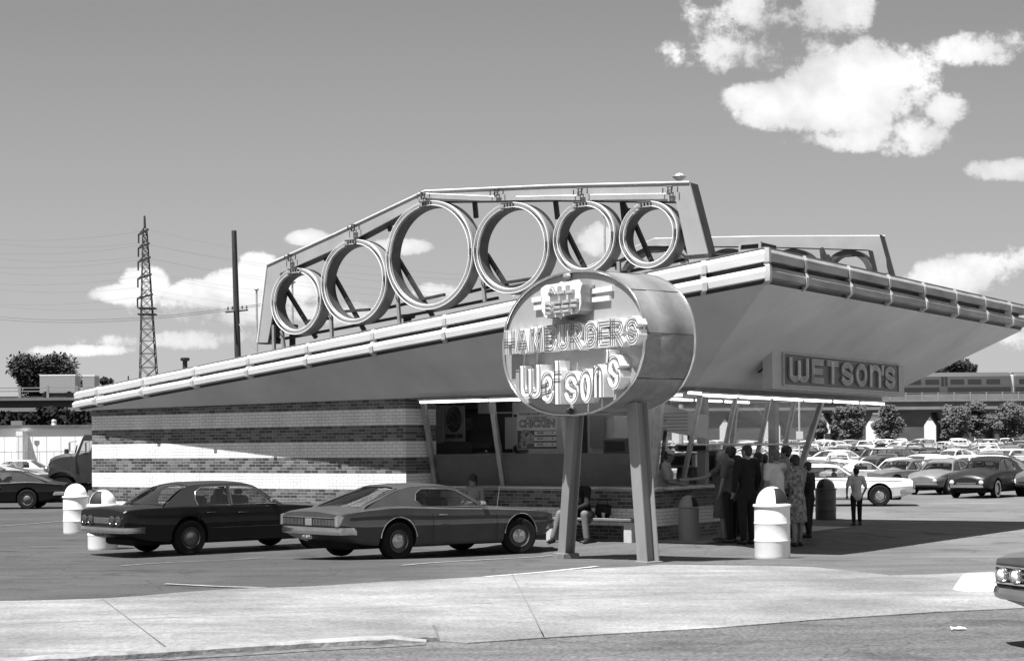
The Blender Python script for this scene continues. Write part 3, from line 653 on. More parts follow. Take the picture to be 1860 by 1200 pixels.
m = MB(); m.bx(PU - .20, PU, PV0, PV1, PZ0, PZ1, T=TP); m.build('panel_box', mat('panel_frame_paint', .42, .5, var=.06), panel, smooth=0)
a0, a1, c0, c1 = PV0 + .46, PV1 - .42, PZ0 + .09, PZ1 - .035
m = MB(); m.bx(PU + .002, PU + .015, a0, a1, c0, c1, T=TP); m.build('panel_face', mat('panel_dark_face', .085, .4, var=.12), panel, smooth=0)
m = MB()
for q in ((a0 - .03, a1 + .03, c1 + .001, c1 + .022), (a0 - .03, a1 + .03, c0 - .022, c0 - .001)): m.bx(PU + .002, PU + .04, q[0], q[1], q[2], q[3], T=TP)
for q in ((a0 - .035, a0 - .001), (a1 + .001, a1 + .035)): m.bx(PU + .002, PU + .038, q[0], q[1], c0, c1, T=TP)
m.build('panel_frame', alu, panel, smooth=0)
fnp = lambda a, b, d: tuple(TP @ Vector((PU + .015 + d, a, b)))
vx = a0 + .2; KW = (a1 - a0 - .38) / 5.42
for ch, wd in zip("WETSON'S", (.86, .55, .56, .58, .58, .58, .16, .56)):
    wd *= KW
    letter(ch, vx, c0 + .06, vx + wd, c1 - .05, fnp, .115, .02, (mat('letter_grey_backing', .20, .4), neon_dk), panel, ((-.36, 0), (.36, 0), (0, .002)), .011)
    vx += wd + (.16 if ch not in "N'" else .05) * KW
SL = (ZC0 - ZL) / (Cp[0] - LC[0]); ul = -13.8
for _ in range(40): e = on_u(1383, 671, ul); ul = .5 * ul + .5 * (LC[0] + (e.z - ZL) / SL)
ox = thing('soffit_louvre', 'small dark vent louvre set in the front soffit left of the panel sign', 'vent', UVW(e.x, e.y, e.z), 0)
RL = Matrix.Rotation(RB, 4, 'Z') @ Matrix.Rotation(-math.atan(SL), 4, 'Y')
m = MB(); m.rbx(-.08, .08, -.045, .045, -.02, .01, .008, T=RL); m.build('louvre_frame', darkm, ox, smooth=0)
m = MB()
for k in range(5): m.bx(-.065 + k * .028, -.055 + k * .028, -.035, .035, -.026, -.019, T=RL)
m.build('louvre_blades', mat('trim_grey', .16), ox, smooth=0)
# ---- posters and things seen in the windows (all stand inside on the partition plane v = 29.55)
PV = 29.58
def inpart(px0, py0, px1, py1, v=PV):
    a, b = on_v(px0, py1, v), on_v(px1, py0, v); return a.x, b.x, a.z, b.z
def flatbox(name, label, cat, r, v, d, m, lst=None):
    u0, u1, z0, z1 = r; o, TT = bthing(name, label, cat, (u0 + u1) / 2, v, z0); q = MB(); q.bx(u0, u1, v - d, v, z0, z1, T=TT); q.build('board', m, o, smooth=0); return o, TT
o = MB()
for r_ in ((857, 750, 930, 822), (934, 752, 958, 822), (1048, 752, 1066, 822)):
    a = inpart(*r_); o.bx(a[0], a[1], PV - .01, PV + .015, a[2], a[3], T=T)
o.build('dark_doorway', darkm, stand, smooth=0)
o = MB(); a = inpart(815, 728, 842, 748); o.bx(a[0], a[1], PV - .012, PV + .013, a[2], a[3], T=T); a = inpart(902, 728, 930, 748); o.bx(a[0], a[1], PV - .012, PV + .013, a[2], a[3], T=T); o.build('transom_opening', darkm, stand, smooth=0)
grey1 = mat('poster_card', .42, .5, var=.06); ink = mat('poster_ink', .06, .6); lightc = mat('poster_light', .55, .5, var=.05)
r1 = inpart(805, 736, 842, 802, PV - .1); po, TT = flatbox('wall_poster', 'pale poster with a large dark oval and two small caption boxes, left side window', 'poster', r1, PV - .05, .02, grey1)
cu, cz = (r1[0] + r1[1]) / 2, (r1[2] + r1[3]) / 2 + .1; hw, hh = (r1[1] - r1[0]) * .36, (r1[3] - r1[2]) * .36
m = MB(); m.poly(arc(cu, cz, hw, hh, 0, 348, 30), [], lambda a, b, d: tuple(TT @ Vector((a, PV - .075 - d, b))), 0, .01); m.build('dark_oval', mat('dark_print', .05, .5, var=.5, scale=9), po, smooth=0)
m = MB(); random.seed(3)
for k in range(26):
    t, rr = random.random() * 6.3, random.random() ** .5; x, z = cu + hw * .8 * rr * math.cos(t), cz + hh * .8 * rr * math.sin(t); s = .02 + .02 * random.random()
    m.poly(arc(x, z, s, s * .7, 0, 300, 6), [], lambda a, b, d: tuple(TT @ Vector((a, PV - .086 - d - .0002 * k, b))), 0, .004)
m.build('printed_food', mat('mid_print', .16, .5, var=.4), po, smooth=0)
m = MB()
for a, b in ((.1, .58), (.64, .92)): x0, x1 = r1[0] + (r1[1] - r1[0]) * a, r1[0] + (r1[1] - r1[0]) * b; m.bx(x0, x1, PV - .08, PV - .071, r1[2] + .08, r1[2] + .17, T=TT)
m.build('caption_box', ink, po, smooth=0)
r1 = inpart(792, 736, 804, 803, PV - .1); flatbox('side_card', 'narrow pale upright card beside the oval poster', 'poster', r1, PV - .05, .03, lightc)
r1 = inpart(917, 757, 941, 815, PV - .1); flatbox('menu_cabinet', 'pale upright cabinet door behind the side window, left of the chicken poster', 'cabinet', r1, PV - .03, .06, grey1)
r1 = inpart(1070, 752, 1096, 812, PV - .1); flatbox('notice_board', 'grey wall panel behind the window between the two sign posts', 'board', r1, PV - .03, .04, mat('mid_card', .25, .5))
# chicken poster stands just inside the glass
pz = on_v(941, 816, 27.95); pz2 = on_v(1013, 748, 27.95); chk, TC = bthing('chicken_poster', 'white poster advertising fried chicken dinners inside the side window', 'poster', pz.x, 27.95, pz.z)
u0, u1, z0, z1 = pz.x, pz2.x, pz.z, pz2.z + .02; wdt, hgt = u1 - u0, z1 - z0
m = MB(); m.bx(u0, u1, 27.92, 27.95, z0, z1, T=TC); m.build('card', mat('poster_white', .62, .5, var=.04), chk, smooth=0)
def ptext(s, fx, fz, size, m_, par, sx=1.0, offset=0.0, d=.004):
    vs, fs = text_mesh(s, size, .001, offset, sx=sx); q = MB(); q.add([(u0 + wdt * fx + a, 27.92 - d + c, z0 + hgt * fz + b) for a, b, c in vs], fs, T=TC); q.v = q.v; return q.build('lettering', m_, par, smooth=0, fix=False)
ptext("TAKE HOME A BUCKET OF WETSON'S", .5, .935, .062, ink, chk, .82, .0012); ptext('SOUTHERN FRIED', .5, .83, .075, ink, chk, .85, .001)
ptext('CHICKEN', .5, .675, .205, ink, chk, 1.0, .011, .004); ptext('CHICKEN', .5, .675, .205, mat('poster_white', .62), chk, 1.0, -.0035, .008)
m = MB(); m.bx(u0 + .01, u1 - .01, 27.915, 27.9195, z0 + .01, z0 + hgt * .50, T=TC); m.build('dark_panel', mat('dark_print2', .07, .5), chk, smooth=0)
for k, s in enumerate(("DINNER — 1 —  .95", "DINNER — 2 —  1.90", "DINNER — 3 —  3.25")):
    zz = .43 - k * .15; m = MB(); m.bx(u0 + wdt * .44, u1 - .015, 27.910, 27.9145, z0 + hgt * (zz - .055), z0 + hgt * (zz + .05), T=TC); m.build('price_strip', mat('poster_white', .62), chk, smooth=0)
    ptext(s, .715, zz, .062, ink, chk, .72, .0012, .0125)
m = MB(); random.seed(5)
for k in range(34):
    t, rr = random.random() * 6.3, random.random() ** .6; x, z = u0 + wdt * .22 + wdt * .19 * rr * math.cos(t), z0 + hgt * .27 + hgt * .22 * rr * math.sin(t); s = .035 + .03 * random.random()
    m.poly(arc(x, z, s, s * .75, 0, 320, 8), [], lambda a, b, d: tuple(TC @ Vector((a, 27.914 - d - .00015 * k, b))), 0, .002)
m.build('printed_chicken', mat('mid_print2', .28, .6, var=.6, scale=14), chk, smooth=0)
# narrow lettered strip behind the right post, shelves and equipment
st_ = on_v(1173, 812, 28.05); s2 = on_v(1166, 748, 28.05); strip, TS = bthing('lettered_strip', 'narrow pale strip of vertical lettering in the window behind the right sign post', 'sign', st_.x, 28.05, st_.z)
m = MB(); m.bx(st_.x - .045, st_.x + .045, 27.73, 28.05, st_.z, s2.z, T=TS); m.build('strip_card', lightc, strip, smooth=0)
for k, c in enumerate('THANKYOU'):
    vs, fs = text_mesh(c, .1, .001, .002); q = MB(); q.add([(st_.x + a, 28.026 + cc_, s2.z - .07 - k * .085 + b) for a, b, cc_ in vs], fs, T=TS); q.build('lettering', ink, strip, smooth=0, fix=False)
def equip(px0, py0, px1, py1, v, dep, nm, label, cat, m):
    a, b = on_v(px0, py1, v), on_v(px1, py0, v); o, TE = bthing(nm, label, cat, (a.x + b.x) / 2, v + dep / 2, a.z); q = MB(); q.rbx(a.x, b.x, v, v + dep, a.z, b.z, .03, T=TE)
    q.build('casing', m, o); k = MB(); k.rbx(a.x + (b.x - a.x) * .12, b.x - (b.x - a.x) * .12, v - .02, v, a.z + (b.z - a.z) * .2, b.z - (b.z - a.z) * .2, .006, T=TE); k.build('front_panel', darkm, o); return o
stl = mat('equipment_steel', .4, .35, metal=.7, var=.2)
equip(1094, 795, 1140, 825, 28.4, .5, 'drink_machine', 'dark low drink machine in the window between the sign posts', 'machine', mat('dark_enamel', .08, .35))
equip(932, 806, 942, 823, 28.6, .4, 'milk_urn', 'small dark urn just left of the chicken poster', 'urn', mat('dark_enamel', .08))
equip(1214, 822, 1262, 850, 30.6, .6, 'fryer', 'steel fryer hood inside the glass corner behind the servers', 'machine', stl)
equip(1224, 806, 1290, 820, 30.2, .5, 'heat_shelf', 'steel heat lamp shelf inside the glass corner above the servers', 'machine', stl)
equip(1276, 815, 1302, 872, 31.6, .5, 'fridge', 'tall dark refrigerator inside behind the counter', 'fridge', mat('dark_enamel', .08))
# hanging curved menu board in the corner
mb_, TM = bthing('menu_board', 'curved pale menu board hanging inside the glass corner', 'menu board', -16.2, 29.8, 2.3)
m = MB(); rg = []
for k in range(9):
    t = -1 + k / 4; rg.append([(-16.2 + .55 * t, 29.8 + .25 * t * t, 2.22 - .1 * t), (-16.2 + .55 * t, 29.8 + .25 * t * t, 2.75 - .16 * t), (-16.2 + .55 * t, 29.83 + .25 * t * t, 2.75 - .16 * t), (-16.2 + .55 * t, 29.83 + .25 * t * t, 2.22 - .1 * t)])
m.loft(rg, T=TM); m.build('board', lightc, mb_)
m = MB()
for k in range(6): m.bx(-16.5, -15.95, 29.775, 29.79, 2.28 + k * .07, 2.295 + k * .07, T=TM)
m.build('menu_lines', ink, mb_, smooth=0)
# bench against the low wall
bn, TN = bthing('bench', 'long plain bench on a concrete block against the low brick wall', 'bench', -17.2, 27.35, .12)
bp0 = on_v(1146, 946, 27.15); m = MB(); m.rbx(-20.8, bp0.x, 27.15, 27.6, .52, .58, .012, T=TN); m.build('seat', mat('bench_board', .16, .6, var=.3, scale=2, stretch=(1, 12, 12)), bn)
for uu in (bp0.x - .12, bp0.x - 1.9, bp0.x - 3.6):
    m = MB(); m.rbx(uu - .09, uu + .09, 27.22, 27.52, .1, .518, .012, T=TN); m.build('leg', mat('bench_block', .5, .8, var=.1, bump=.2), bn)
m = MB(); cp = on_v(1096, 936, 27.3); o, TQ = bthing('paper_cup', 'small pale cup left on the bench', 'cup', cp.x, 27.3, .58); m.lathe([(.03, 0), (.04, .10), (.042, .102), (.036, .1), (.028, .01)], 12); m.build('cup', lightc, o)
# vents and pipes poking out of the roof
def roof_z(u, v): return ZB1 - .03 + (u - Bp[0]) / (Cp[0] - Bp[0]) * (ZC1 - ZB1)
def vent(px, py_top, v, r, label, hat=True):
    e = on_v(px, py_top, v); zr = roof_z(e.x, v); o, TT = bthing('roof_vent', label, 'vent', e.x, v, zr); h = max(.12, e.z - zr)
    m = MB(); m.lathe([(r, -.02), (r, h - .02)], 12); m.lathe([(r * 2.0, -.01), (r * 1.1, .05)], 12); m.build('pipe', struct_steel, o)
    if hat: m = MB(); m.lathe([(r * 1.7, h - .07), (r * 1.9, h - .05), (r * 1.9, h), (r * 1.2, h + .01)], 12); m.build('cap', struct_steel, o)
vent(336, 650, 28.5, .06, 'capped black pipe on the roof left of the utility pole'); vent(233, 681, 29, .018, 'thin short pipe near the low end of the roof', False)
vent(740, 572, 27.5, .09, 'squat capped vent below the third and largest ring'); vent(531, 590, 27.3, .07, 'capped vent pipe below the first ring of the roof sign')
# ================================================================== ring signs on the roof (near and far)
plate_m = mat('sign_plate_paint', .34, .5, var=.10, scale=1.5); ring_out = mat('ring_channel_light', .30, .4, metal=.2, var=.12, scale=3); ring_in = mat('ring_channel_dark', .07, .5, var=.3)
tube_w = mat('unlit_white_tube', .88, .12, var=.03, spec=.9)
def ring_sign(v0, sgn, label):
    root, T = bthing('ring_sign_frame', label, 'sign frame', -20, v0, roof_z(-20, v0)); VT = 26.8
    def pt(px, py): e = on_v(px, py, VT); return (e.x, e.z)
    fn = lambda a, b, d: tuple(T @ Vector((a, v0 + sgn * d, b)))
    outer = [(468, 622), (485, 481), (606, 426), (772, 347), (1000, 337), (1252, 331), (1288, 470), (1252, 477), (1228, 366), (1000, 363), (772, 366), (620, 447), (509, 496), (486, 622)]
    P = [pt(*p) for p in outer]
    m = MB(); m.poly(P, [], fn, 0, .04); m.build('face_plate', plate_m, root, smooth=0)
    m = MB()                                                       # folded returns behind the plate edge (inner soffit side)
    for i, j in ((9, 10), (10, 11), (11, 12), (12, 13), (6, 5), (8, 9), (7, 8)):
        a, b = P[i], P[j]; m.add([fn(a[0], a[1], .041), fn(b[0], b[1], .041), fn(b[0], b[1], .34), fn(a[0], a[1], .34)], [(0, 1, 2, 3)])
    m.build('plate_return', struct_steel, root, smooth=0)
    m = MB()
    for i, j in ((0, 1), (1, 2), (2, 3), (3, 4), (4, 5)): m.tube([fn(P[i][0], P[i][1], -.01), fn(P[j][0], P[j][1], -.01)], .018, 6)
    m.build('edge_trim', tube_w, root)
    rings = [(541, 547.5, 60.5), (645.5, 512, 77), (782, 464, 99), (931, 451, 83), (1063.5, 432, 66), (1180.5, 427, 61)]
    for k, (cx, cy, ry) in enumerate(rings):
        e = on_v(cx, cy, VT); Y = -.5635 * e.x + .826 * VT; r = ry * Y / FPX; c = (e.x, e.z)
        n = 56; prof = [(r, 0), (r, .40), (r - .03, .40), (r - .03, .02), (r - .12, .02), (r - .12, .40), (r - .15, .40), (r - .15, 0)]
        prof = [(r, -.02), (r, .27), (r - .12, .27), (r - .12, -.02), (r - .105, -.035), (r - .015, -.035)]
        q = MB(); rg = [[fn(c[0] + a * math.cos(2 * PI * i / n), c[1] + a * math.sin(2 * PI * i / n), d) for a, d in prof] for i in range(n)]
        K = len(prof)
        vs = [p for x in rg for p in x]
        for i in range(n):
            i2 = (i + 1) % n
            for j in range(K):
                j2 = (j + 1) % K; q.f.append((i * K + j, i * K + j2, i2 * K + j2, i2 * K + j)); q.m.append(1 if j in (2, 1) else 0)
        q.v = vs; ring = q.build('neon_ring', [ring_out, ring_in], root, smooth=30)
        q = MB()
        for rr in (r - .012, r - .095):
            g0 = R(80 + 9 * k); q.tube([fn(c[0] + rr * math.cos(g0 + (2 * PI - .12) * i / 59), c[1] + rr * math.sin(g0 + (2 * PI - .12) * i / 59), -.075) for i in range(60)], .0105, 5)
        q.build('neon_tube', tube_w, ring, smooth=60)
        q = MB()                                                    # electrode housings at the crown of the ring and on the beam
        bx_ = c[0] - .06
        for dx in (-.10, -.03, .04, .11): q.cyl(fn(bx_ + dx, c[1] + r - .14, -.05), fn(bx_ + dx, c[1] + r - .0, -.05), .012, n=6)
        for hz_ in (.02, .12): q.cyl(fn(bx_ - .14, c[1] + r - hz_, -.10), fn(bx_ + .13, c[1] + r - hz_, -.10), .014, n=6)
        q.cyl(fn(c[0] + r - .06, c[1] + .06, -.06), fn(c[0] + r - .06, c[1] - .05, -.06), .03, n=6); q.cyl(fn(c[0] - r + .06, c[1] + .06, -.06), fn(c[0] - r + .06, c[1] - .05, -.06), .024, n=6)
        q.build('electrode', ring_in, ring)
    # electrode groups on the beam
    for (a, b) in ((530, 468), (645, 414), (772, 356), (905, 350), (1057, 349), (1220, 346)):
        q = MB(); e = pt(a, b)
        for dx, hh in ((-.16, .10), (-.05, .16), (.02, .14), (.15, .10)): q.cyl(fn(e[0] + dx, e[1] - hh / 2, -.05), fn(e[0] + dx, e[1] + hh / 2, -.05), .012, n=6)
        q.tube([fn(e[0] - .06, e[1] + .07, -.08), fn(e[0] + .06, e[1] + .06, -.08), fn(e[0] + .05, e[1], -.08), fn(e[0] - .05, e[1] - .01, -.08), fn(e[0] - .04, e[1] - .07, -.08), fn(e[0] + .07, e[1] - .06, -.08)], .013, 5)
        q.build('electrode', ring_in, root)
    for (a, b) in (((772, 352), (905, 358)), ((940, 358), (1050, 356)), ((1075, 355), (1212, 353))):
        q = MB(); A, B = pt(*a), pt(*b); q.tube([fn(*A, -.05), fn(*B, -.05)], .014, 5); q.build('beam_tube', tube_w, root)
    # back structure: diagonals, stubs, rails and uprights
    def bar(a, b, d, w=.045, nm='brace', back=.34, back2=None, m_=struct_steel):
        b2_ = back2 if back2 is not None else back
        if sgn > 0: A, B = [on_v(*p_, VT + d_) for p_, d_ in ((a, back), (b, b2_))]; A, B = (A.x, A.z), (B.x, B.z)
        else: A, B = pt(*a), pt(*b)
        q = MB(); q.cyl(fn(A[0], A[1], back), fn(B[0], B[1], b2_), w, n=4); q.build(nm, m_, root, smooth=0)
    for a, b in (((518, 522), (574, 613)), ((604, 496), (664, 604)), ((720, 465), (786, 574)), ((884, 462), (921, 520)), ((1026, 414), (1068, 498)), ((1142, 380), (1184, 476))): bar(a, b, 0, .055)
    for a, b in (((592, 452), (593, 474)), ((706, 394), (709, 420)), ((862, 364), (865, 396)), ((1009, 364), (1013, 398)), ((1130, 364), (1134, 402))): bar(a, b, 0, .055, 'hanger')
    for a, b in (((1130, 364), (1146, 400)),): bar(a, b, 0, .05)
    for a, b in (((478, 622), (652, 590)), ((640, 592), (800, 562)), ((560, 583), (600, 578)), ((700, 560), (740, 551)), ((845, 532), (890, 521)), ((760, 545), (808, 535)), ((800, 562), (905, 541)), ((880, 530), (985, 510)), ((1070, 490), (1125, 480)), ((620, 566), (672, 562)), ((896, 517), (968, 506)), ((1120, 498), (1250, 470))):
        bar(a, b, 0, .04, 'rail', .30)
    for a, b in (((601, 560), (603, 612)), ((722, 533), (726, 588)), ((877, 508), (881, 548)), ((1124, 475), (1125, 502)), ((512, 600), (516, 632)), ((497, 590), (498, 636))): bar(a, b, 0, .045, 'upright', .05, .05, mat('upright_grey', .25, .6))
    for a, b in (((1263, 420), (1292, 468)), ((1232, 430), (1262, 474))): bar(a, b, 0, .05, 'brace', .2, 1.1)
    A, B = pt(1243, 464), pt(1292, 470)
    q = MB(); q.bx(A[0], B[0], 0, .35, A[1] - .08, A[1]); q.v = [fn(a, c, b) for a, b, c in q.v]; q.build('foot_plate', struct_steel, root, smooth=0)
    A, B = pt(466, 622), pt(492, 622)
    q = MB(); q.bx(A[0], B[0], .041, .32, A[1] - .03, A[1] + .05); q.v = [fn(a, c, b) for a, b, c in q.v]; q.build('foot_plate', struct_steel, root, smooth=0)
    # leg side returns (deep dark side of the left leg)
    q = MB(); L0, L1 = pt(486, 622), pt(509, 497); q.bx(0, 1, 0, 1, 0, 1); q.v = []; q.f = []; q.m = []
    q.loft([[fn(L0[0] - .02, L0[1], .042), fn(L1[0] - .02, L1[1], .042), fn(L1[0] - .02, L1[1], .36), fn(L0[0] - .02, L0[1], .36)], [fn(L0[0], L0[1], .042), fn(L1[0], L1[1], .042), fn(L1[0], L1[1], .36), fn(L0[0], L0[1], .36)]])
    q.build('plate_return', struct_steel, root, smooth=0)
    return root
ring_sign(26.8, 1, 'six large unlit neon rings in a bent sheet metal frame on the near roof edge')
ring_sign(36.4, -1, 'matching frame of neon rings on the far roof edge, mostly hidden behind the roof')
hb = on_v(1361, 446, 33.0); o, TT = bthing('roof_hatch', 'small open fronted box on the roof in front of the far ring frame', 'roof box', hb.x, 33.0, roof_z(hb.x, 33))
m = MB(); a0, a1 = on_v(1340, 454, 33), on_v(1382, 438, 33)
m.poly([(a0.x, roof_z(a0.x, 33)), (a1.x, roof_z(a1.x, 33)), (a1.x, a1.z), (a0.x + .02, a1.z)], [[(a0.x + .06, a0.z), (a0.x + .08, a1.z - .05), (a1.x - .06, a1.z - .05), (a1.x - .06, a0.z)]], lambda a, b, d: tuple(TT @ Vector((a, 33 + d, b))), 0, .05); m.build('hatch_frame', plate_m, o, smooth=0)
m = MB(); m.bx(a0.x, a1.x, 33.06, 33.8, roof_z(a0.x, 33), a1.z - .02, T=TT); m.build('hatch_box', struct_steel, o, smooth=0)
# ================================================================== oval sign on two leaning posts
E = Vector((.56, -.8285, 0)); NF = Vector((-.8285, -.56, 0))       # along the face, out of the face
SCN = Vector((1.42, 26.62, 3.60)) - E * .25                          # centre of the drum
HD = .50
rotE = math.atan2(E.y, E.x)
sg = thing('pole_sign', 'big oval drum sign with raised white lettering on two leaning steel posts', 'sign', (SCN.x, SCN.y, .15), rotE)
inv = Matrix.Translation(Vector((SCN.x, SCN.y, .15))) @ Matrix.Rotation(rotE, 4, 'Z'); INV = inv.inverted()
HC = SCN.z - .15
line_dk = mat('neon_smoked_glass', .10, .3)
chan_f = (chan, mat('letter_front_white', .88, .4, var=.06, scale=12))
def face_local(px, py, d=HD):          # photograph point to face coordinates (along, up)
    r = ray(px, py); P0 = SCN + NF * d; k = (P0 - Vector((0, 0, CAMH))).dot(NF) / r.dot(NF)
    P = Vector((0, 0, CAMH)) + r * k; q = INV @ P; return (q.x, q.z)
fs_ = lambda a, b, d: (a, -HD - d, b)            # local: x along the face, -y out of the face
edge_px = [(915, 640), (925, 560), (965, 516), (1018, 497), (1075, 494), (1128, 511), (1158, 548), (1170, 600), (1168, 655), (1150, 695), (1110, 733), (1060, 750), (1020, 754), (970, 740), (938, 705)]
EL = [face_local(*p) for p in edge_px]
x0_, x1_ = min(p[0] for p in EL), max(p[0] for p in EL); z0_, z1_ = min(p[1] for p in EL), max(p[1] for p in EL)
cxf, czf, rxf, rzf = (x0_ + x1_) / 2, (z0_ + z1_) / 2, (x1_ - x0_) / 2, (z1_ - z0_) / 2
print('SIGN', cxf, czf, rxf, rzf)
def sup(t, rx, rz, e=2.25):
    c, s = math.cos(t), math.sin(t); return (cxf + rx * math.copysign(abs(c) ** (2 / e), c), czf + rz * math.copysign(abs(s) ** (2 / e), s))
NS = 72
sgm, nt_, p_ = newmat('weathered_sign_metal'); L_ = nt_.links
tcn = nt_.nodes.new('ShaderNodeTexCoord'); n1 = nt_.nodes.new('ShaderNodeTexNoise'); n1.inputs['Scale'].default_value = 1.1; n1.inputs['Detail'].default_value = 9; n1.inputs['Roughness'].default_value = .7; L_.new(tcn.outputs['Object'], n1.inputs[0])
r1_ = nt_.nodes.new('ShaderNodeMapRange'); r1_.inputs[1].default_value = .42; r1_.inputs[2].default_value = .62; r1_.inputs[3].default_value = .20; r1_.inputs[4].default_value = .32; L_.new(n1.outputs[0], r1_.inputs[0]); L_.new(r1_.outputs[0], p_.inputs['Base Color'])
r2_ = nt_.nodes.new('ShaderNodeMapRange'); r2_.inputs[1].default_value = .4; r2_.inputs[2].default_value = .65; r2_.inputs[3].default_value = .6; r2_.inputs[4].default_value = .3; L_.new(n1.outputs[0], r2_.inputs[0]); L_.new(r2_.outputs[0], p_.inputs['Roughness']); p_.inputs['Metallic'].default_value = .25
face_m = mat('sign_face_paint', .34, .38, var=.10, scale=1.6, coat=.3)
m = MB(); K_ = []
for yy, rr in ((-HD + .02, 1.0), (-HD * .35, 1.0), (-HD * .33, 1.004), (HD * .33, 1.004), (HD * .35, 1.0), (HD - .02, 1.0)): K_.append([(sup(2 * PI * i / NS, rxf * rr, rzf * rr)[0], yy, sup(2 * PI * i / NS, rxf * rr, rzf * rr)[1]) for i in range(NS)])
m.loft(K_, True, False); drum = m.build('drum', sgm, sg, smooth=40)
for ts_ in (38, 74, 118, 285, 330, 2):
    a_ = sup(R(ts_), rxf * 1.003, rzf * 1.003); m = MB(); m.cyl((a_[0], -HD + .03, a_[1]), (a_[0], HD - .03, a_[1]), .006, n=5); m.build('drum_seam', struct_steel, drum)
for s, nm in ((-1, 'front'), (1, 'back')):
    m = MB(); m.loft([[(sup(2 * PI * i / NS, rxf * k, rzf * k)[0], s * (HD - .03) , sup(2 * PI * i / NS, rxf * k, rzf * k)[1]) for i in range(NS)] for k in (.995, .001)], True, False); m.build('sign_face', face_m, sg, smooth=40)
    m = MB(); m.tube([(sup(2 * PI * i / NS, rxf * 1.003, rzf * 1.003)[0], s * HD, sup(2 * PI * i / NS, rxf * 1.003, rzf * 1.003)[1]) for i in range(NS)], .022, 8, closed=True); m.build('rim', mat('chrome_rim', .8, .15, metal=.9, var=.05), sg, smooth=60)
HD2 = HD - .03
fs_ = lambda a, b, d: (a, -HD2 - d, b)
# HAMBURGERS
DL = .17
lt = face_local(917, 599, HD2 + DL); lb = face_local(914, 645, HD2 + DL); rt_ = face_local(1164, 572, HD2 + DL); rb = face_local(1163, 625, HD2 + DL)
lb = (lb[0] + .02, lb[1]); lt = (lt[0] + .02, lt[1]); rb = (rb[0] - .03, rb[1]); rt_ = (rt_[0] - .03, rt_[1])
words = 'HAMBURGERS'; wd = [GLY[c][0] + .27 for c in words]; tot = sum(wd); x = lb[0]; W_ = rb[0] - lb[0]
for c, w_ in zip(words, wd):
    ww = W_ * w_ / tot; t0 = (x - lb[0]) / W_; zb_ = lb[1] + (rb[1] - lb[1]) * (t0 + ww / W_ / 2); zt_ = lt[1] + (rt_[1] - lt[1]) * (t0 + ww / W_ / 2)
    letter(c, x + .012, zb_, x + ww - .012, zt_, fs_, .122, DL, (chan_f, line_dk), sg, ((-.37, 0), (0, 0), (.37, 0)), .0055); x += ww
dkn = mat('neon_outline_shadow', .10, .5)
for c, bx4 in zip("WetSON'S", ((258, 412, 760, 1018), (413, 505, 812, 1050), (498, 562, 730, 1062), (580, 680, 812, 1056), (690, 782, 795, 1048), (792, 862, 765, 1012), (868, 905, 662, 735), (892, 985, 692, 950))):
    a = face_local(880 + bx4[0] / 4, 470 + bx4[3] / 4, HD2 + .2); b = face_local(880 + bx4[1] / 4, 470 + bx4[2] / 4, HD2 + .2)
    if c == "'": letter(c, a[0] + .03, a[1] - .30, b[0], b[1], fs_, .11, .2, (chan_f, line_dk), sg, ((-.34, 0), (.34, 0)), .008); continue
    letter(c, a[0], a[1], b[0], b[1], fs_, .158, .20, (chan_f, line_dk), sg, ((-.38, 0), (.38, 0)), .0075)
# ALL BEEF shield, its side strips
def fl(px, py, d): return face_local(880 + px / 4, 470 + py / 4, HD2 + d)
shp = [(410, 215), (445, 190), (540, 178), (555, 165), (575, 172), (668, 153), (680, 150), (706, 185), (700, 205), (694, 240), (698, 330), (690, 372), (665, 398), (600, 408), (560, 420), (550, 438), (540, 424), (445, 428), (418, 380), (413, 330), (420, 290), (408, 245)]
SP = [fl(a, b, .26) for a, b in shp]; sh = MB(); sh.poly(SP, [], fs_, 0, .26); shield = sh.build('shield', [chan], sg, smooth=20)
sm_ = mat('shield_side_metal', .30, .35, metal=.4, var=.2)
sd = MB(); SI = offs(SP, -.0, True); sd.loft([[fs_(p[0] * 1.0, p[1], .005) for p in offs(SP, .006, True)], [fs_(p[0], p[1], .245) for p in offs(SP, .006, True)]], True, False); sd.build('shield_side', sm_, shield, smooth=25)
gl = mat('shield_letter_grey', .36, .4, var=.15)
def word(wd, pa, pb, hpx, sw, par, d0, extra=.05):
    x0, zb = fl(*pa, .33); x1, zb2 = fl(*pb, .33); _, zt = fl(pa[0], pa[1] - hpx, .33); H = zt - zb; ws = [GLY[c][0] + .30 for c in wd]; tt = sum(ws); x = x0
    for i, (c, w_) in enumerate(zip(wd, ws)):
        ww = (x1 - x0) * w_ / tt; z = zb + (zb2 - zb) * (i + .5) / len(wd); letter(c, x, z, x + ww * .9, z + H, fs_, sw, extra, (gl, neon_dk), par, ((0, 0),), .006, base=d0); x += ww
word('ALL', (452, 268), (640, 250), 66, .062, shield, .262); word('BEEF', (432, 408), (672, 384), 96, .066, shield, .263)
for (a, b) in (((765, 238), (925, 213)), ((760, 300), (905, 283)), ((342, 300), (412, 290)), ((358, 356), (412, 350))):
    A, B = fl(*a, .05), fl(*b, .05); m = MB(); m.ribbon([A, B], .075, fs_, 0, .05); m.build('speed_stripe', chan, sg, smooth=30)
cp = fl(600, 130, .04); m = MB(); m.ell((cp[0], -HD2 - .04, cp[1]), (.10, .05, .06), 12, 8); m.build('service_cap', sgm, sg)
cp = fl(622, 1110, .04); m = MB(); m.ell((cp[0], -HD2 - .05, cp[1] + .02), (.08, .05, .05), 10, 6); m.build('conduit_box', struct_steel, sg)
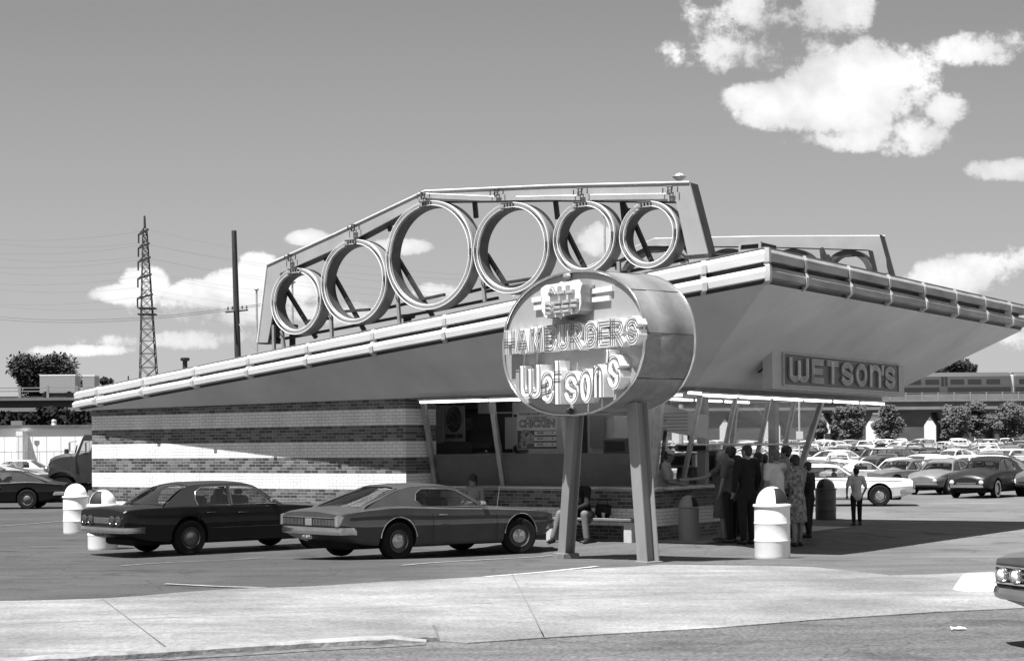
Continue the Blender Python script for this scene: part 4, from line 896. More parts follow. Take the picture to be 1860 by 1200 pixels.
# posts: rolled steel H sections
post_m = mat('post_paint', .27, .55, var=.12, scale=3, stretch=(1, 1, .25), bump=.08)
def post(pb, pt, wd, yb):
    b = gnd(*pb, .15) ; b.z = .1; r = ray(*pt); # top point on the drum underside in the plane of the posts
    tp = Vector((r.x * yb, yb, CAMH + r.z * yb)); tp.z += .12
    d = (tp - b).normalized(); ax = Vector((math.cos(rotE), math.sin(rotE), 0)); ax = (ax - d * ax.dot(d)).normalized(); ay_ = d.cross(ax); h = wd / 2; f = .018
    sec = [(-h, -h), (h, -h), (h, -h + f), (f / 2, -h + f), (f / 2, h - f), (h, h - f), (h, h), (-h, h), (-h, h - f), (-f / 2, h - f), (-f / 2, -h + f), (-h, -h + f)]
    m = MB(); rg = [[tuple(INV @ (p + ax * q[0] + ay_ * q[1])) for q in sec] for p in (b, tp)]
    vs = rg[0] + rg[1]; fs = [(i, (i + 1) % 12, (i + 1) % 12 + 12, i + 12) for i in range(12)]; fs += [(0, 1, 2, 3, 10, 11), (3, 4, 9, 10), (4, 5, 6, 7, 8, 9)]
    m.add(vs, fs); m.build('post', post_m, sg, smooth=0); return b
b1 = post((1028, 1006), (1046, 752), .205, 26.95); b2 = post((1178, 1021), (1157, 745), .245, 25.7)
for b, nm in ((b1, 'a'), (b2, 'b')):
    q = INV @ b; m = MB(); rg = []
    for k, (zz, s) in enumerate(((-.1, .7), (.015, .66), (.025, .6))): rg.append([(q.x + s * .26 * math.cos(R(45 + 90 * i)) * 1.3, q.y + s * .26 * math.sin(R(45 + 90 * i)) * 1.3, zz) for i in range(4)])
    m.loft(rg); m.build('footing', mat('footing_concrete', .16, .9, var=.25, bump=.5), sg, smooth=20)
# ================================================================== vehicles
def herm(pts, x):
    if x <= pts[0][0]: return pts[0][1]
    if x >= pts[-1][0]: return pts[-1][1]
    n = len(pts)
    for i in range(n - 1):
        if pts[i][0] <= x <= pts[i + 1][0]: break
    h = pts[i + 1][0] - pts[i][0]; t = (x - pts[i][0]) / h; s = (pts[i + 1][1] - pts[i][1]) / h
    def sl(k):
        if k <= 0 or k >= n - 1: return s if (k in (i, i + 1)) else 0
        a = (pts[k][1] - pts[k - 1][1]) / (pts[k][0] - pts[k - 1][0]); b = (pts[k + 1][1] - pts[k][1]) / (pts[k + 1][0] - pts[k][0])
        return 0 if a * b <= 0 else 2 * a * b / (a + b)
    m0, m1 = sl(i) * h, sl(i + 1) * h
    return (2 * t ** 3 - 3 * t * t + 1) * pts[i][1] + (t ** 3 - 2 * t * t + t) * m0 + (-2 * t ** 3 + 3 * t * t) * pts[i + 1][1] + (t ** 3 - t * t) * m1
paint = paintmat('car_paint', .34, .12); vinyl = mat('vinyl_roof', .014, .75, var=.2, scale=30, bump=.15); chrome = mat('chrome', .62, .16, metal=.95, var=.12, scale=3)
tyre_m = mat('tyre_rubber', .010, .85, var=.25, scale=12, spec=.25); well_m = mat('wheel_well', .008, .95); rim_m = mat('steel_rim', .10, .5, var=.2); hub_m = mat('hubcap', .50, .22, metal=.8, var=.2, scale=9)
carglass = glassmat('car_glass', .80, .10, .03); seat_m = mat('seat_vinyl', .03, .6, var=.3, scale=5); cabin_m = mat('cabin_dark', .012, .8)
light_glass = mat('headlamp_glass', .8, .1, var=.1, spec=.9); tail_m = mat('tail_lens', .05, .2, var=.4, scale=15, spec=.8); grille_m = mat('grille_dark', .03, .4, metal=.3); plate_w = mat('plate_dark', .08, .5); plate_t = mat('plate_letters', .7, .5); whitewall = mat('whitewall', .6, .6, var=.08)
TYPES = {
 'muscle': dict(L=4.95, W=1.88, zr=1.325, rx=-1.25, fx=1.57, rw=.335, crown=.055,
   top=[(-2.47, .80), (-2.3, .835), (-1.8, .885), (-1.2, .915), (-.7, .895), (0, .87), (.8, .85), (1.6, .815), (2.25, .765), (2.47, .72)],
   bot=[(-2.47, .46), (-2.2, .34), (-1.8, .26), (-1.2, .22), (1.6, .22), (2.0, .27), (2.3, .33), (2.47, .42)],
   plan=[(-2.47, .86), (-2.3, .90), (-1.3, .94), (0, .93), (1.6, .925), (2.2, .88), (2.47, .80)],
   side=[(.95, .86), (.30, 1.20), (.10, 1.255), (-.25, 1.275), (-.65, 1.27), (-1.0, 1.22), (-1.5, 1.06), (-1.95, .90)],
   wins=[[(.70, .90), (.24, 1.18), (.05, 1.215), (-.55, 1.225), (-.70, 1.14), (-.74, 1.02), (-.62, .92), (-.5, .90)]], yb=.80, yr=.60, bulge=(.16, .05), rg=((-1.0, 1.235), (-1.85, .93)), seats=(.05, -.75)),
 'sedan': dict(L=4.95, W=1.80, zr=1.34, rx=-1.13, fx=1.66, rw=.33, crown=.05,
   top=[(-2.47, .83), (-2.40, .865), (-1.8, .89), (-1.0, .90), (0, .885), (.9, .875), (1.7, .84), (2.3, .79), (2.47, .74)],
   bot=[(-2.47, .44), (-2.2, .33), (-1.8, .26), (-1.2, .22), (1.6, .22), (2.0, .27), (2.3, .33), (2.47, .42)],
   plan=[(-2.47, .855), (-2.40, .885), (-1.3, .90), (0, .90), (1.6, .885), (2.2, .84), (2.47, .76)],
   side=[(1.02, .88), (.44, 1.24), (.26, 1.295), (-.1, 1.315), (-.78, 1.305), (-1.12, 1.25), (-1.68, .92)],
   wins=[[(.82, .915), (.40, 1.21), (.24, 1.25), (-.14, 1.262), (-.17, .915)], [(-.23, .915), (-.20, 1.262), (-.76, 1.252), (-.90, 1.17), (-.94, 1.03), (-.90, .92)]], yb=.78, yr=.58, bulge=(.14, .05), rg=((-1.0, 1.235), (-1.55, .95)), seats=(.25, -.65)),
 'hardtop': dict(L=5.3, W=1.96, zr=1.37, rx=-1.38, fx=1.60, rw=.34, crown=.05,
   top=[(-2.65, .78), (-2.4, .83), (-1.6, .88), (-.8, .905), (.2, .885), (1.0, .875), (1.9, .86), (2.45, .835), (2.65, .79)],
   bot=[(-2.65, .42), (-2.3, .30), (-1.8, .23), (1.7, .22), (2.2, .28), (2.65, .42)],
   plan=[(-2.65, .90), (-2.3, .96), (-1.3, .98), (1.6, .97), (2.3, .94), (2.65, .88)],
   side=[(.95, .885), (.38, 1.24), (.18, 1.30), (-.3, 1.33), (-.85, 1.32), (-1.15, 1.27), (-1.75, .92)],
   wins=[[(.76, .915), (.33, 1.22), (.14, 1.265), (-.9, 1.275), (-1.05, 1.20), (-1.12, .93)]], yb=.86, yr=.64, bulge=(.15, .05), rg=((-1.12, 1.275), (-1.68, .94)), seats=(.2, -.75)),
 'wagon': dict(L=5.2, W=1.95, zr=1.45, rx=-1.38, fx=1.55, rw=.34, crown=.05,
   top=[(-2.6, .88), (-2.4, .91), (-.8, .91), (.2, .895), (1.0, .885), (1.9, .86), (2.4, .81), (2.6, .75)],
   bot=[(-2.6, .42), (-2.3, .30), (-1.8, .23), (1.7, .22), (2.2, .28), (2.6, .42)],
   plan=[(-2.6, .90), (-2.3, .96), (-1.3, .97), (1.6, .96), (2.3, .93), (2.6, .87)],
   side=[(.98, .89), (.45, 1.30), (.25, 1.37), (-.3, 1.405), (-1.9, 1.40), (-2.15, 1.36), (-2.5, .93)],
   wins=[[(.80, .925), (.40, 1.28), (.2, 1.325), (-.15, 1.335), (-.17, .925)], [(-.24, .925), (-.22, 1.335), (-.98, 1.335), (-1.02, .925)], [(-1.12, .925), (-1.1, 1.335), (-1.95, 1.33), (-2.22, .94)]], yb=.85, yr=.68, bulge=(.13, .04), rg=((-2.12, 1.36), (-2.45, .95)), seats=(.2, -.75)),
 'compact': dict(L=4.25, W=1.62, zr=1.42, rx=-1.15, fx=1.32, rw=.315, crown=.12,
   top=[(-2.12, .62), (-1.95, .76), (-1.5, .86), (-.9, .90), (.2, .90), (.8, .89), (1.3, .86), (1.8, .78), (2.05, .68), (2.12, .6)],
   bot=[(-2.12, .44), (-1.9, .34), (-1.5, .26), (1.4, .25), (1.9, .34), (2.12, .44)],
   plan=[(-2.12, .58), (-1.8, .74), (-1.0, .80), (1.0, .80), (1.7, .76), (2.05, .64), (2.12, .58)],
   side=[(.82, .90), (.42, 1.22), (.2, 1.33), (-.2, 1.38), (-.7, 1.35), (-1.1, 1.22), (-1.5, 1.02), (-1.72, .86)],
   wins=[[(.66, .93), (.36, 1.19), (.15, 1.29), (-.15, 1.315), (-.15, .93)], [(-.22, .93), (-.22, 1.315), (-.62, 1.29), (-.92, 1.18), (-1.02, 1.02), (-.9, .93)]], yb=.70, yr=.50, bulge=(.14, .07), rg=((-1.02, 1.27), (-1.55, .96)), seats=(.1, -.6)),
 'oldcar': dict(L=4.7, W=1.74, zr=1.55, rx=-1.3, fx=1.42, rw=.345, crown=.15,
   top=[(-2.35, .62), (-2.15, .78), (-1.6, .90), (-1.0, .96), (.2, .98), (.9, .97), (1.5, .93), (2.0, .84), (2.3, .70), (2.35, .62)],
   bot=[(-2.35, .44), (-2.1, .34), (-1.6, .27), (1.5, .27), (2.1, .36), (2.35, .44)],
   plan=[(-2.35, .62), (-2.0, .80), (-1.3, .87), (1.2, .87), (2.0, .83), (2.25, .72), (2.35, .6)],
   side=[(.82, .98), (.50, 1.32), (.3, 1.43), (-.1, 1.50), (-.6, 1.49), (-1.05, 1.36), (-1.5, 1.12), (-1.75, .95)],
   wins=[[(.66, 1.01), (.44, 1.29), (.26, 1.375), (-.1, 1.42), (-.1, 1.01)], [(-.18, 1.01), (-.18, 1.42), (-.58, 1.41), (-.85, 1.30), (-.98, 1.12), (-.9, 1.01)]], yb=.72, yr=.54, bulge=(.12, .06), rg=((-1.02, 1.38), (-1.5, 1.10)), seats=(.1, -.6)),
 'fastback': dict(L=4.9, W=1.9, zr=1.33, rx=-1.25, fx=1.5, rw=.335, crown=.06,
   top=[(-2.45, .76), (-2.2, .82), (-1.6, .89), (-.8, .90), (.2, .87), (.9, .86), (1.7, .83), (2.25, .78), (2.45, .72)],
   bot=[(-2.45, .42), (-2.2, .31), (-1.8, .24), (1.6, .22), (2.1, .28), (2.45, .42)],
   plan=[(-2.45, .84), (-2.2, .90), (-1.3, .95), (1.5, .93), (2.2, .88), (2.45, .80)],
   side=[(.92, .87), (.35, 1.20), (.12, 1.26), (-.3, 1.285), (-.7, 1.26), (-1.3, 1.12), (-2.0, .93), (-2.2, .87)],
   wins=[[(.72, .90), (.30, 1.18), (.1, 1.215), (-.6, 1.215), (-.95, 1.10), (-.98, .93)]], yb=.82, yr=.62, bulge=(.14, .05), rg=((-.95, 1.20), (-2.0, .94)), seats=(.1, -.75)),
}
def bool_cut(body, cutter):
    md = body.modifiers.new('b', 'BOOLEAN'); md.operation = 'DIFFERENCE'; md.object = cutter; md.solver = 'EXACT'; md.material_mode = 'TRANSFER'
    dg = bpy.context.evaluated_depsgraph_get(); me = bpy.data.meshes.new_from_object(body.evaluated_get(dg)); body.modifiers.clear(); old = body.data; body.data = me; bpy.data.meshes.remove(old)
    cm = cutter.data; bpy.data.objects.remove(cutter); bpy.data.meshes.remove(cm); me.shade_smooth(); me.set_sharp_from_angle(angle=R(17))
def make_car(kind, label, name='parked_car', color=.1, detail=2, roof='paint', loc=(0, 0, 0), rz=0, group=None, cat='car', steer=0, ww=False, opts=()):
    P = TYPES[kind]; root = thing(name, label, cat, loc, rz, group); L, Wd = P['L'], P['W']; col = (color, color, color, 1)
    b_, t_, w_ = (lambda x: herm(P['bot'], x)), (lambda x: herm(P['top'], x)), (lambda x: herm(P['plan'], x))
    # body shell
    m = MB(); ns = 46 if detail > 1 else 26; rings = []
    for k in range(ns + 1):
        x = -L / 2 + L * (0.5 - 0.5 * math.cos(PI * k / ns)) if detail > 1 else -L / 2 + L * k / ns
        b, t, w = b_(x), t_(x), w_(x); h = t - b; c = P['crown']
        half = [(0, b), (.75 * w, b), (.93 * w, b + .03), (.975 * w, b + .22 * h), (1.0 * w, b + .50 * h), (1.0 * w, b + .62 * h), (.985 * w, t - .12 * h), (.965 * w, t - .015), (.93 * w, t + .012), (.72 * w, t + .45 * c), (.35 * w, t + .88 * c), (0, t + c)]
        if kind not in ('compact', 'oldcar'):
            cz_ = b + (.52 + .10 * (x / L + .5)) * h
            half = [(0, b), (.75 * w, b), (.90 * w, b + .02), (.945 * w, b + .12 * h), (.965 * w, b + .32 * h), (1.0 * w, cz_), (.992 * w, cz_ + .02), (.965 * w, t - .012), (.945 * w, t + .006), (.72 * w, t + .5 * c), (.35 * w, t + .9 * c), (0, t + c)]
        rings.append([(x, y, z) for y, z in half] + [(x, -y, z) for y, z in half[-2:0:-1]])
    m.loft(rings); body = m.build('body', [paint, well_m], root, smooth=28); body.color = col
    cut = MB(); rr = P['rw'] + .055
    for ax_ in (P['rx'], P['fx']):
        for s in (-1, 1): 
            y0, y1 = s * (Wd / 2 - .30), s * (Wd / 2 + .15)
            na = 20 if detail > 1 else 10; zc_ = P['rw'] + .02
            prof_ = [(ax_ + rr * math.cos(R(180 - 180 * q / na)), zc_ + rr * math.sin(R(180 - 180 * q / na))) for q in range(na + 1)] + [(ax_ + rr * .96, -.2), (ax_ - rr * .96, -.2)]
            cut.loft([[(a_, y0, z_) for a_, z_ in prof_], [(a_, y1, z_) for a_, z_ in prof_]], m=1)
    bool_cut(body, cut.build('cutter', [paint, well_m], root, smooth=0))
    # underbody shadow block
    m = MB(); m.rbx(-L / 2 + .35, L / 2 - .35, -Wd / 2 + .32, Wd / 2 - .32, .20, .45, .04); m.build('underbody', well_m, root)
    # greenhouse
    zb = P['side'][0][1]; zr = max(p[1] for p in P['side']); yb, yr = P['yb'], P['yr']
    def ys(z): return yb + (yr - yb) * max(-.3, (z - zb) / (zr - zb)) * (1 - .0)
    sd = P['side']; lo = [(p[0], p[1]) for p in sd]
    lo[0] = (lo[0][0], lo[0][1] - .03); lo[-1] = (lo[-1][0], lo[-1][1] - .05)
    dens = []
    for a, b in zip(lo, lo[1:]):
        dens.append(a); 
    dens.append(lo[-1])
    rp = MB()
    for s in (-1, 1): rp.poly(dens, P['wins'], lambda a, z, d: (a, s * (ys(z) - d), z), 0, .035)
    top = sd[1:-1]; xs_ = []; n = 14
    pts = sorted([(p[0], p[1]) for p in sd[1:]])
    for k in range(n + 1):
        x = top[0][0] + (P['rg'][0][0] - top[0][0]) * k / n; xs_.append((x, herm(pts, x)))
    rg = []; ny = 10
    for x, z in xs_:
        y_ = ys(z); up = [(x, y_ * (-1 + 2 * j / ny) * 1.0, z + .045 * (1 - (-1 + 2 * j / ny) ** 2) ** .8) for j in range(ny + 1)]
        rg.append(up + [(p[0], p[1] * .98, p[2] - .03) for p in reversed(up)])
    rp.loft(rg)
    ins = .13 if kind in ('muscle', 'fastback') else .05; (gx0, _), (gx1, gz1_) = P['rg']; gz0_ = herm(pts, gx0) - .01
    for s in (-1, 1):
        st_ = []
        for k in range(9):
            t = k / 8; x = gx0 + (lo[-1][0] - gx0) * t; z = herm(pts, x) - (.0 if k < 8 else .04); gz_ = gz0_ + (gz1_ - gz0_) * t; gx_ = gx0 + (gx1 - gx0) * t
            st_.append([(x, s * ys(z), z + .002), (gx_, s * (ys(gz_) - ins - .01), gz_ + .012), (gx_, s * (ys(gz_) - ins - .01), gz_ - .03), (x, s * (ys(z) - .03), z - .03)])
        rp.loft(st_)
    rm = paint if roof == 'paint' else vinyl if roof == 'vinyl' else mat('white_roof_paint', .78, .4, var=.04)
    ro = rp.build('roof', rm, root, smooth=32); ro.color = col
    def glassq(nm, p0, p1, bl0, bl1, sgn, inset=.03):
        g = MB(); rg = []
        for i in range(6):
            s_ = i / 5; x = p0[0] + (p1[0] - p0[0]) * s_; z = p0[1] + (p1[1] - p0[1]) * s_; bl = bl0 + (bl1 - bl0) * s_; yy = ys(z) - inset
            rg.append([(x + sgn * bl * (1 - (-1 + j / 4) ** 2) , yy * (-1 + j / 4), z + .045 * s_ * (1 - (-1 + j / 4) ** 2)) for j in range(9)])
        g.loft(rg, False, False); return g.build(nm, carglass, root, smooth=60)
    glassq('windshield', (sd[0][0] - .02, sd[0][1] - .02), (sd[1][0] * .6 + sd[2][0] * .4 + .04, sd[1][1] * .55 + sd[2][1] * .45), P['bulge'][0], P['bulge'][1], 1)
    glassq('rear_window', P['rg'][1], (gx0, gz0_), .05, .0, -1, ins)
    if kind in ('muscle', 'fastback', 'sedan', 'compact', 'oldcar'):
        pass
    if detail > 0:
        for w in P['wins']:
            g = MB()
            for s in (1, -1): g.poly(w, [], lambda a, z, d: (a, s * (ys(z) - .018 - d), z), 0, .003)
            g.build('side_window', carglass, root, smooth=0)
    # cabin floor and seats
    m = MB(); x0, x1 = sd[-1][0] + .15, sd[0][0] - .05; rg = []
    for k in range(8):
        x = x0 + (x1 - x0) * k / 7; z = t_(x) + P['crown'] + .006; rg.append([(x, -yb * .93, t_(x) + .022), (x, -yb * .5, z - .01), (x, yb * .5, z - .01), (x, yb * .93, t_(x) + .022)])
    m.loft(rg, False, False); m.build('cabin', cabin_m, root, smooth=0)
    if detail > 0:
        for q, sx_ in enumerate(P['seats']):
            m = MB()
            for s in ((-1, 1) if (q == 0 and detail > 1) else (0,)):
                wd = .26 if s else .60; m.rbx(sx_ - .10, sx_ + .06, s * .36 - wd, s * .36 + wd, t_(0) - .1, t_(0) + .20, .05)
                if s: m.rbx(sx_ - .09, sx_ + .02, s * .36 - .12, s * .36 + .12, t_(0) + .21, t_(0) + .31, .04)
            m.build('seat', seat_m, root)
        m = MB(); m.tube([(P['side'][0][0] - .42 + .17 * math.sin(a) * .35, .36 + .17 * math.cos(a), t_(0) + .06 + .17 * math.sin(a)) for a in [2 * PI * i / 18 for i in range(18)]], .012, 5, closed=True); m.build('steering_wheel', cabin_m, root)
    # wheels
    for ax_ in (P['rx'], P['fx']):
        for s in (-1, 1):
            rw = P['rw']; wo = bpy.data.objects.new('wheel', None); 
            M_ = Matrix.Translation((ax_, s * (Wd / 2 - .115), rw)) @ Matrix.Rotation(R(steer) if ax_ > 0 else 0, 4, 'Z') @ Matrix.Rotation(-s * PI / 2, 4, 'X')
            m = MB(); n = 32 if detail > 1 else 16
            m.lathe([(rw * .60, -.10), (rw * .90, -.10), (rw * .985, -.075), (rw, -.04), (rw, .04), (rw * .985, .075), (rw * .90, .10), (rw * .60, .095), (rw * .58, 0)], n, 0, M_, caps=False)
            wh = m.build('wheel', tyre_m, root, smooth=40)
            m = MB(); m.lathe([(rw * .60, .085), (rw * .585, .097), (rw * .56, .092), (rw * .54, .05), (rw * .42, .045), (rw * .40, .06), (.001, .062)], n, 0, M_, caps=False); m.build('rim', rim_m, wh, smooth=40)
            m = MB(); hr = .38 if kind in ('muscle',) else .44
            m.lathe([(rw * hr, .058), (rw * hr, .075), (rw * (hr - .04), .088), (rw * .22, .10), (rw * .12, .112), (.001, .116)], n, 0, M_, caps=False); m.build('hubcap', hub_m if 'darkcap' not in opts else rim_m, wh, smooth=30)
            if ww: m = MB(); m.lathe([(rw * .66, .1015), (rw * .88, .1015)], n, 0, M_, caps=False); m.build('whitewall', whitewall, wh, smooth=0)
            if detail > 1 and 'lip' in opts:
                m = MB(); yy = s * (w_(ax_) + .004); m.tube([(ax_ + (rr + .004) * math.cos(a), yy * (1 - .01 * abs(math.cos(a))), rw + .02 + (rr + .004) * math.sin(a)) for a in [R(6 + 168 * i / 20) for i in range(21)]], .011, 5); m.build('arch_trim', chrome, root)
    # bumpers: wrapped bars following the plan of the ends
    def bumper(front, z0, z1, out=.07, nm='bumper', wrap=.35):
        m = MB(); s = 1 if front else -1; xe = s * L / 2; we = w_(xe) + .035; rg = []
        ptsx = [(-we - .01, -wrap), (-we + .02, -.04), (-we * .75, out * .7), (-we * .35, out), (0, out * 1.05), (we * .35, out), (we * .75, out * .7), (we - .02, -.04), (we + .01, -wrap)]
        for y, dx in ptsx:
            x = xe + s * dx; zz = z0; nx = s * .045
            rg.append([(x - nx * 1.2, y * .985, z0), (x + nx * .6, y, z0 + .01), (x + nx, y, (z0 + z1) / 2), (x + nx * .6, y, z1 - .01), (x - nx * 1.2, y * .985, z1)])
        m.loft(rg); m.build(nm, chrome, root, smooth=35)
    zf = b_(L / 2 - .05); zr_ = b_(-L / 2 + .05)
    zbm = .50 if kind not in ('compact', 'oldcar') else .46
    bumper(True, zbm - .07, zbm + .05); 
    if kind == 'muscle': bumper(False, .46, .60, .05, wrap=.30)
    else: bumper(False, zbm - .06, zbm + .06)
    if detail > 0:
        # grille and lamps
        xf = L / 2 + .004; wf = w_(L / 2); zt0 = t_(L / 2)
        m = MB(); gz0, gz1 = zbm + .055, zt0 - .035
        if kind in ('compact', 'oldcar'): m.rbx(xf - .02, xf + .02, -wf * .62, wf * .62, gz0, gz1 - .03, .01)
        else: m.rbx(xf - .02, xf + .015, -wf * .95, wf * .95, gz0, gz1, .01)
        gr = m.build('grille', grille_m, root)
        m = MB()
        for k in range(4): z = gz0 + (gz1 - gz0) * (k + .5) / 4; m.bx(xf + .018, xf + .03, -wf * (.6 if kind in ('compact', 'oldcar') else .94), wf * (.6 if kind in ('compact', 'oldcar') else .94), z - .008, z + .008)
        m.build('grille_bars', chrome, gr, smooth=0)
        for s in (-1, 1):
            for yy in ((.80, .56) if kind not in ('compact', 'oldcar') else (.92,)):
                hz_ = (gz0 + gz1) / 2 + (.05 if len('x') and kind in ('compact', 'oldcar') else 0); r_ = .075 if kind not in ('compact', 'oldcar') else .10; xx = xf + .02 if kind not in ('compact', 'oldcar') else L / 2 - .02
                m = MB(); TT = Matrix.Translation((xx, s * wf * yy, hz_)) @ Matrix.Rotation(PI / 2, 4, 'Y'); m.lathe([(r_, -.05), (r_, .03), (r_ * .88, .045), (r_ * .85, .03)], 18, 0, TT, caps=False); bz = m.build('headlight', chrome, root)
                m = MB(); m.lathe([(r_ * .86, .028), (r_ * .6, .042), (.001, .05)], 18, 0, TT, caps=False); m.build('lens', light_glass, bz, smooth=60)
        xr = -L / 2 - .004; wr = w_(-L / 2)
        if 'fullrear' in opts:
            m = MB(); m.rbx(xr - .018, xr + .02, -wr * .93, wr * .93, .605, .745, .012); tl = m.build('taillight_panel', grille_m, root)
            m = MB(); m.tube([(xr - .02, -wr * .94, .60), (xr - .02, -wr * .94, .755), (xr - .02, wr * .94, .755), (xr - .02, wr * .94, .60)], .009, 5); m.build('chrome_surround', chrome, tl)
            for s in (-1, 1):
                m = MB()
                for k in range(15): y = s * (wr * .20 + k * wr * .70 / 14); m.bx(xr - .032, xr - .016, y - .008, y + .008, .625, .73)
                m.build('taillight', mat('ribbed_lens', .13, .25, var=.3, spec=.9), tl, smooth=0)
                m = MB(); m.rbx(xr - .05, xr + .16, s * wr * .96 - .035, s * wr * .96 + .035, .60, .80, .02); m.build('end_cap', chrome, root)
            m = MB(); m.rbx(xr - .03, xr - .015, -.10, .10, .615, .735, .005); m.build('fuel_flap', mat('flap_grey', .22, .4), tl)
        elif kind == 'sedan':
            for s in (-1, 1):
                m = MB(); m.rbx(xr - .02, xr + .02, s * wr * .63 - .24, s * wr * .63 + .24, .60, .735, .03); tl = m.build('taillight', grille_m, root)
                for q in (-.12, .12): m = MB(); TT = Matrix.Translation((xr - .02, s * wr * .63 + q, .668)) @ Matrix.Rotation(-PI / 2, 4, 'Y'); m.lathe([(.095, -.01), (.09, .01), (.06, .022), (.055, .014), (.001, .03)], 14, 0, TT, caps=False); m.build('lens', tail_m, tl)
            m = MB(); m.rbx(xr - .012, xr + .01, -.30, .30, .61, .725, .008); m.build('rear_panel', mat('rear_panel_grey', .09, .4), root)
        else:
            for s in (-1, 1): m = MB(); m.rbx(xr - .02, xr + .03, s * wr * .70 - .16, s * wr * .70 + .16, .60, .70, .02); m.build('taillight', tail_m, root)
        m = MB(); px_ = xr - .045; m.rbx(px_ - .02, px_, -.155, .155, .385 if kind in ('muscle', 'sedan') else .50, .535 if kind in ('muscle', 'sedan') else .64, .004); pl = m.build('licence_plate', plate_w, root)
        if detail > 1:
            vs, fs = text_mesh('2Y·JD7' if kind == 'muscle' else 'YJ·4062', .105, .001, .001, sx=.78); m = MB(); m.add([(px_ - .021 - c, -a, .46 + b) for a, b, c in vs], fs); m.build('plate_lettering', plate_t, pl, smooth=0, fix=False)
            for s in (-1, 1):
                m = MB(); hx = -.28 if kind == 'muscle' else -.02; m.rbx(hx - .10, hx + .09, s * (w_(hx) + .012) - .012, s * (w_(hx) + .012) + .012, .755, .785, .01); m.build('door_handle', chrome, root)
                if kind == 'sedan': m = MB(); m.rbx(-.80, -.62, s * (w_(-.7) + .012) - .012, s * (w_(-.7) + .012) + .012, .775, .80, .01); m.build('door_handle', chrome, root)
                for dx in ((-.50, .98) if kind == 'muscle' else (-.97, -.19, 1.0)):
                    m = MB(); rg = []
                    for k in range(9):
                        z = b_(dx) + .06 + (t_(dx) - b_(dx) - .06) * k / 8; f_ = (z - b_(dx)) / (t_(dx) - b_(dx)); w = w_(dx) * (.975 if f_ < .25 else 1.0 if f_ < .7 else 1.0 - .05 * (f_ - .7) / .3); rg.append([(dx - .004, s * (w + .0015), z), (dx + .004, s * (w + .0015), z)])
                    m.loft(rg, False, False); m.build('door_gap', well_m, root, smooth=0)
                m = MB(); m.tube([(x, s * (w_(x) * .985), t_(x) - .0) for x in [-2.3 + .2 * i for i in range(24)] if abs(x) < L / 2 - .1], .006, 4); m.build('beltline_trim', chrome if kind == 'muscle' else paint, root).color = col
            m = MB(); m.rbx(.62, .74, -(yb + .12), -(yb + .02), t_(.7) + .06, t_(.7) + .14, .02); m.build('side_mirror', chrome, root)
            if 'antenna' in opts: m = MB(); m.cyl((1.15, -.72, .85), (1.2, -.74, 1.25), .0035, n=5); m.build('antenna', chrome, root)
            for w in P['wins']:
                for s in (-1, 1): m = MB(); m.tube([(p[0], s * (ys(p[1]) + .004), p[1]) for p in w], .009, 5, closed=True); m.build('window_trim', chrome, root)
            m = MB()
            for s in (-1, 1): m.tube([(x - .0, s * (ys(z) - .13 if kind == 'muscle' else ys(z) - .05), z + .012) for x, z in (P['rg'][1], P['rg'][0])], .010, 5)
            m.tube([(P['rg'][0][0] - .02 * (1 - (j / 4 - 1) ** 2), (ys(P['rg'][0][1]) - .13) * (j / 4 - 1), P['rg'][0][1] + .045 * (1 - (j / 4 - 1) ** 2) + .01) for j in range(9)], .010, 5)
            m.build('rear_window_trim', chrome, root)
            if kind in ('sedan', 'muscle'):
                m = MB()
                for s in (-1, 1):
                    z0 = .50 if kind == 'sedan' else .60; m.tube([(x, s * (w_(x) + .006), z0 + (.0 if kind == 'sedan' else .04)) for x in [P['rx'] + .42 + .1 * i for i in range(19)]], .005, 4)
                if kind == 'sedan': m.build('side_trim', mat('dull_trim', .16, .35, metal=.4), root)
    return root
LH = R(41.2); hd = Vector((math.cos(LH), math.sin(LH), 0)); lf = Vector((-math.sin(LH), math.cos(LH), 0))
def seat_car(o, c, tilt=0.0):
    o.location = (c[0], c[1], gz(c[0], c[1]) - .0)
    f = Vector((c[0], c[1])) + Vector((math.cos(o.rotation_euler.z), math.sin(o.rotation_euler.z))) * 1.4; b = Vector((c[0], c[1])) * 2 - f
    zf, zb_ = gz(f.x, f.y), gz(b.x, b.y); o.location.z = (zf + zb_) / 2; o.rotation_euler = Matrix.Rotation(o.rotation_euler.z, 3, 'Z').to_euler() ; 
    o.rotation_euler.rotate_axis('Y', -math.atan2(zf - zb_, 2.8))
ra = Vector((-2.57, 28.99, 0)); c = ra + hd * 1.25
cougar = make_car('muscle', 'mid grey two door hardtop with ribbed full width tail, parked nose in to the stand', color=.062, rz=LH, steer=-22, opts=('lip', 'fullrear', 'antenna')); seat_car(cougar, c)
ra = Vector((-6.49, 31.06, 0)); c = ra + hd * 1.08 + lf * .03
comet = make_car('sedan', 'black four door sedan with dark vinyl roof, left of the grey hardtop', color=.007, roof='vinyl', rz=LH, opts=('darkcap',)); seat_car(comet, c)
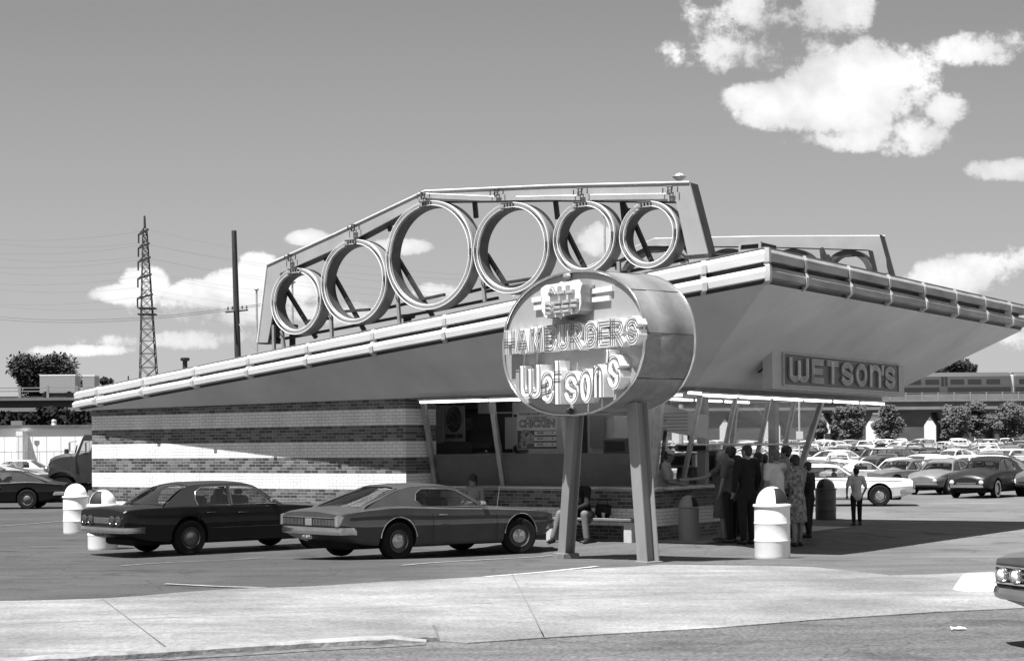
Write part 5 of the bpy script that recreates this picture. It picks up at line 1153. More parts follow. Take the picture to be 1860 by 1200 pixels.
# cars at the left edge of the picture
def place(kind, px, py, fwd, rzdeg, label, color, **kw):   # px, py: where the wheel (front or rear axle, near side) meets the ground
    P = TYPES[kind]; p = gnd(px, py); a = R(rzdeg); h = Vector((math.cos(a), math.sin(a), 0)); l = Vector((-h.y, h.x, 0))
    side = -1 if l.dot(p) > 0 else 1       # which flank faces the camera
    c = p - h * (P['fx'] if fwd else P['rx']) - l * (side * (P['W'] / 2 - .1))
    o = make_car(kind, label, color=color, rz=a, **kw); seat_car(o, c); return o
place('muscle', 50, 924, False, 184, 'black two door car at the left edge, tail towards the barrels', .004, detail=2, opts=('darkcap',))
place('hardtop', 62, 880, False, 181, 'pale beige sedan behind the black car at the left edge', .42, detail=1)
place('fastback', 20, 893, False, 178, 'light car low behind the black car at the far left', .35, detail=1)
# right: the first cars of the big parking lot
place('hardtop', 1598, 919, True, -10, 'white hardtop nosing out from behind the child at the stand', .74, detail=2)
place('compact', 1721, 898, True, 232, 'mid grey rounded compact with round headlamps and a white card on its bonnet', .17, detail=2)
place('oldcar', 1809, 904, True, 234, 'black old rounded car with whitewall tyres', .02, detail=2, ww=True)
place('oldcar', 1925, 902, True, 215, 'grey old car cut by the right edge beside the whitewall car', .12, detail=2)
place('fastback', 1548, 893, False, 40, 'white sloping backed car behind the white hardtop', .70, detail=1)
place('compact', 1573, 884, True, 212, 'dark round roofed car behind the child', .06, detail=1)
place('compact', 1655, 890, False, 60, 'pale grey round backed car between the white hardtop and the grey compact', .50, detail=1)
place('wagon', 1700, 884, True, 190, 'dark car with a bright white roof behind the grey compact', .12, detail=1, roof='white')
place('sedan', 1800, 886, False, 12, 'dark sedan behind the whitewall car', .06, detail=1)
# card on the compact's bonnet omitted from the body: a small white sheet
# car entering from the right, on the road
o = make_car('hardtop', 'dark car nosing in from the right edge on the driveway, quad headlamps and barred grille', name='moving_car', color=.10, rz=R(198), detail=2)
hp = at(1796, 1058, 15.1); a = R(198); h = Vector((math.cos(a), math.sin(a), 0)); l = Vector((-h.y, h.x, 0)); c = Vector((hp.x, hp.y, 0)) - h * 2.70 + l * .90
o.location = (c.x, c.y, .10)
# ---- copies filling the rows of the lot beyond
protos = {}
for k in ('sedan', 'hardtop', 'wagon', 'compact', 'fastback', 'muscle'):
    protos[k] = make_car(k, 'x', color=.3, detail=0, group='cars in the rows of the big parking lot')
protos['white_top'] = make_car('hardtop', 'x', color=.3, detail=0, roof='white', group='cars in the rows of the big parking lot')
index_kids(); random.seed(21); first = set()
NM = {'sedan': 'sedan', 'hardtop': 'long hardtop', 'wagon': 'station wagon', 'compact': 'small round car', 'fastback': 'fastback', 'muscle': 'coupe', 'white_top': 'white roofed hardtop'}
TN = [(.76, 'white'), (.70, 'white'), (.6, 'cream'), (.5, 'pale grey'), (.34, 'light grey'), (.2, 'mid grey'), (.14, 'grey'), (.09, 'dark grey'), (.05, 'dark'), (.02, 'black')]
ROWS = [(71, 0), (78, 1), (88, 0), (95, 1), (107, 0), (114, 1), (128, 0), (136, 1), (152, 0), (160, 1), (176, 0), (186, 1)]
on_ = ['first', 'second', 'third', 'fourth', 'fifth', 'sixth', 'seventh', 'eighth', 'ninth', 'tenth', 'eleventh', 'twelfth', 'thirteenth', 'fourteenth', 'fifteenth', 'sixteenth', 'seventeenth', 'eighteenth', 'nineteenth', 'twentieth', 'twenty first', 'twenty second', 'twenty third', 'twenty fourth']
ang0 = R(215)
for ri, (Y, par) in enumerate(ROWS):
    x = .085 * Y + random.random() * 2; x1 = .335 * Y; i = 0
    while x < x1:
        if random.random() < .90:
            k = random.choice(list(protos)); tone, tn = random.choice(TN)
            if ri > 7 and random.random() < .45: tone, tn = TN[random.randint(0, 2)]
            if k not in first: first.add(k); o = protos[k]
            else: o = copy_tree(protos[k], None)
            def setc(q):
                if q.type == 'MESH': q.color = (tone, tone, tone, 1)
                for ch in q.children: setc(ch)
            setc(o)
            a = ang0 + (PI if random.random() < .5 else 0) + R(random.uniform(-3, 3)) + (R(38) if par else 0)
            yy = Y + random.uniform(-.5, .5) - (x - .2 * Y) * .04; o.location = (x, yy, gz(x, yy)); o.rotation_euler = (0, 0, a); i += 1
            tag(o, f'{tn} {NM[k]}, {on_[i-1]} from left in the {on_[ri]} parked row beyond the stand', 'car')
        x += 2.95 if par else 3.6
print('LOT', len([o for o in bpy.data.objects if o.get('group', '').startswith('cars in')]))
# ---- truck behind the left corner of the stand
tp_ = gnd(112, 912); tr_ = thing('truck', 'dark dump truck cab seen past the left corner of the brick wall', 'truck', (0, 0, 0), 0)
TXR = R(180); tmat = mat('truck_paint', .03, .4, var=.2, scale=2, coat=.3); tr_.rotation_euler = (0, 0, TXR); tr_.location = (tp_.x + 3.2, tp_.y + 1.0, gz(tp_.x, tp_.y))
# truck frame: x forward (to the left in the picture), front axle at x = 3.2
m = MB()
for s in (0,):
    rg = []
    for x, z0, z1, w in ((3.78, 1.0, 1.42, .75), (3.72, .95, 1.66, .80), (3.5, .95, 1.78, .84), (3.2, .95, 1.86, .88), (2.35, .95, 1.92, .92)): rg.append([(x, -w, z0), (x, -w, z1 - .12), (x, -w * .85, z1), (x, w * .85, z1), (x, w, z1 - .12), (x, w, z0)])
    m.loft(rg)
m.build('bonnet', tmat, tr_, smooth=35)
m = MB(); m.poly([(2.66, .75), (2.66, 1.80), (2.38, 2.50), (2.25, 2.58), (.75, 2.58), (.65, 2.5), (.65, .75)], [[(2.55, 1.82), (2.35, 2.36), (2.20, 2.36), (2.20, 1.82)], [(2.15, 1.82), (2.15, 2.36), (1.2, 2.36), (1.2, 1.82)]], lambda a, b, d: (a, -.98 + d, b), 0, .06)
m.poly([(2.66, .75), (2.66, 1.80), (2.38, 2.50), (2.25, 2.58), (.75, 2.58), (.65, 2.5), (.65, .75)], [[(2.55, 1.82), (2.35, 2.36), (1.2, 2.36), (1.2, 1.82)]], lambda a, b, d: (a, .92 + d, b), 0, .06)
m.rbx(.66, 2.36, -.95, .95, 2.50, 2.62, .05); m.bx(.65, .72, -.92, .92, .75, 1.8); m.bx(2.58, 2.655, -.92, .92, .8, 1.8); m.build('cab', tmat, tr_, smooth=30)
m = MB(); m.bx(2.34, 2.35, -.9, .9, 1.82, 2.0); m.v = []; m.f = []; m.m = []; m.loft([[(2.64, -.9, 1.80), (2.64, .9, 1.80)], [(2.38, -.85, 2.46), (2.38, .85, 2.46)]], False, False); m.build('windshield', carglass, tr_, smooth=0)
m = MB(); m.bx(.8, 2.60, -.995, -.982, 1.66, 1.74); m.bx(2.4, 3.7, -.90, -.885, 1.58, 1.66); m.build('trim_stripe', wpaint, tr_, smooth=0)
m = MB(); m.rbx(1.7, 1.95, -.62, -.3, 1.4, 2.0, .05); m.tube([(1.95 + .1 * math.sin(a), -.45 + .2 * math.cos(a), 1.85 + .2 * math.sin(a)) for a in [i * PI / 8 for i in range(16)]], .015, 5, closed=True); m.build('seat', seat_m, tr_)
m = MB(); m.bx(2.0, 2.37, -.995, -.984, 1.02, 1.42); dd = m.build('door_sign', wpaint, tr_, smooth=0)
for k, (s, sz) in enumerate((('LONG', .13), ('ISLAND', .10))):
    vs, fs = text_mesh(s, sz, .001, .002, sx=.8); q = MB(); q.add([(2.17 - a, -.997 - c, 1.30 - k * .14 + b) for a, b, c in vs], fs); q.build('lettering', ink, dd, smooth=0, fix=False)
vs, fs = text_mesh('TRUCKING CO', .06, .001, .001); q = MB(); q.add([(1.72 - a, -.997 - c, 1.2 + b) for a, b, c in vs], fs); q.build('lettering', plate_t, tr_, smooth=0, fix=False)
def fender(x, s):
    m = MB(); rg = []
    for k in range(13):
        a = R(-5 + 175 * k / 12); rg.append([(x + .66 * math.cos(a), s * .62, .55 + .66 * math.sin(a)), (x + .70 * math.cos(a), s * .62, .55 + .70 * math.sin(a)), (x + .70 * math.cos(a), s * 1.12, .55 + .68 * math.sin(a)), (x + .64 * math.cos(a), s * 1.12, .55 + .62 * math.sin(a))])
    m.loft(rg); m.build('fender', tmat, tr_, smooth=40)
for s in (-1, 1): fender(3.2, s)
m = MB(); m.rbx(3.80, 3.94, -1.1, 1.1, .55, .82, .03); m.build('bumper', tmat, tr_); m = MB(); m.rbx(3.74, 3.82, -.6, .6, .9, 1.5, .02); m.build('grille', grille_m, tr_)
for s in (-1, 1):
    m = MB(); m.ell((3.76, s * .98, 1.28), (.14, .13, .13), 12, 8); m.build('headlight', chrome, tr_)
    m = MB(); m.tube([(2.7, s * .95, 1.7), (2.85, s * 1.2, 1.85), (2.85, s * 1.2, 2.3), (2.6, s * .99, 2.35)], .015, 5); m.rbx(2.81, 2.85, s * 1.2 - .09, s * 1.2 + .09, 1.95, 2.3, .02); m.build('side_mirror', chrome, tr_)
    for x in (3.2, -1.6):
        M_ = Matrix.Translation((x, s * .92, .52)) @ Matrix.Rotation(-s * PI / 2, 4, 'X'); m = MB(); m.lathe([(.27, -.13), (.46, -.14), (.52, -.09), (.52, .09), (.46, .14), (.27, .13)], 28, 0, M_, caps=False); wh = m.build('wheel', tyre_m, tr_); m = MB(); m.lathe([(.28, .11), (.22, .06), (.13, .04), (.10, .10), (.001, .11)], 20, 0, M_, caps=False); m.build('rim', rim_m, wh)
m = MB(); m.rbx(-2.6, 3.7, -.45, .45, .45, .7, .02); m.rbx(1.0, 1.9, -1.02, -.5, .38, .72, .05); m.build('chassis', struct_steel, tr_)
m = MB(); m.rbx(-2.9, .45, -1.15, 1.15, .95, 2.4, .04); m.build('dump_body', tmat, tr_)
m = MB(); m.cyl((3.35, -.3, 1.85), (3.35, -.3, 2.05), .09, n=10); m.cyl((3.1, -.6, 1.85), (3.02, -.62, 2.2), .03, n=6); m.build('air_horn', struct_steel, tr_)
# ================================================================== barrels and bins
drum_m = mat('barrel_white', .88, .42, var=.05, scale=3, bump=.05); flap_m = mat('bin_opening', .012, .7)
def barrel(px, py, label, ang, s=1.0, colm=None, slim=False, group=None):
    p = gnd(px, py); o = thing('trash_barrel', label, 'trash barrel', (p.x, p.y, gz(p.x, p.y)), ang, group); mm = colm or drum_m
    m = MB(); r, H = (.292 * s, .87 * s) if not slim else (.20, .64)
    if slim: prof = [(r, 0), (r, H - .02), (r + .006, H - .01), (r + .006, H)]
    else: prof = [(r * .97, 0), (r * .985, .02), (r, .04), (r, H * .30), (r * 1.015, H * .318), (r * 1.032, H * .335), (r * 1.015, H * .352), (r, H * .37), (r, H * .63), (r * 1.015, H * .648), (r * 1.032, H * .665), (r * 1.015, H * .682), (r, H * .70), (r, H - .03), (r * .99, H)]
    m.lathe(prof, 40); m.build('drum', mm, o, smooth=40)
    # domed lid with a swing opening cut out of it
    R_ = r * (.90 if not slim else .98); HL = .29 * s if not slim else .23; v = []; f = []; mi = []; nu, nv = 40, 14
    m = MB(); vs = []
    for j in range(nv):
        t = PI / 2 * j / nv
        for i in range(nu): a = 2 * PI * i / nu; vs.append((R_ * math.cos(t) * math.cos(a), R_ * math.cos(t) * math.sin(a), H + .02 + HL * math.sin(t)))
    vs.append((0, 0, H + .02 + HL))
    for j in range(nv - 1):
        for i in range(nu): m.f.append((j * nu + i, j * nu + (i + 1) % nu, (j + 1) * nu + (i + 1) % nu, (j + 1) * nu + i)); m.m.append(0)
    for i in range(nu): m.f.append(((nv - 1) * nu + i, (nv - 1) * nu + (i + 1) % nu, nv * nu)); m.m.append(0)
    m.v = vs; lid = m.build('domed_lid', mm, o, smooth=50)
    q = MB(); vs = []; ni, nj = 12, 9
    for j in range(nj + 1):
        t = R(3 + (62 if not slim else 55) * j / nj)
        for i in range(ni + 1): a = R(-34 + 68 * i / ni); k = 1.008; vs.append((R_ * k * math.cos(t) * math.cos(a), R_ * k * math.cos(t) * math.sin(a), H + .02 + HL * k * math.sin(t)))
    q.add(vs, [(j * (ni + 1) + i, j * (ni + 1) + i + 1, (j + 1) * (ni + 1) + i + 1, (j + 1) * (ni + 1) + i) for j in range(nj) for i in range(ni)]); q.build('flap_opening', flap_m, lid, smooth=60)
    if not slim: m = MB(); m.lathe([(r * .9, H - .02), (r * 1.07, H - .02), (r * 1.08, H - .005), (r * 1.05, H + .018), (r * .88, H + .022)], 40); m.build('rim', mm, lid, smooth=40)
    return o
GB = 'white oil drum trash barrels'
barrel(1403, 1013, 'white ribbed drum barrel with domed lid standing in full sun in front of the customers', R(-52), group=GB)
barrel(138, 968, 'white domed barrel farther left, closed side of its lid to the camera', R(60), group=GB)
barrel(187, 997, 'white domed barrel with dark opening, half hidden by the tail of the black sedan', R(-115), group=GB)
barrel(1251, 982, 'slim grey domed bin in the shade by the near counter corner', R(-38), slim=True, colm=mat('bin_grey', .30, .6, var=.1))
barrel(1500, 943, 'dark domed bin in the shade at the far end of the counter', R(-150), colm=mat('bin_dark', .09, .5, var=.1), s=.93)
# ================================================================== people
skin = mat('skin', .22, .55, var=.08, scale=10); hair_d = mat('hair_dark', .015, .5, var=.3, scale=30); hair_l = mat('hair_light', .28, .6, var=.25, scale=30); shoe_m = mat('shoe_leather', .03, .4)
def remesh(mb, name, m, parent, vox=.011, it=4):
    o = mb.build(name, m, parent, smooth=0)
    md = o.modifiers.new('r', 'REMESH'); md.mode = 'VOXEL'; md.voxel_size = vox; md.adaptivity = 0
    sm = o.modifiers.new('s', 'SMOOTH'); sm.factor = .5; sm.iterations = it
    dg = bpy.context.evaluated_depsgraph_get(); me = bpy.data.meshes.new_from_object(o.evaluated_get(dg)); old = o.data; o.modifiers.clear(); o.data = me; bpy.data.meshes.remove(old)
    if not me.materials: me.materials.append(m)
    me.shade_smooth(); return o
def limb(m, pts, rad, n=10):
    for (a, b), (ra, rb) in zip(zip(pts, pts[1:]), zip(rad, rad[1:])):
        m.cyl(a, b, ra, rb, n); 
    for p, r in zip(pts, rad): m.ell(p, (r, r, r), n, 6)
def V(*a): return Vector(a)
# local frame: y forward, x to the person's right, z up; H = height. Pose gives joints.
def person(label, loc, face, H=1.72, shoulderw=.19, hipw=.10, pose='stand', arms=None, top=None, bottom=None, dress=None, hair='short', hairm=None, female=False, sleeves='short', legs=None, headturn=0, headtilt=0, lean=0, shoes=True, build_=1.0, full=True, cap=False):
    k = H / 1.72; o = thing('person', label, 'person', loc, face); Bd = build_
    hipz = .90 * k if pose == 'stand' else .50 * k
    seat = pose == 'sit'
    hip = V(0, 0, hipz); chest = V(0, .02 + lean * .35, hipz + .33 * k); neck = V(0, .0 + lean * .55, hipz + .56 * k); shz = hipz + .52 * k
    hc = neck + V(0, .02 + headtilt * .05, .155 * k - abs(headtilt) * .02)
    if legs is None:
        if seat: legs = {s: [V(s * hipw, 0, hipz), V(s * (hipw + .03), .43 * k, hipz + .02), V(s * (hipw + .03), .42 * k, .08)] for s in (-1, 1)}
        else: legs = {s: [V(s * hipw, 0, hipz - .02), V(s * (hipw + .01), .02 * s, .48 * k), V(s * (hipw + .02), -.01 + .05 * s, .08)] for s in (-1, 1)}
    if arms is None: arms = {s: [V(s * (shoulderw + .06), .0, shz - .27 * k), V(s * (shoulderw + .05), .08, shz - .50 * k)] for s in (-1, 1)}
    sh = {s: V(s * shoulderw, lean * .5, shz) for s in (-1, 1)}
    # ---- body (one surface)
    m = MB()
    def torso(m, g):
        limb(m, [hip + V(0, 0, -.02), hip + V(0, .0, .12 * k), chest], [.145 * k * Bd + g, .12 * k * Bd + g, .145 * k * Bd + g], 12)
        m.ell(hip, (.17 * k * Bd + g, .12 * k * Bd + g, .13 * k + g), 14, 8); m.ell(chest, (.165 * k * Bd + g, .115 * k * Bd + g, .20 * k + g), 14, 8)
        limb(m, [sh[-1] + V(.03, 0, 0), neck + V(0, 0, -.05), sh[1] + V(-.03, 0, 0)], [.062 * k + g, .075 * k + g, .062 * k + g])
        if female: m.ell(chest + V(-.07, .09, .02), (.06 + g, .06 + g, .07 + g), 10, 6); m.ell(chest + V(.07, .09, .02), (.06 + g, .06 + g, .07 + g), 10, 6)
    torso(m, 0)
    limb(m, [neck + V(0, -.01, -.04), hc + V(0, -.015, -.03)], [.058 * k, .052 * k])
    hr = Matrix.Translation(hc) @ Matrix.Rotation(R(headturn), 4, 'Z') @ Matrix.Rotation(R(-18 * headtilt), 4, 'X')
    def hp(x, y, z): return tuple(hr @ Vector((x * k, y * k, z * k)))
    m.ell((0, -.005, .03), (.074 * k, .092 * k, .092 * k), 16, 10, T=hr); m.ell((0, .022, -.04), (.055 * k, .068 * k, .072 * k), 14, 8, T=hr)
    m.ell((0, .092 * k, -.012 * k), (.012 * k, .020 * k, .022 * k), 8, 6, T=hr); m.ell((0, .080 * k, -.058 * k), (.022 * k, .012 * k, .008 * k), 8, 5, T=hr); m.ell((0, .066 * k, -.095 * k), (.022 * k, .018 * k, .016 * k), 8, 5, T=hr)
    m.ell((0, .078 * k, .028 * k), (.05 * k, .014 * k, .008 * k), 10, 5, T=hr)
    for s in (-1, 1): m.ell((s * .075 * k, -.005, -.01 * k), (.010 * k, .018 * k, .030 * k), 8, 6, T=hr)
    for s in (-1, 1):
        e, w = arms[s]; limb(m, [sh[s], e, w], [.052 * k * Bd, .040 * k, .026 * k])
        d = (w - e).normalized(); nrm = V(0, 1, 0); sd = d.cross(nrm); sd = sd.normalized() if sd.length > .1 else V(1, 0, 0); up = sd.cross(d)
        pc = w + d * .05 * k; M_ = Matrix((( *sd, 0), (*up, 0), (*d, 0), (0, 0, 0, 1))).transposed(); M_.translation = pc; m.ell((0, 0, 0), (.040 * k, .018 * k, .052 * k), 10, 6, T=M_)
        for fi, (off_, ln) in enumerate(((-.028, .062), (-.010, .074), (.009, .070), (.027, .054))):
            a = w + d * .088 * k + sd * off_ * k; b = a + d * ln * .5 * k + up * .012; c_ = b + d * ln * .38 * k + up * .024; limb(m, [a, b, c_], [.0095 * k, .0085 * k, .0075 * k], 6)
        a = w + d * .03 * k - sd * .035 * k * s; b = a + d * .035 * k - sd * .022 * k * s + up * .012; c_ = b + d * .03 * k + up * .012; limb(m, [a, b, c_], [.012 * k, .010 * k, .0085 * k], 6)
        hp_, kn, an = legs[s]; limb(m, [hp_, kn], [.085 * k * Bd, .055 * k]); mid = kn.lerp(an, .35) + V(0, -.012, 0); limb(m, [kn, mid, an], [.055 * k, .052 * k, .036 * k])
        limb(m, [an + V(0, -.03, -.04), an + V(s * .01, .10 * k, -.055), an + V(s * .015, .16 * k, -.06)], [.036 * k, .032 * k, .022 * k])
    bd = remesh(m, 'person_body', skin, o, .0105, 3)
    # eyes
    e_ = MB()
    for s in (-1, 1): e_.ell((s * .030 * k, .081 * k, .010 * k), (.011 * k, .006 * k, .006 * k), 8, 6, T=hr)
    e_.build('eyes', hair_d, bd)
    # hair
    hm = hairm or hair_d; m = MB(); sgn = {'short': (.080, .098, .086, .042, -.018), 'full': (.094, .112, .100, .05, -.022), 'long': (.094, .110, .10, .045, -.03)}[hair]
    m.ell((0, sgn[4] * k, sgn[3] * k), (sgn[0] * k, sgn[1] * k, sgn[2] * k), 16, 10, T=hr); m.ell((0, -.045 * k, -.01 * k), (sgn[0] * .92 * k, .062 * k, .085 * k), 14, 8, T=hr)
    if hair == 'long': m.ell((0, -.06 * k, -.10 * k), (.085 * k, .055 * k, .12 * k), 12, 8, T=hr)
    remesh(m, 'hair', hm, bd, .012, 2)
    if cap: m = MB(); m.lathe([(.085 * k, .06 * k), (.088 * k, .12 * k), (.07 * k, .14 * k), (.001, .145 * k)], 18, 0, hr, caps=False); m.build('paper_cap', wpaint, bd)
    # clothes
    if dress:
        m = MB(); torso(m, .016); hem = .46 * k if not seat else hipz - .05
        rg = []
        for z, rx, ry in ((hipz + .16 * k, .135, .12), (hipz, .185, .15), (hipz - .2 * k, .20, .17), (hem, .215, .185)): rg.append([(rx * k * Bd * math.cos(2 * PI * i / 24) * (1 + .03 * math.sin(7 * i)), ry * k * Bd * math.sin(2 * PI * i / 24) * (1 + .03 * math.sin(5 * i)), z) for i in range(24)])
        m.loft(rg)
        for s in (-1, 1): e, w = arms[s]; limb(m, [sh[s], sh[s].lerp(e, .55)], [.068 * k, .060 * k])
        remesh(m, 'dress', dress, bd, .013, 3)
    if top:
        m = MB(); torso(m, .016)
        if not seat: m.ell(hip + V(0, 0, -.03), (.18 * k * Bd, .135 * k * Bd, .10 * k), 14, 8)
        for s in (-1, 1):
            e, w = arms[s]
            if sleeves == 'short': limb(m, [sh[s], sh[s].lerp(e, .75)], [.072 * k * Bd, .066 * k])
            elif sleeves == 'long': limb(m, [sh[s], e, e.lerp(w, .92)], [.072 * k * Bd, .056 * k, .042 * k])
        remesh(m, 'shirt' if sleeves != 'long' else 'jacket', top, bd, .012, 3)
    if bottom:
        m = MB(); m.ell(hip + V(0, 0, -.04), (.175 * k * Bd, .13 * k * Bd, .12 * k), 14, 8)
        for s in (-1, 1): hp_, kn, an = legs[s]; limb(m, [hp_, kn, kn.lerp(an, .95)], [.10 * k * Bd, .074 * k, .060 * k], 12)
        remesh(m, 'trousers', bottom, bd, .013, 3)
    if shoes:
        for s in (-1, 1): an = legs[s][2]; m = MB(); limb(m, [an + V(0, -.035, -.040), an + V(s * .01, .10 * k, -.048), an + V(s * .015, .17 * k, -.055)], [.045 * k, .040 * k, .028 * k], 10); m.ell(an + V(s * .008, .06, -.072), (.042, .13, .012), 10, 6); m.build('shoe', shoe_m, bd, smooth=60)
    return o
def cloth(n, g, var=.1, sc=8): return mat('cloth_' + n, g, .9, var=var, scale=sc, bump=.3, bscale=20)
white_c, dark_c, grey_c, patt = cloth('white', .55, .08), cloth('dark', .008), cloth('grey', .11), cloth('patterned', .20, .85, 16); tan_c = cloth('tan', .15); stripe = cloth('print_dress', .10, .35, 20)
def ploc(px, py, z=None): p = gnd(px, py); return (p.x, p.y, gz(p.x, p.y))
def at_uv(u, v): p = UVW(u, v, 0); return (p.x, p.y, gz(p.x, p.y))
TOB = R(90) + RB          # facing the counter from outside (looking along -u)
def on_u_z(px, v=None, u=None):
    r = ray(px, 900)
    # point on the ray with given u
    Y = u / (.826 * r.x - .5635); return at_uv(u, .5635 * r.x * Y + .826 * Y)
FC = RB + R(90)           # +u facing: local y axis -> u means rotation RB-90
faceC = RB + R(90)        # local +y rotated to -u
def pf(a): return RB + R(a)     # a: heading of the person's face measured from +u axis, minus 90
def stand(px, u, facing, **kw):
    return person(kw.pop('label'), on_u_z(px, u=u), RB + R(facing - 90), **kw)
# facing 180 = towards the counter (-u)
reach = {1: [V(.26, .28, 1.20), V(.12, .56, 1.22)], -1: [V(-.25, .05, 1.10), V(-.22, .20, .92)]}
stand(1312, -14.45, 195, label='woman in a short printed dress reaching over the counter, fair hair', H=1.72, arms={-1: [V(-.24, .26, 1.24), V(-.20, .58, 1.20)], 1: [V(.27, .04, 1.10), V(.24, .18, .92)]}, dress=stripe, hair='full', hairm=hair_l, female=True)
stand(1328, -14.15, 170, label='dark haired man in a pale shirt just left of the man in a suit', H=1.80, top=grey_c, bottom=dark_c, hair='full')
stand(1357, -13.7, 150, label='man in a dark suit seen from behind in the middle of the queue', H=1.84, top=dark_c, bottom=dark_c, sleeves='long', hair='short', shoulderw=.20, headturn=25)
stand(1409, -13.3, 165, label='heavy man in a white short sleeved shirt waiting behind the white barrel', H=1.76, top=white_c, bottom=dark_c, hair='short', hairm=mat('hair_grey', .1, .6, var=.3, scale=30), build_=1.2, shoulderw=.21)
stand(1429, -14.0, 200, label='tall dark haired person in a light top beyond the heavy man', H=1.80, top=cloth('light', .22), bottom=dark_c, hair='full', female=True)
stand(1447, -13.0, 160, label='woman in a dark patterned dress at the end of the queue', H=1.70, dress=patt, hair='full', female=True, arms={-1: [V(-.24, .12, 1.08), V(-.12, .32, 1.06)], 1: [V(.25, .10, 1.08), V(.12, .30, 1.02)]}, headtilt=.6)
stand(1468, -13.6, 180, label='dark clothed person partly hidden at the far pier of the counter', H=1.5, top=dark_c, bottom=dark_c, sleeves='long', hair='short')
stand(1388, -14.6, 180, label='person in a grey shirt at the counter beyond the man in a suit', H=1.66, top=grey_c, bottom=dark_c, hair='short')
person('child in a white T-shirt and dark trousers walking away from the stand', ploc(1556, 953), R(12), H=1.31, shoulderw=.155, hipw=.075, top=white_c, bottom=dark_c, hair='full', arms={-1: [V(-.23, .0, .86), V(-.20, .08, .68)], 1: [V(.23, -.02, .86), V(.20, .10, .70)]})
stand(1340, -14.9, 185, label='dark figure between the pale shirted man and the counter', H=1.62, top=dark_c, bottom=dark_c, hair='full')
stand(1378, -14.0, 175, label='dark haired figure pressed behind the man in a suit', H=1.70, top=grey_c, bottom=dark_c, hair='short')
# servers inside
def inside(px, v, face, **kw):
    r = ray(px, 850); Y = v / (.5635 * r.x + .826); u = .826 * r.x * Y - .5635 * Y; p = at_uv(u, v); p = (p[0], p[1], .14); return person(kw.pop('label'), p, RB + R(face - 90), **kw)
inside(1203, 28.6, 20, label='server in a white shirt and paper cap leaning over the inside of the counter', H=1.74, top=white_c, bottom=dark_c, hair='short', cap=True, arms={-1: [V(-.25, .12, 1.12), V(-.18, .36, 1.10)], 1: [V(.25, .14, 1.12), V(.16, .38, 1.08)]}, headtilt=.8, lean=.15)
inside(1248, 31.2, 340, label='dark haired server behind the glass corner turned towards the customers', H=1.66, top=grey_c, bottom=dark_c, hair='short')
inside(1262, 31.9, 350, label='second server behind the glass corner beside the fryer', H=1.62, top=cloth('light', .22), bottom=dark_c, hair='short')
# the two people on the bench
be = ray(862, 900); v_ = 27.38; Y = v_ / (.5635 * be.x + .826); u = .826 * be.x * Y - .5635 * Y
person('woman in a pale sleeveless blouse sitting on the bench behind the grey hardtop', (UVW(u, v_).x, UVW(u, v_).y, .10), RB + R(180), H=1.70, pose='sit', top=cloth('pale', .26), bottom=grey_c, female=True, sleeves='none', hair='full', headtilt=1.0, arms={-1: [V(-.24, .06, .78), V(-.10, .28, .74)], 1: [V(.24, .06, .78), V(.10, .28, .74)]})
be = ray(1062, 900); Y = v_ / (.5635 * be.x + .826); u = .826 * be.x * Y - .5635 * Y
person('man in pale trousers sitting bent forward on the bench behind the left sign post', (UVW(u, v_).x, UVW(u, v_).y, .10), RB + R(186), H=1.74, pose='sit', top=dark_c, bottom=tan_c, sleeves='long', hair='short', headtilt=1.2, lean=.5, legs={-1: [V(-.12, 0, .52), V(-.20, .44, .56), V(-.24, .42, .08)], 1: [V(.12, 0, .52), V(.34, .42, .56), V(.46, .50, .08)]}, arms={-1: [V(-.22, .36, .74), V(-.06, .52, .66)], 1: [V(.24, .36, .74), V(.06, .52, .66)]})
m_ = MB(); p_ = UVW(u + .42, 27.38); bg_ = thing('bag', 'dark handbag on the bench beside the bent man', 'bag', (p_.x, p_.y, .70 - .12), RB); m_.rbx(-.17, .17, -.08, .08, 0, .26, .06); m_.build('bag_body', cloth('dark', .012), bg_); m_ = MB(); m_.tube([(-.12, 0, .25), (-.08, 0, .36), (.08, 0, .36), (.12, 0, .25)], .012, 6); m_.build('handle', shoe_m, bg_)
# drivers: only what shows above the belt line
def driver(car, x, y, label, tm):
    lg = {s: [V(s * .09, 0, .45), V(s * .13, .34, .62), V(s * .13, .52, .66)] for s in (-1, 1)}
    M_ = Matrix.LocRotScale(car.location, car.rotation_euler, (1, 1, 1)); p = M_ @ Vector((x, y, .34)); 
    return person(label, (p.x, p.y, p.z - .40), car.rotation_euler.z - PI / 2, H=1.55, pose='sit', top=tm, bottom=dark_c, sleeves='short', hair='full', full=False, shoes=False, legs=lg, arms={-1: [V(-.24, .14, .70), V(-.14, .34, .80)], 1: [V(.24, .14, .70), V(.14, .34, .80)]})
driver(cougar, -.10, .30, 'dark haired person sitting in the front of the grey hardtop', grey_c)
driver(comet, .18, .30, 'person sitting at the wheel of the black sedan', dark_c)
# ================================================================== far structures
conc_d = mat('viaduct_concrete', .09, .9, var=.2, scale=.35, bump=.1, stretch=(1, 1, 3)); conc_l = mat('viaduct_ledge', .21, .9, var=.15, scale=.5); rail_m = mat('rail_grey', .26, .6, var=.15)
def zat(py, px, Y): return at(px, py, Y).z
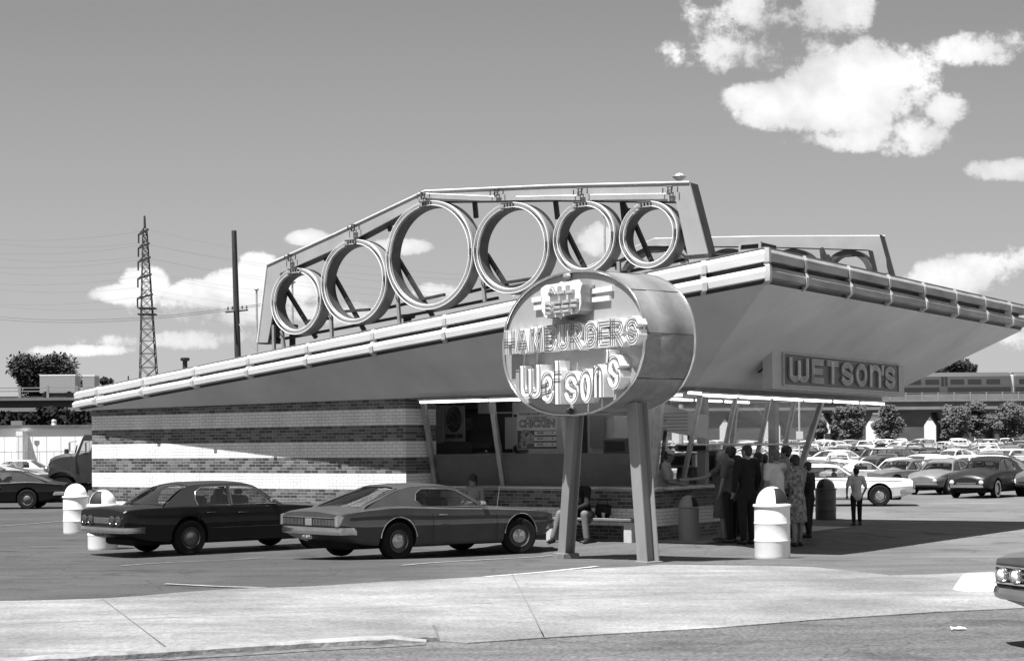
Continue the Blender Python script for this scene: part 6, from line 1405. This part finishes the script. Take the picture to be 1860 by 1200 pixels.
# ---- right: railway viaduct
YV = 290.0; XL, XR = 6.0, 150.0
via = thing('railway_viaduct', 'long grey concrete railway viaduct on arched piers behind the parking lot', 'viaduct', (XL, YV, 0))
def wb(x0, x1, y0, y1, z0, z1, mb, o=via): mb.bx(x0 - o.location.x, x1 - o.location.x, y0 - o.location.y, y1 - o.location.y, z0, z1)
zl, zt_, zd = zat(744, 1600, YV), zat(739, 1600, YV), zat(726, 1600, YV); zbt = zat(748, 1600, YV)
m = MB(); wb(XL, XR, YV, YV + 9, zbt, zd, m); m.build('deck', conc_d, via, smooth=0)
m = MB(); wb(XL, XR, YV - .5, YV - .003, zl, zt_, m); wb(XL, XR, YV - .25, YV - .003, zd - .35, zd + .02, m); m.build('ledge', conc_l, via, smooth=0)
m = MB()
for z in (zd + .55, zd + 1.15): wb(XL, XR, YV + .0, YV + .08, z, z + .09, m)
wb(XL, XR, YV + .6, YV + .7, zd, zd + 1.0, m); rr = m.build('railing', conc_l, via, smooth=0)
m = MB(); wb(XL, XR, YV + .62, YV + .72, zd + .02, zd + .98, m); m.build('cable_trough', struct_steel, via, smooth=0)
x = XL + 1
while x < XR:
    m = MB(); wb(x, x + .18, YV - .1, YV + .1, zd, zd + 1.3, m); m.build('railing_post', rail_m, rr, smooth=0); x += 2.85
pxs = [1300, 1366 + 12, 1460, 1546, 1630 + 12, 1716 + 24, 1822]
x = 34.0
pier_c = [at(p, 780, YV).x for p in (1195, 1282, 1362, 1455, 1548, 1654, 1745, 1835, 1925)]
for xc in pier_c:
    w = 2.5; m = MB(); zz = zbt; g0 = gz(xc, YV) - .5
    pr = [(-w, g0), (-w, zz - 2.4), (-w - 1.0, zz - .9), (-w - 1.3, zz + .02), (w + 1.3, zz + .02), (w + 1.0, zz - .9), (w, zz - 2.4), (w, g0)]
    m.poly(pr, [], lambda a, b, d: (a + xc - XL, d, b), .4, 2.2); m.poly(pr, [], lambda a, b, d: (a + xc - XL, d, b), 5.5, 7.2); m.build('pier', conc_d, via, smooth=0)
# train on it
tz0 = zd + .9; tzr = zat(677, 1700, YV + 5)
trm = mat('train_side', .14, .35, metal=.4, var=.1, scale=.4, stretch=(.2, 1, 6)); trd = mat('train_dark', .03, .5); trr = mat('train_roof', .16, .5, metal=.3)
cars_x = [(at(1830, 700, YV + 4).x + .25, 25.5, 'second'), (at(1440, 700, YV + 4).x + .0, 0, '')]
jx = at(1835, 700, YV + 4).x
trn = thing('train', 'commuter train of ribbed metal cars standing on the viaduct', 'train', (jx, YV + 4, tz0))
for n, (x0, x1) in enumerate(((jx - 26.0, jx - .35), (jx + .35, jx + 26.0))):
    H_ = tzr - tz0; a, b = x0 - jx, x1 - jx
    m = MB(); rg = []
    for xx in (a, a + .35, b - .35, b):
        s = .96 if xx in (a, b) else 1; rg.append([(xx, -1.5 * s, .2), (xx, -1.55 * s, .9), (xx, -1.5 * s, H_ - .75), (xx, -1.15 * s, H_ - .25), (xx, 0, H_), (xx, 1.15 * s, H_ - .25), (xx, 1.5 * s, H_ - .75), (xx, 1.55 * s, .9), (xx, 1.5 * s, .2)])
    m.loft(rg); cb = m.build('car_body', trm, trn, smooth=25)
    m = MB(); m.bx(a + .3, b - .3, -1.3, 1.3, -.8, .2); m.build('undercarriage', trd, cb, smooth=0)
    L_c = b - a; wl = [.06, .175, .29, .40, .60, .72, .84] if n == 0 else [.10, .22, .34, .46]
    for f in [.03, .155, .28, .405, .58, .70, .83]:
        m = MB(); m.bx(a + L_c * f, a + L_c * f + 2.4, -1.60, -1.50, H_ * .50, H_ * .68); m.build('window', trd, cb, smooth=0)
    m = MB(); m.bx(a + .1, a + L_c * .50, -1.62, -1.5, H_ * .10, H_ * .33); m.bx(a + L_c * .56, b - .1, -1.62, -1.5, H_ * .10, H_ * .33); m.build('dark_skirt_band', trd, cb, smooth=0)
    for f in (.515, .54): m = MB(); m.bx(a + L_c * f, a + L_c * f + .42, -1.61, -1.5, H_ * .42, H_ * .80); m.build('door', trd, cb, smooth=0)
m = MB(); m.rbx(-.42, .42, -.9, .9, .2, tzr - tz0 - .5, .1); m.build('gangway', mat('gangway_light', .7, .5), trn)
# white buildings glimpsed through the arches
wbld = mat('far_white_wall', .85, .8, var=.03); 
o = thing('warehouse', 'long low white warehouse seen bright through the arches of the viaduct', 'building', (60, 330, 0)); m = MB(); m.bx(-55, 120, 0, 20, -1, gz(60, 330) + 6.6); m.build('wall', wbld, o, smooth=0)
m = MB()
for xx in (-12, 3, 21, 34, 52): m.bx(xx, xx + 1.6, -.06, .02, 2.6, 4.6)
m.build('window', struct_steel, o, smooth=0)
m = MB(); m.bx(-55.3, 120.3, -.3, 20.3, gz(60, 330) + 6.6, gz(60, 330) + 7.0); m.build('roof', roofm, o, smooth=0)
# ---- left: road overpass with a guard rail and box vans
YO = 200.0; ov = thing('road_overpass', 'dark road overpass with steel guard rail crossing behind the left end of the stand', 'overpass', (-40, YO, 0)); OX = (-110, 10)
def ob(x0, x1, y0, y1, z0, z1, mb): mb.bx(x0 + 40, x1 + 40, y0 - YO, y1 - YO, z0, z1)
z = [zat(p, 70, YO) for p in (757, 747, 740, 727, 722)]
m = MB(); ob(*OX, YO + .8, YO + 12, z[0], z[1] - .01, m); m.build('girder', mat('girder_dark_paint', .045, .8, var=.3, scale=.3, stretch=(.2, 1, 4)), ov, smooth=0)  # dark girder paint with streaky variation
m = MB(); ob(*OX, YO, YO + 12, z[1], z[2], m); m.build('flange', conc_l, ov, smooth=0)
m = MB(); ob(*OX, YO + .3, YO + 12, z[2] + .003, z[3] - .003, m); m.build('girder', mat('girder_dark_paint', .045), ov, smooth=0)
m = MB(); ob(*OX, YO - .15, YO + 12, z[3], z[4], m); m.build('kerb', mat('overpass_kerb', .16, .8, var=.2), ov, smooth=0)
m = MB()
for zz in (.75, 1.15): ob(*OX, YO + .15, YO + .22, z[4] + zz, z[4] + zz + .12, m)
gr = m.build('guard_rail', rail_m, ov, smooth=0)
m = MB(); ob(*OX, YO + 11, YO + 11.3, z[4], z[4] + .55, m); m.build('far_parapet', struct_steel, ov, smooth=0)
for p in (-17, 35, 86, 139, 191, 244):
    xx = at(p, 700, YO).x; m = MB(); ob(xx - .14, xx + .14, YO + .1, YO + .3, z[4], z[4] + 1.45, m); m.build('rail_post', rail_m, gr, smooth=0)
for p in (-30, 150): xx = at(p, 780, YO).x; m = MB(); ob(xx - 1.4, xx + 1.4, YO + 2, YO + 4, 0, z[0], m); m.build('pier', conc_d, ov, smooth=0)
def vanbox(px0, px1, py0, label, Yv=204):
    a, b = at(px0, py0, Yv), at(px1, py0, Yv); o = thing('box_truck', label, 'truck', (a.x, Yv, z[4])); L = b.x - a.x; H = a.z - z[4]
    m = MB(); m.rbx(0, L, 0, 2.4, .7, H, .04); m.build('cargo_box', mat('van_box_grey', .30, .5, var=.08), o); m = MB(); m.bx(-.02, L + .02, -.02, 2.42, H - .04, H + .12); m.build('roof_edge', wpaint, o, smooth=0)
    for xx in (.8, L - .8):
        m = MB(); m.cyl((xx, 0, .45), (xx, .3, .45), .45, n=16); m.build('wheel', tyre_m, o)
    m = MB(); m.bx(.2, L - .2, .2, 2.2, .35, .68); m.build('chassis', struct_steel, o, smooth=0)
vanbox(72, 137, 682, 'large grey box truck body on the overpass in front of the tree'); vanbox(150, 172, 682.5, 'smaller grey box truck body on the overpass right of the large one')
# ---- left: low white building with a fence
YB = 103.0; wx0, wx1 = at(-60, 800, YB).x, at(400, 800, YB).x; lw = thing('low_building', 'long low white building with a shallow pier behind the parked cars at left', 'building', (wx0, YB, gz(-25, YB))); g0 = gz(-25, YB)
zt2, zt1 = zat(773, 80, YB) - g0, zat(775, 80, YB) - g0
m = MB(); m.bx(0, wx1 - wx0, 0, 12, -.5, zt1 - .06); m.build('wall', mat('white_wall', .92, .8, var=.05, scale=.8), lw, smooth=0)
m = MB(); m.bx(-.3, wx1 - wx0 + .3, -.15, 12.2, zt1 - .057, zt2 + .05); m.build('roof', roofm, lw, smooth=0)
pa, pb = at(29, 800, YB - 1.2), at(41, 800, YB - 1.2); m = MB(); m.bx(pa.x - wx0, pb.x - wx0, -1.2, -.003, -.5, zat(783, 35, YB - 1.2) - g0); m.build('pier', mat('white_wall2', .8, .8, var=.05), lw, smooth=0)
o = at(98, 771, YB + 3); t = thing('roof_ventilator', 'bright domed ventilator on the roof of the low white building', 'vent', (o.x, YB + 3, g0 + zt2 + .02)); m = MB(); m.lathe([(.26, 0), (.17, .12), (.15, .3), (.18, .34), (.13, .42), (.001, .44)], 18); m.build('cowl', steel, t)
t = at(30, 770, YB + 2); o = thing('chimney', 'plain grey block chimney on the roof of the low white building', 'chimney', (t.x, YB + 2, g0 + zt2)); m = MB(); m.bx(-.36, .36, 0, .7, 0, zat(764, 30, YB + 2) - g0 - zt2); m.build('stack', conc_l, o, smooth=0)
fnc = thing('wire_fence', 'thin pipe and wire fence in front of the low white building', 'fence', (wx0, 97, gz(-25, 97))); gf = gz(-25, 97); zt_f = zat(792, 60, 97) - gf; zm_f = zat(820, 60, 97) - gf
m = MB(); m.bx(0, 22, -.02, .02, zt_f - .03, zt_f + .02); m.build('top_rail', rail_m, fnc, smooth=0); m = MB(); m.bx(0, 22, -.02, .02, zm_f - .02, zm_f + .02); m.build('mid_rail', rail_m, fnc, smooth=0)
for k in range(44):
    m = MB(); m.cyl((k * .42, 0, -.1), (k * .42, 0, zt_f if k % 2 == 0 else zm_f), .014, n=5); m.build('picket', rail_m, fnc, smooth=0)
sgp = at(67, 805, 96.5); o = thing('road_sign', 'small grey shield shaped sign on a post by the wire fence', 'sign', (sgp.x, 96.5, gz(sgp.x, 96.5))); m = MB(); zc = sgp.z - o.location.z; m.poly([(-.15, .17), (.15, .17), (.15, -.05), (.0, -.2), (-.15, -.05)], [], lambda a, b, d: (a, d, b + zc), -.02, .02); m.build('shield', mat('sign_mid_grey', .2, .5), o, smooth=0); m = MB(); m.cyl((0, .03, 0), (0, .03, zc), .02, n=6); m.build('post', rail_m, o)
# ---- wooden utility pole
pt, pb_ = at(425, 419, 80), at(432, 650, 80); d = (pb_ - pt); base = pt + d * ((pt.z) / (pt.z - pb_.z)); up = thing('utility_pole', 'dark leaning wooden utility pole with one cross arm behind the roof', 'pole', (base.x, base.y, gz(base.x, base.y)))
lo_ = lambda v: tuple(Vector(v) - up.location)
m = MB(); m.cyl(lo_(base), lo_(pt), .19, .125, n=14); m.build('pole', mat('weathered_pole_wood', .045, .9, var=.5, scale=3, stretch=(4, 4, .3), bump=.4), up)
a0, a1 = at(365, 566, 79), at(482, 562, 81); c0 = at(429, 566, 80)
m = MB(); m.cyl(lo_(at(410, 567, 79.4)), lo_(at(450, 563, 80.6)), .045, n=4); m.build('cross_arm', mat('weathered_pole_wood', .045), up, smooth=0)
for p in ((414, 563), (422, 562), (440, 561), (448, 561)):
    q = at(*p, 80); m = MB(); m.lathe([(.03, 0), (.05, .05), (.03, .09), (.05, .12), (.02, .17)], 8, 0, Matrix.Translation(Vector(lo_(q)))); m.build('insulator', rim_m, up)
# ---- lattice pylon
YP = 250.0; pyb = at(270, 690, YP); pyt = at(262.5, 392, YP); pz0 = gz(pyb.x, YP); py = thing('lattice_pylon', 'tall slim steel lattice pylon with stacked short cross arms left of the pole', 'pylon', (pyb.x, YP, pz0))
dirp = (pyt - pyb); H0 = pyb.z - pz0
def axis(z): t = (z - pyb.z) / (pyt.z - pyb.z); return pyb.x + (pyt.x - pyb.x) * t - pyb.x
ztop = pyt.z; zlat = zat(415, 262, YP); pm = mat('pylon_steel', .05, .6, metal=.3, var=.2)
def hw(z): return 1.28 + (.30 - 1.28) * min(1, (z - pyb.z) / (zlat - pyb.z))
def cr(z, i): s = ((-1, -1), (1, -1), (1, 1), (-1, 1))[i]; c, s2 = math.cos(R(18)), math.sin(R(18)); x, y = s[0] * hw(z), s[1] * hw(z); return (axis(z) + x * c - y * s2, x * s2 + y * c, z - pz0)
m = MB()
for i in range(4): m.cyl(cr(pz0, i), cr(zlat, i), .10, .08, n=4)
m.build('leg', pm, py, smooth=0)
m = MB(); z_ = pz0
while z_ < zlat - .5:
    st = max(1.0, hw(z_) * 1.75); z2 = min(zlat, z_ + st)
    for i in range(4):
        j = (i + 1) % 4; m.cyl(cr(z_, i), cr(z2, j), .055, n=4); m.cyl(cr(z_, j), cr(z2, i), .055, n=4); m.cyl(cr(z_, i), cr(z_, j), .05, n=4)
    z_ = z2
m.build('lattice', pm, py, smooth=0)
m = MB(); m.cyl((axis(zlat), 0, zlat - pz0), (axis(ztop), 0, ztop - pz0), .2, .15, n=8); m.build('mast', pm, py)
wires_at = []
for k, yy in enumerate((418, 443, 468, 499, 535)):
    zc = zat(yy, 262, YP); x_ = axis(zc); wl, wr_ = 1.15 + hw(zc), .55 + hw(zc)
    m = MB(); m.cyl((x_ - wl, 2.2, zc - pz0 - .4), (x_ + wr_, -1.6, zc - pz0 - .1), .16, n=4); m.cyl((x_ - wl, 2.2, zc - pz0 - .4), (x_, 0, zc - pz0 + .5), .08, n=4); a = m.build('cross_arm', pm, py, smooth=0)
    m = MB(); m.cyl((x_ - wl, 2.2, zc - pz0 - .4), (x_ - wl, 2.2, zc - pz0 - 1.7), .14, n=6); m.build('insulator', pm, a); wires_at.append((pyb.x + x_ - wl, YP + 2.2, zc - 1.7)); wires_at.append((pyb.x + x_ + wr_, YP - 1.6, zc - .2))
for yy in (560, 571): zc = zat(yy, 262, YP); x_ = axis(zc); m = MB(); m.bx(x_ - hw(zc) - .4, x_ + hw(zc) + .5, -1, 1, zc - pz0 - .1, zc - pz0 + .1); m.build('platform', pm, py, smooth=0)
wire_m = mat('wire_dark', .10, .5)
def wire(a, b, sag, r, label, grp='overhead wires'):
    a, b = Vector(a), Vector(b); P = []
    for k in range(25): t = k / 24; p = a.lerp(b, t); p.z -= sag * 4 * t * (1 - t); P.append(p)
    o = MB(); o.tube([tuple(p - a) for p in P], r, 4); q = o.build('overhead_wire', wire_m, None, smooth=60); q.location = a; tag(q, label, 'wire', grp)
for k, (a, yl, yr) in enumerate(zip(wires_at, (434, 431, 462, 456, 487, 481, 518, 511, 546, 548), (455, 450, 480, 474, 505, 500, 530, 524, 575, 570))):
    wire(a, at(-60, yl, YP + 30), 1.0, .013, f'thin overhead wire running left from the pylon, {on_[k]} from the top')
    wire(a, at(980, yr + 55, YP - 40), 1.4, .011, f'thin overhead wire running right from the pylon behind the rings, {on_[k]} from the top')
for k, (yl, yr) in enumerate(((572, 562), (577, 565))): wire(at(-30, yl, 120), at(500, yr - 14, 80), .6, .015, f'dark service cable from the left edge to the wooden pole, {on_[k]} of the close pair')
wire(at(432, 585, 80), at(474, 645, 78), .1, .02, 'thin stay wire sloping down to the right from the wooden pole')
# ---- street lamps
def lamp(px, py, Y, r, label, fwd=0):
    q = at(px, py, Y); o = thing('street_lamp', label, 'street lamp', (q.x, q.y, gz(q.x, q.y))); h = q.z - o.location.z
    m = MB(); m.cyl((0, 0, 0), (0, 0, h - r * .3), .09, .06, n=8); m.build('pole', steel, o)
    m = MB(); m.lathe([(r * .3, h - r * .62), (r * .95, h - r * .1), (r, h), (r * .94, h + .02)], 18); m.build('reflector', steel, o)
    m = MB(); m.ell((0, 0, h + .02), (r * .62, r * .62, r * .40), 14, 8); m.build('lamp_top', wpaint, o)
lamp(1234, 321, 62, .27, 'street lamp with a white cap rising above the right end of the ring sign'); lamp(531, 512, 100, .22, 'distant street lamp seen inside the first ring', 0); lamp(466, 525, 100, .16, 'small distant street lamp left of the first ring'); lamp(1098, 392, 95, .12, 'thin distant lamp post seen through the fifth ring')
sg2 = gnd(1452, 812); o = thing('lot_sign', 'pale post with a small white notice in the parking lot seen below the panel sign', 'sign', (sg2.x * .5, sg2.y * .5, gz(sg2.x * .5, sg2.y * .5)))
Yq = 75.0; q = at(1452, 790, Yq); o.location = (q.x, Yq, gz(q.x, Yq)); m = MB(); m.cyl((0, 0, 0), (0, 0, at(1452, 722, Yq).z - o.location.z), .045, n=8); m.build('post', mat('pale_post', .55, .5), o); m = MB(); zc = at(1452, 790, Yq).z - o.location.z; m.bx(-.16, .16, -.06, -.04, zc - .18, zc + .18); m.build('notice', wpaint, o, smooth=0)
# ---- trees
leaf_d = mat('foliage_dark', .035, .8, var=.5, scale=.6, spec=.12); leaf_l = mat('foliage_light', .105, .8, var=.4, scale=.9, spec=.1); leaf_k = mat('foliage_scrub', .018, .9, var=.5, scale=.5, spec=.05); bark = mat('bark', .07, .9, var=.3, scale=6, stretch=(4, 4, .5))
def tree(px, pytop, pxw, Y, label, lm, pybot=None, n=2600, seed=1, name='tree', leaf=.22, zg=None, group=None, blobs=9):
    rnd = random.Random(seed); q = at(px, pytop, Y); g0 = gz(q.x, Y) if zg is None else zg; H = q.z - g0; w = pxw / FPX * Y / 2
    o = thing(name, label, 'tree', (q.x, Y, g0), 0, group); zb = H * .28 if pybot is None else at(px, pybot, Y).z - g0
    m = MB(); m.tube([(0, 0, -.2), (.03 * H * .1, 0, zb * .6), (0, .02, zb), (.02, 0, H * .75)], [H * .028, H * .022, H * .018, H * .005], 8)
    limbs = []
    for k in range(8):
        a = rnd.random() * 6.28; z0 = zb * .8 + (H - zb) * .45 * rnd.random(); e = Vector((w * .7 * math.cos(a), w * .7 * math.sin(a), z0 + (H - zb) * (.25 + .3 * rnd.random()))); m.tube([(0, 0, z0), tuple(Vector((0, 0, z0)).lerp(e, .5) + Vector((0, 0, .1 * w))), tuple(e)], [H * .010, H * .006, H * .002], 5); limbs.append(e)
    m.build('trunk', bark, o)
    bl = []
    for k in range(blobs):
        t = rnd.random(); a = rnd.random() * 6.28; z = zb + (H - zb) * (.18 + .70 * t); rad = w * (.72 * math.sin(PI * (.15 + .72 * t)) ** .6) * rnd.uniform(.3, 1.0); s = w * rnd.uniform(.26, .48); bl.append((Vector((rad * math.cos(a), rad * math.sin(a), z)), s))
    bl.append((Vector((0, 0, H - w * .22)), w * .25)); bl.append((Vector((0, 0, (H + zb) / 2)), w * .6))
    vs = []; fs = []
    for k in range(n):
        c, s = rnd.choice(bl); d = Vector((rnd.gauss(0, 1), rnd.gauss(0, 1), rnd.gauss(0, 1))).normalized(); p = c + Vector((d.x * s, d.y * s, d.z * s * .8)) * (rnd.random() ** .35) * (1 + .25 * noise.noise(d * 2.5 + c))
        ax = Vector((rnd.gauss(0, 1), rnd.gauss(0, 1), rnd.gauss(0, .6))).normalized(); bx_ = ax.orthogonal().normalized(); L = leaf * rnd.uniform(.5, 1.3); i = len(vs)
        vs += [tuple(p - ax * L), tuple(p + bx_ * L * .55), tuple(p + ax * L), tuple(p - bx_ * L * .55)]; fs.append((i, i + 1, i + 2, i + 3))
    c = MB(); c.add(vs, fs); c.build('crown', lm, o, smooth=0, fix=False); return o
tree(80, 654, 150, 262, 'broad dark bushy tree rising behind the overpass at left', leaf_d, 722, n=15000, seed=4, leaf=.30, blobs=34)
tree(192, 687, 26, 240, 'small dark treetop just left of the pylon foot', leaf_d, 700, n=900, seed=6, leaf=.3)
tree(1732, 650, 110, 420, 'rounded tree top showing above the train', leaf_d, 690, n=4000, seed=8, leaf=.6, blobs=16)
GT = 'young trees along the far side of the parking lot'
for k, (px, py, w_, Y, sd_, l) in enumerate(((1545, 735, 66, 200, 11, 'young tree nearest the hanging panel sign, its crown against the viaduct'), (1612, 733, 56, 205, 12, 'narrow young tree in front of the viaduct, second from the stand'), (1738, 737, 62, 198, 13, 'young tree right of the bright open arch'), (1775, 728, 52, 206, 14, 'tall slim young tree, fourth from the stand'), (1830, 730, 70, 200, 15, 'full young tree near the right edge in front of the viaduct'), (1872, 740, 50, 203, 16, 'young tree cut by the right edge'), (1488, 760, 30, 208, 17, 'slight young tree glimpsed through the slanted shop glass'))):
    tree(px, py, w_ * 1.15, Y, l, leaf_l, 803, n=6000, seed=sd_, leaf=.19, group=GT, blobs=26)
# scrub below the overpass
rnd = random.Random(9); vs = []; fs = []
for k in range(9000):
    x = rnd.uniform(-85, -25); y = rnd.uniform(180, 188); z = gz(x, y) + rnd.random() ** .7 * (5.0 + 1.0 * noise.noise(Vector((x * .3, 0, 0)))); ax = Vector((rnd.gauss(0, 1), rnd.gauss(0, 1), rnd.gauss(0, 1))).normalized(); b = ax.orthogonal().normalized(); L = rnd.uniform(.25, .6); i = len(vs); p = Vector((x, y, z))
    vs += [tuple(p - ax * L), tuple(p + b * L * .6), tuple(p + ax * L), tuple(p - b * L * .6)]; fs.append((i, i + 1, i + 2, i + 3))
c = MB(); c.add(vs, fs); tag(c.build('scrub_foliage', leaf_k, None, smooth=0, fix=False), kind='stuff'); bpy.data.objects['scrub_foliage']['label'] = 'dark scrub growing beneath the overpass'
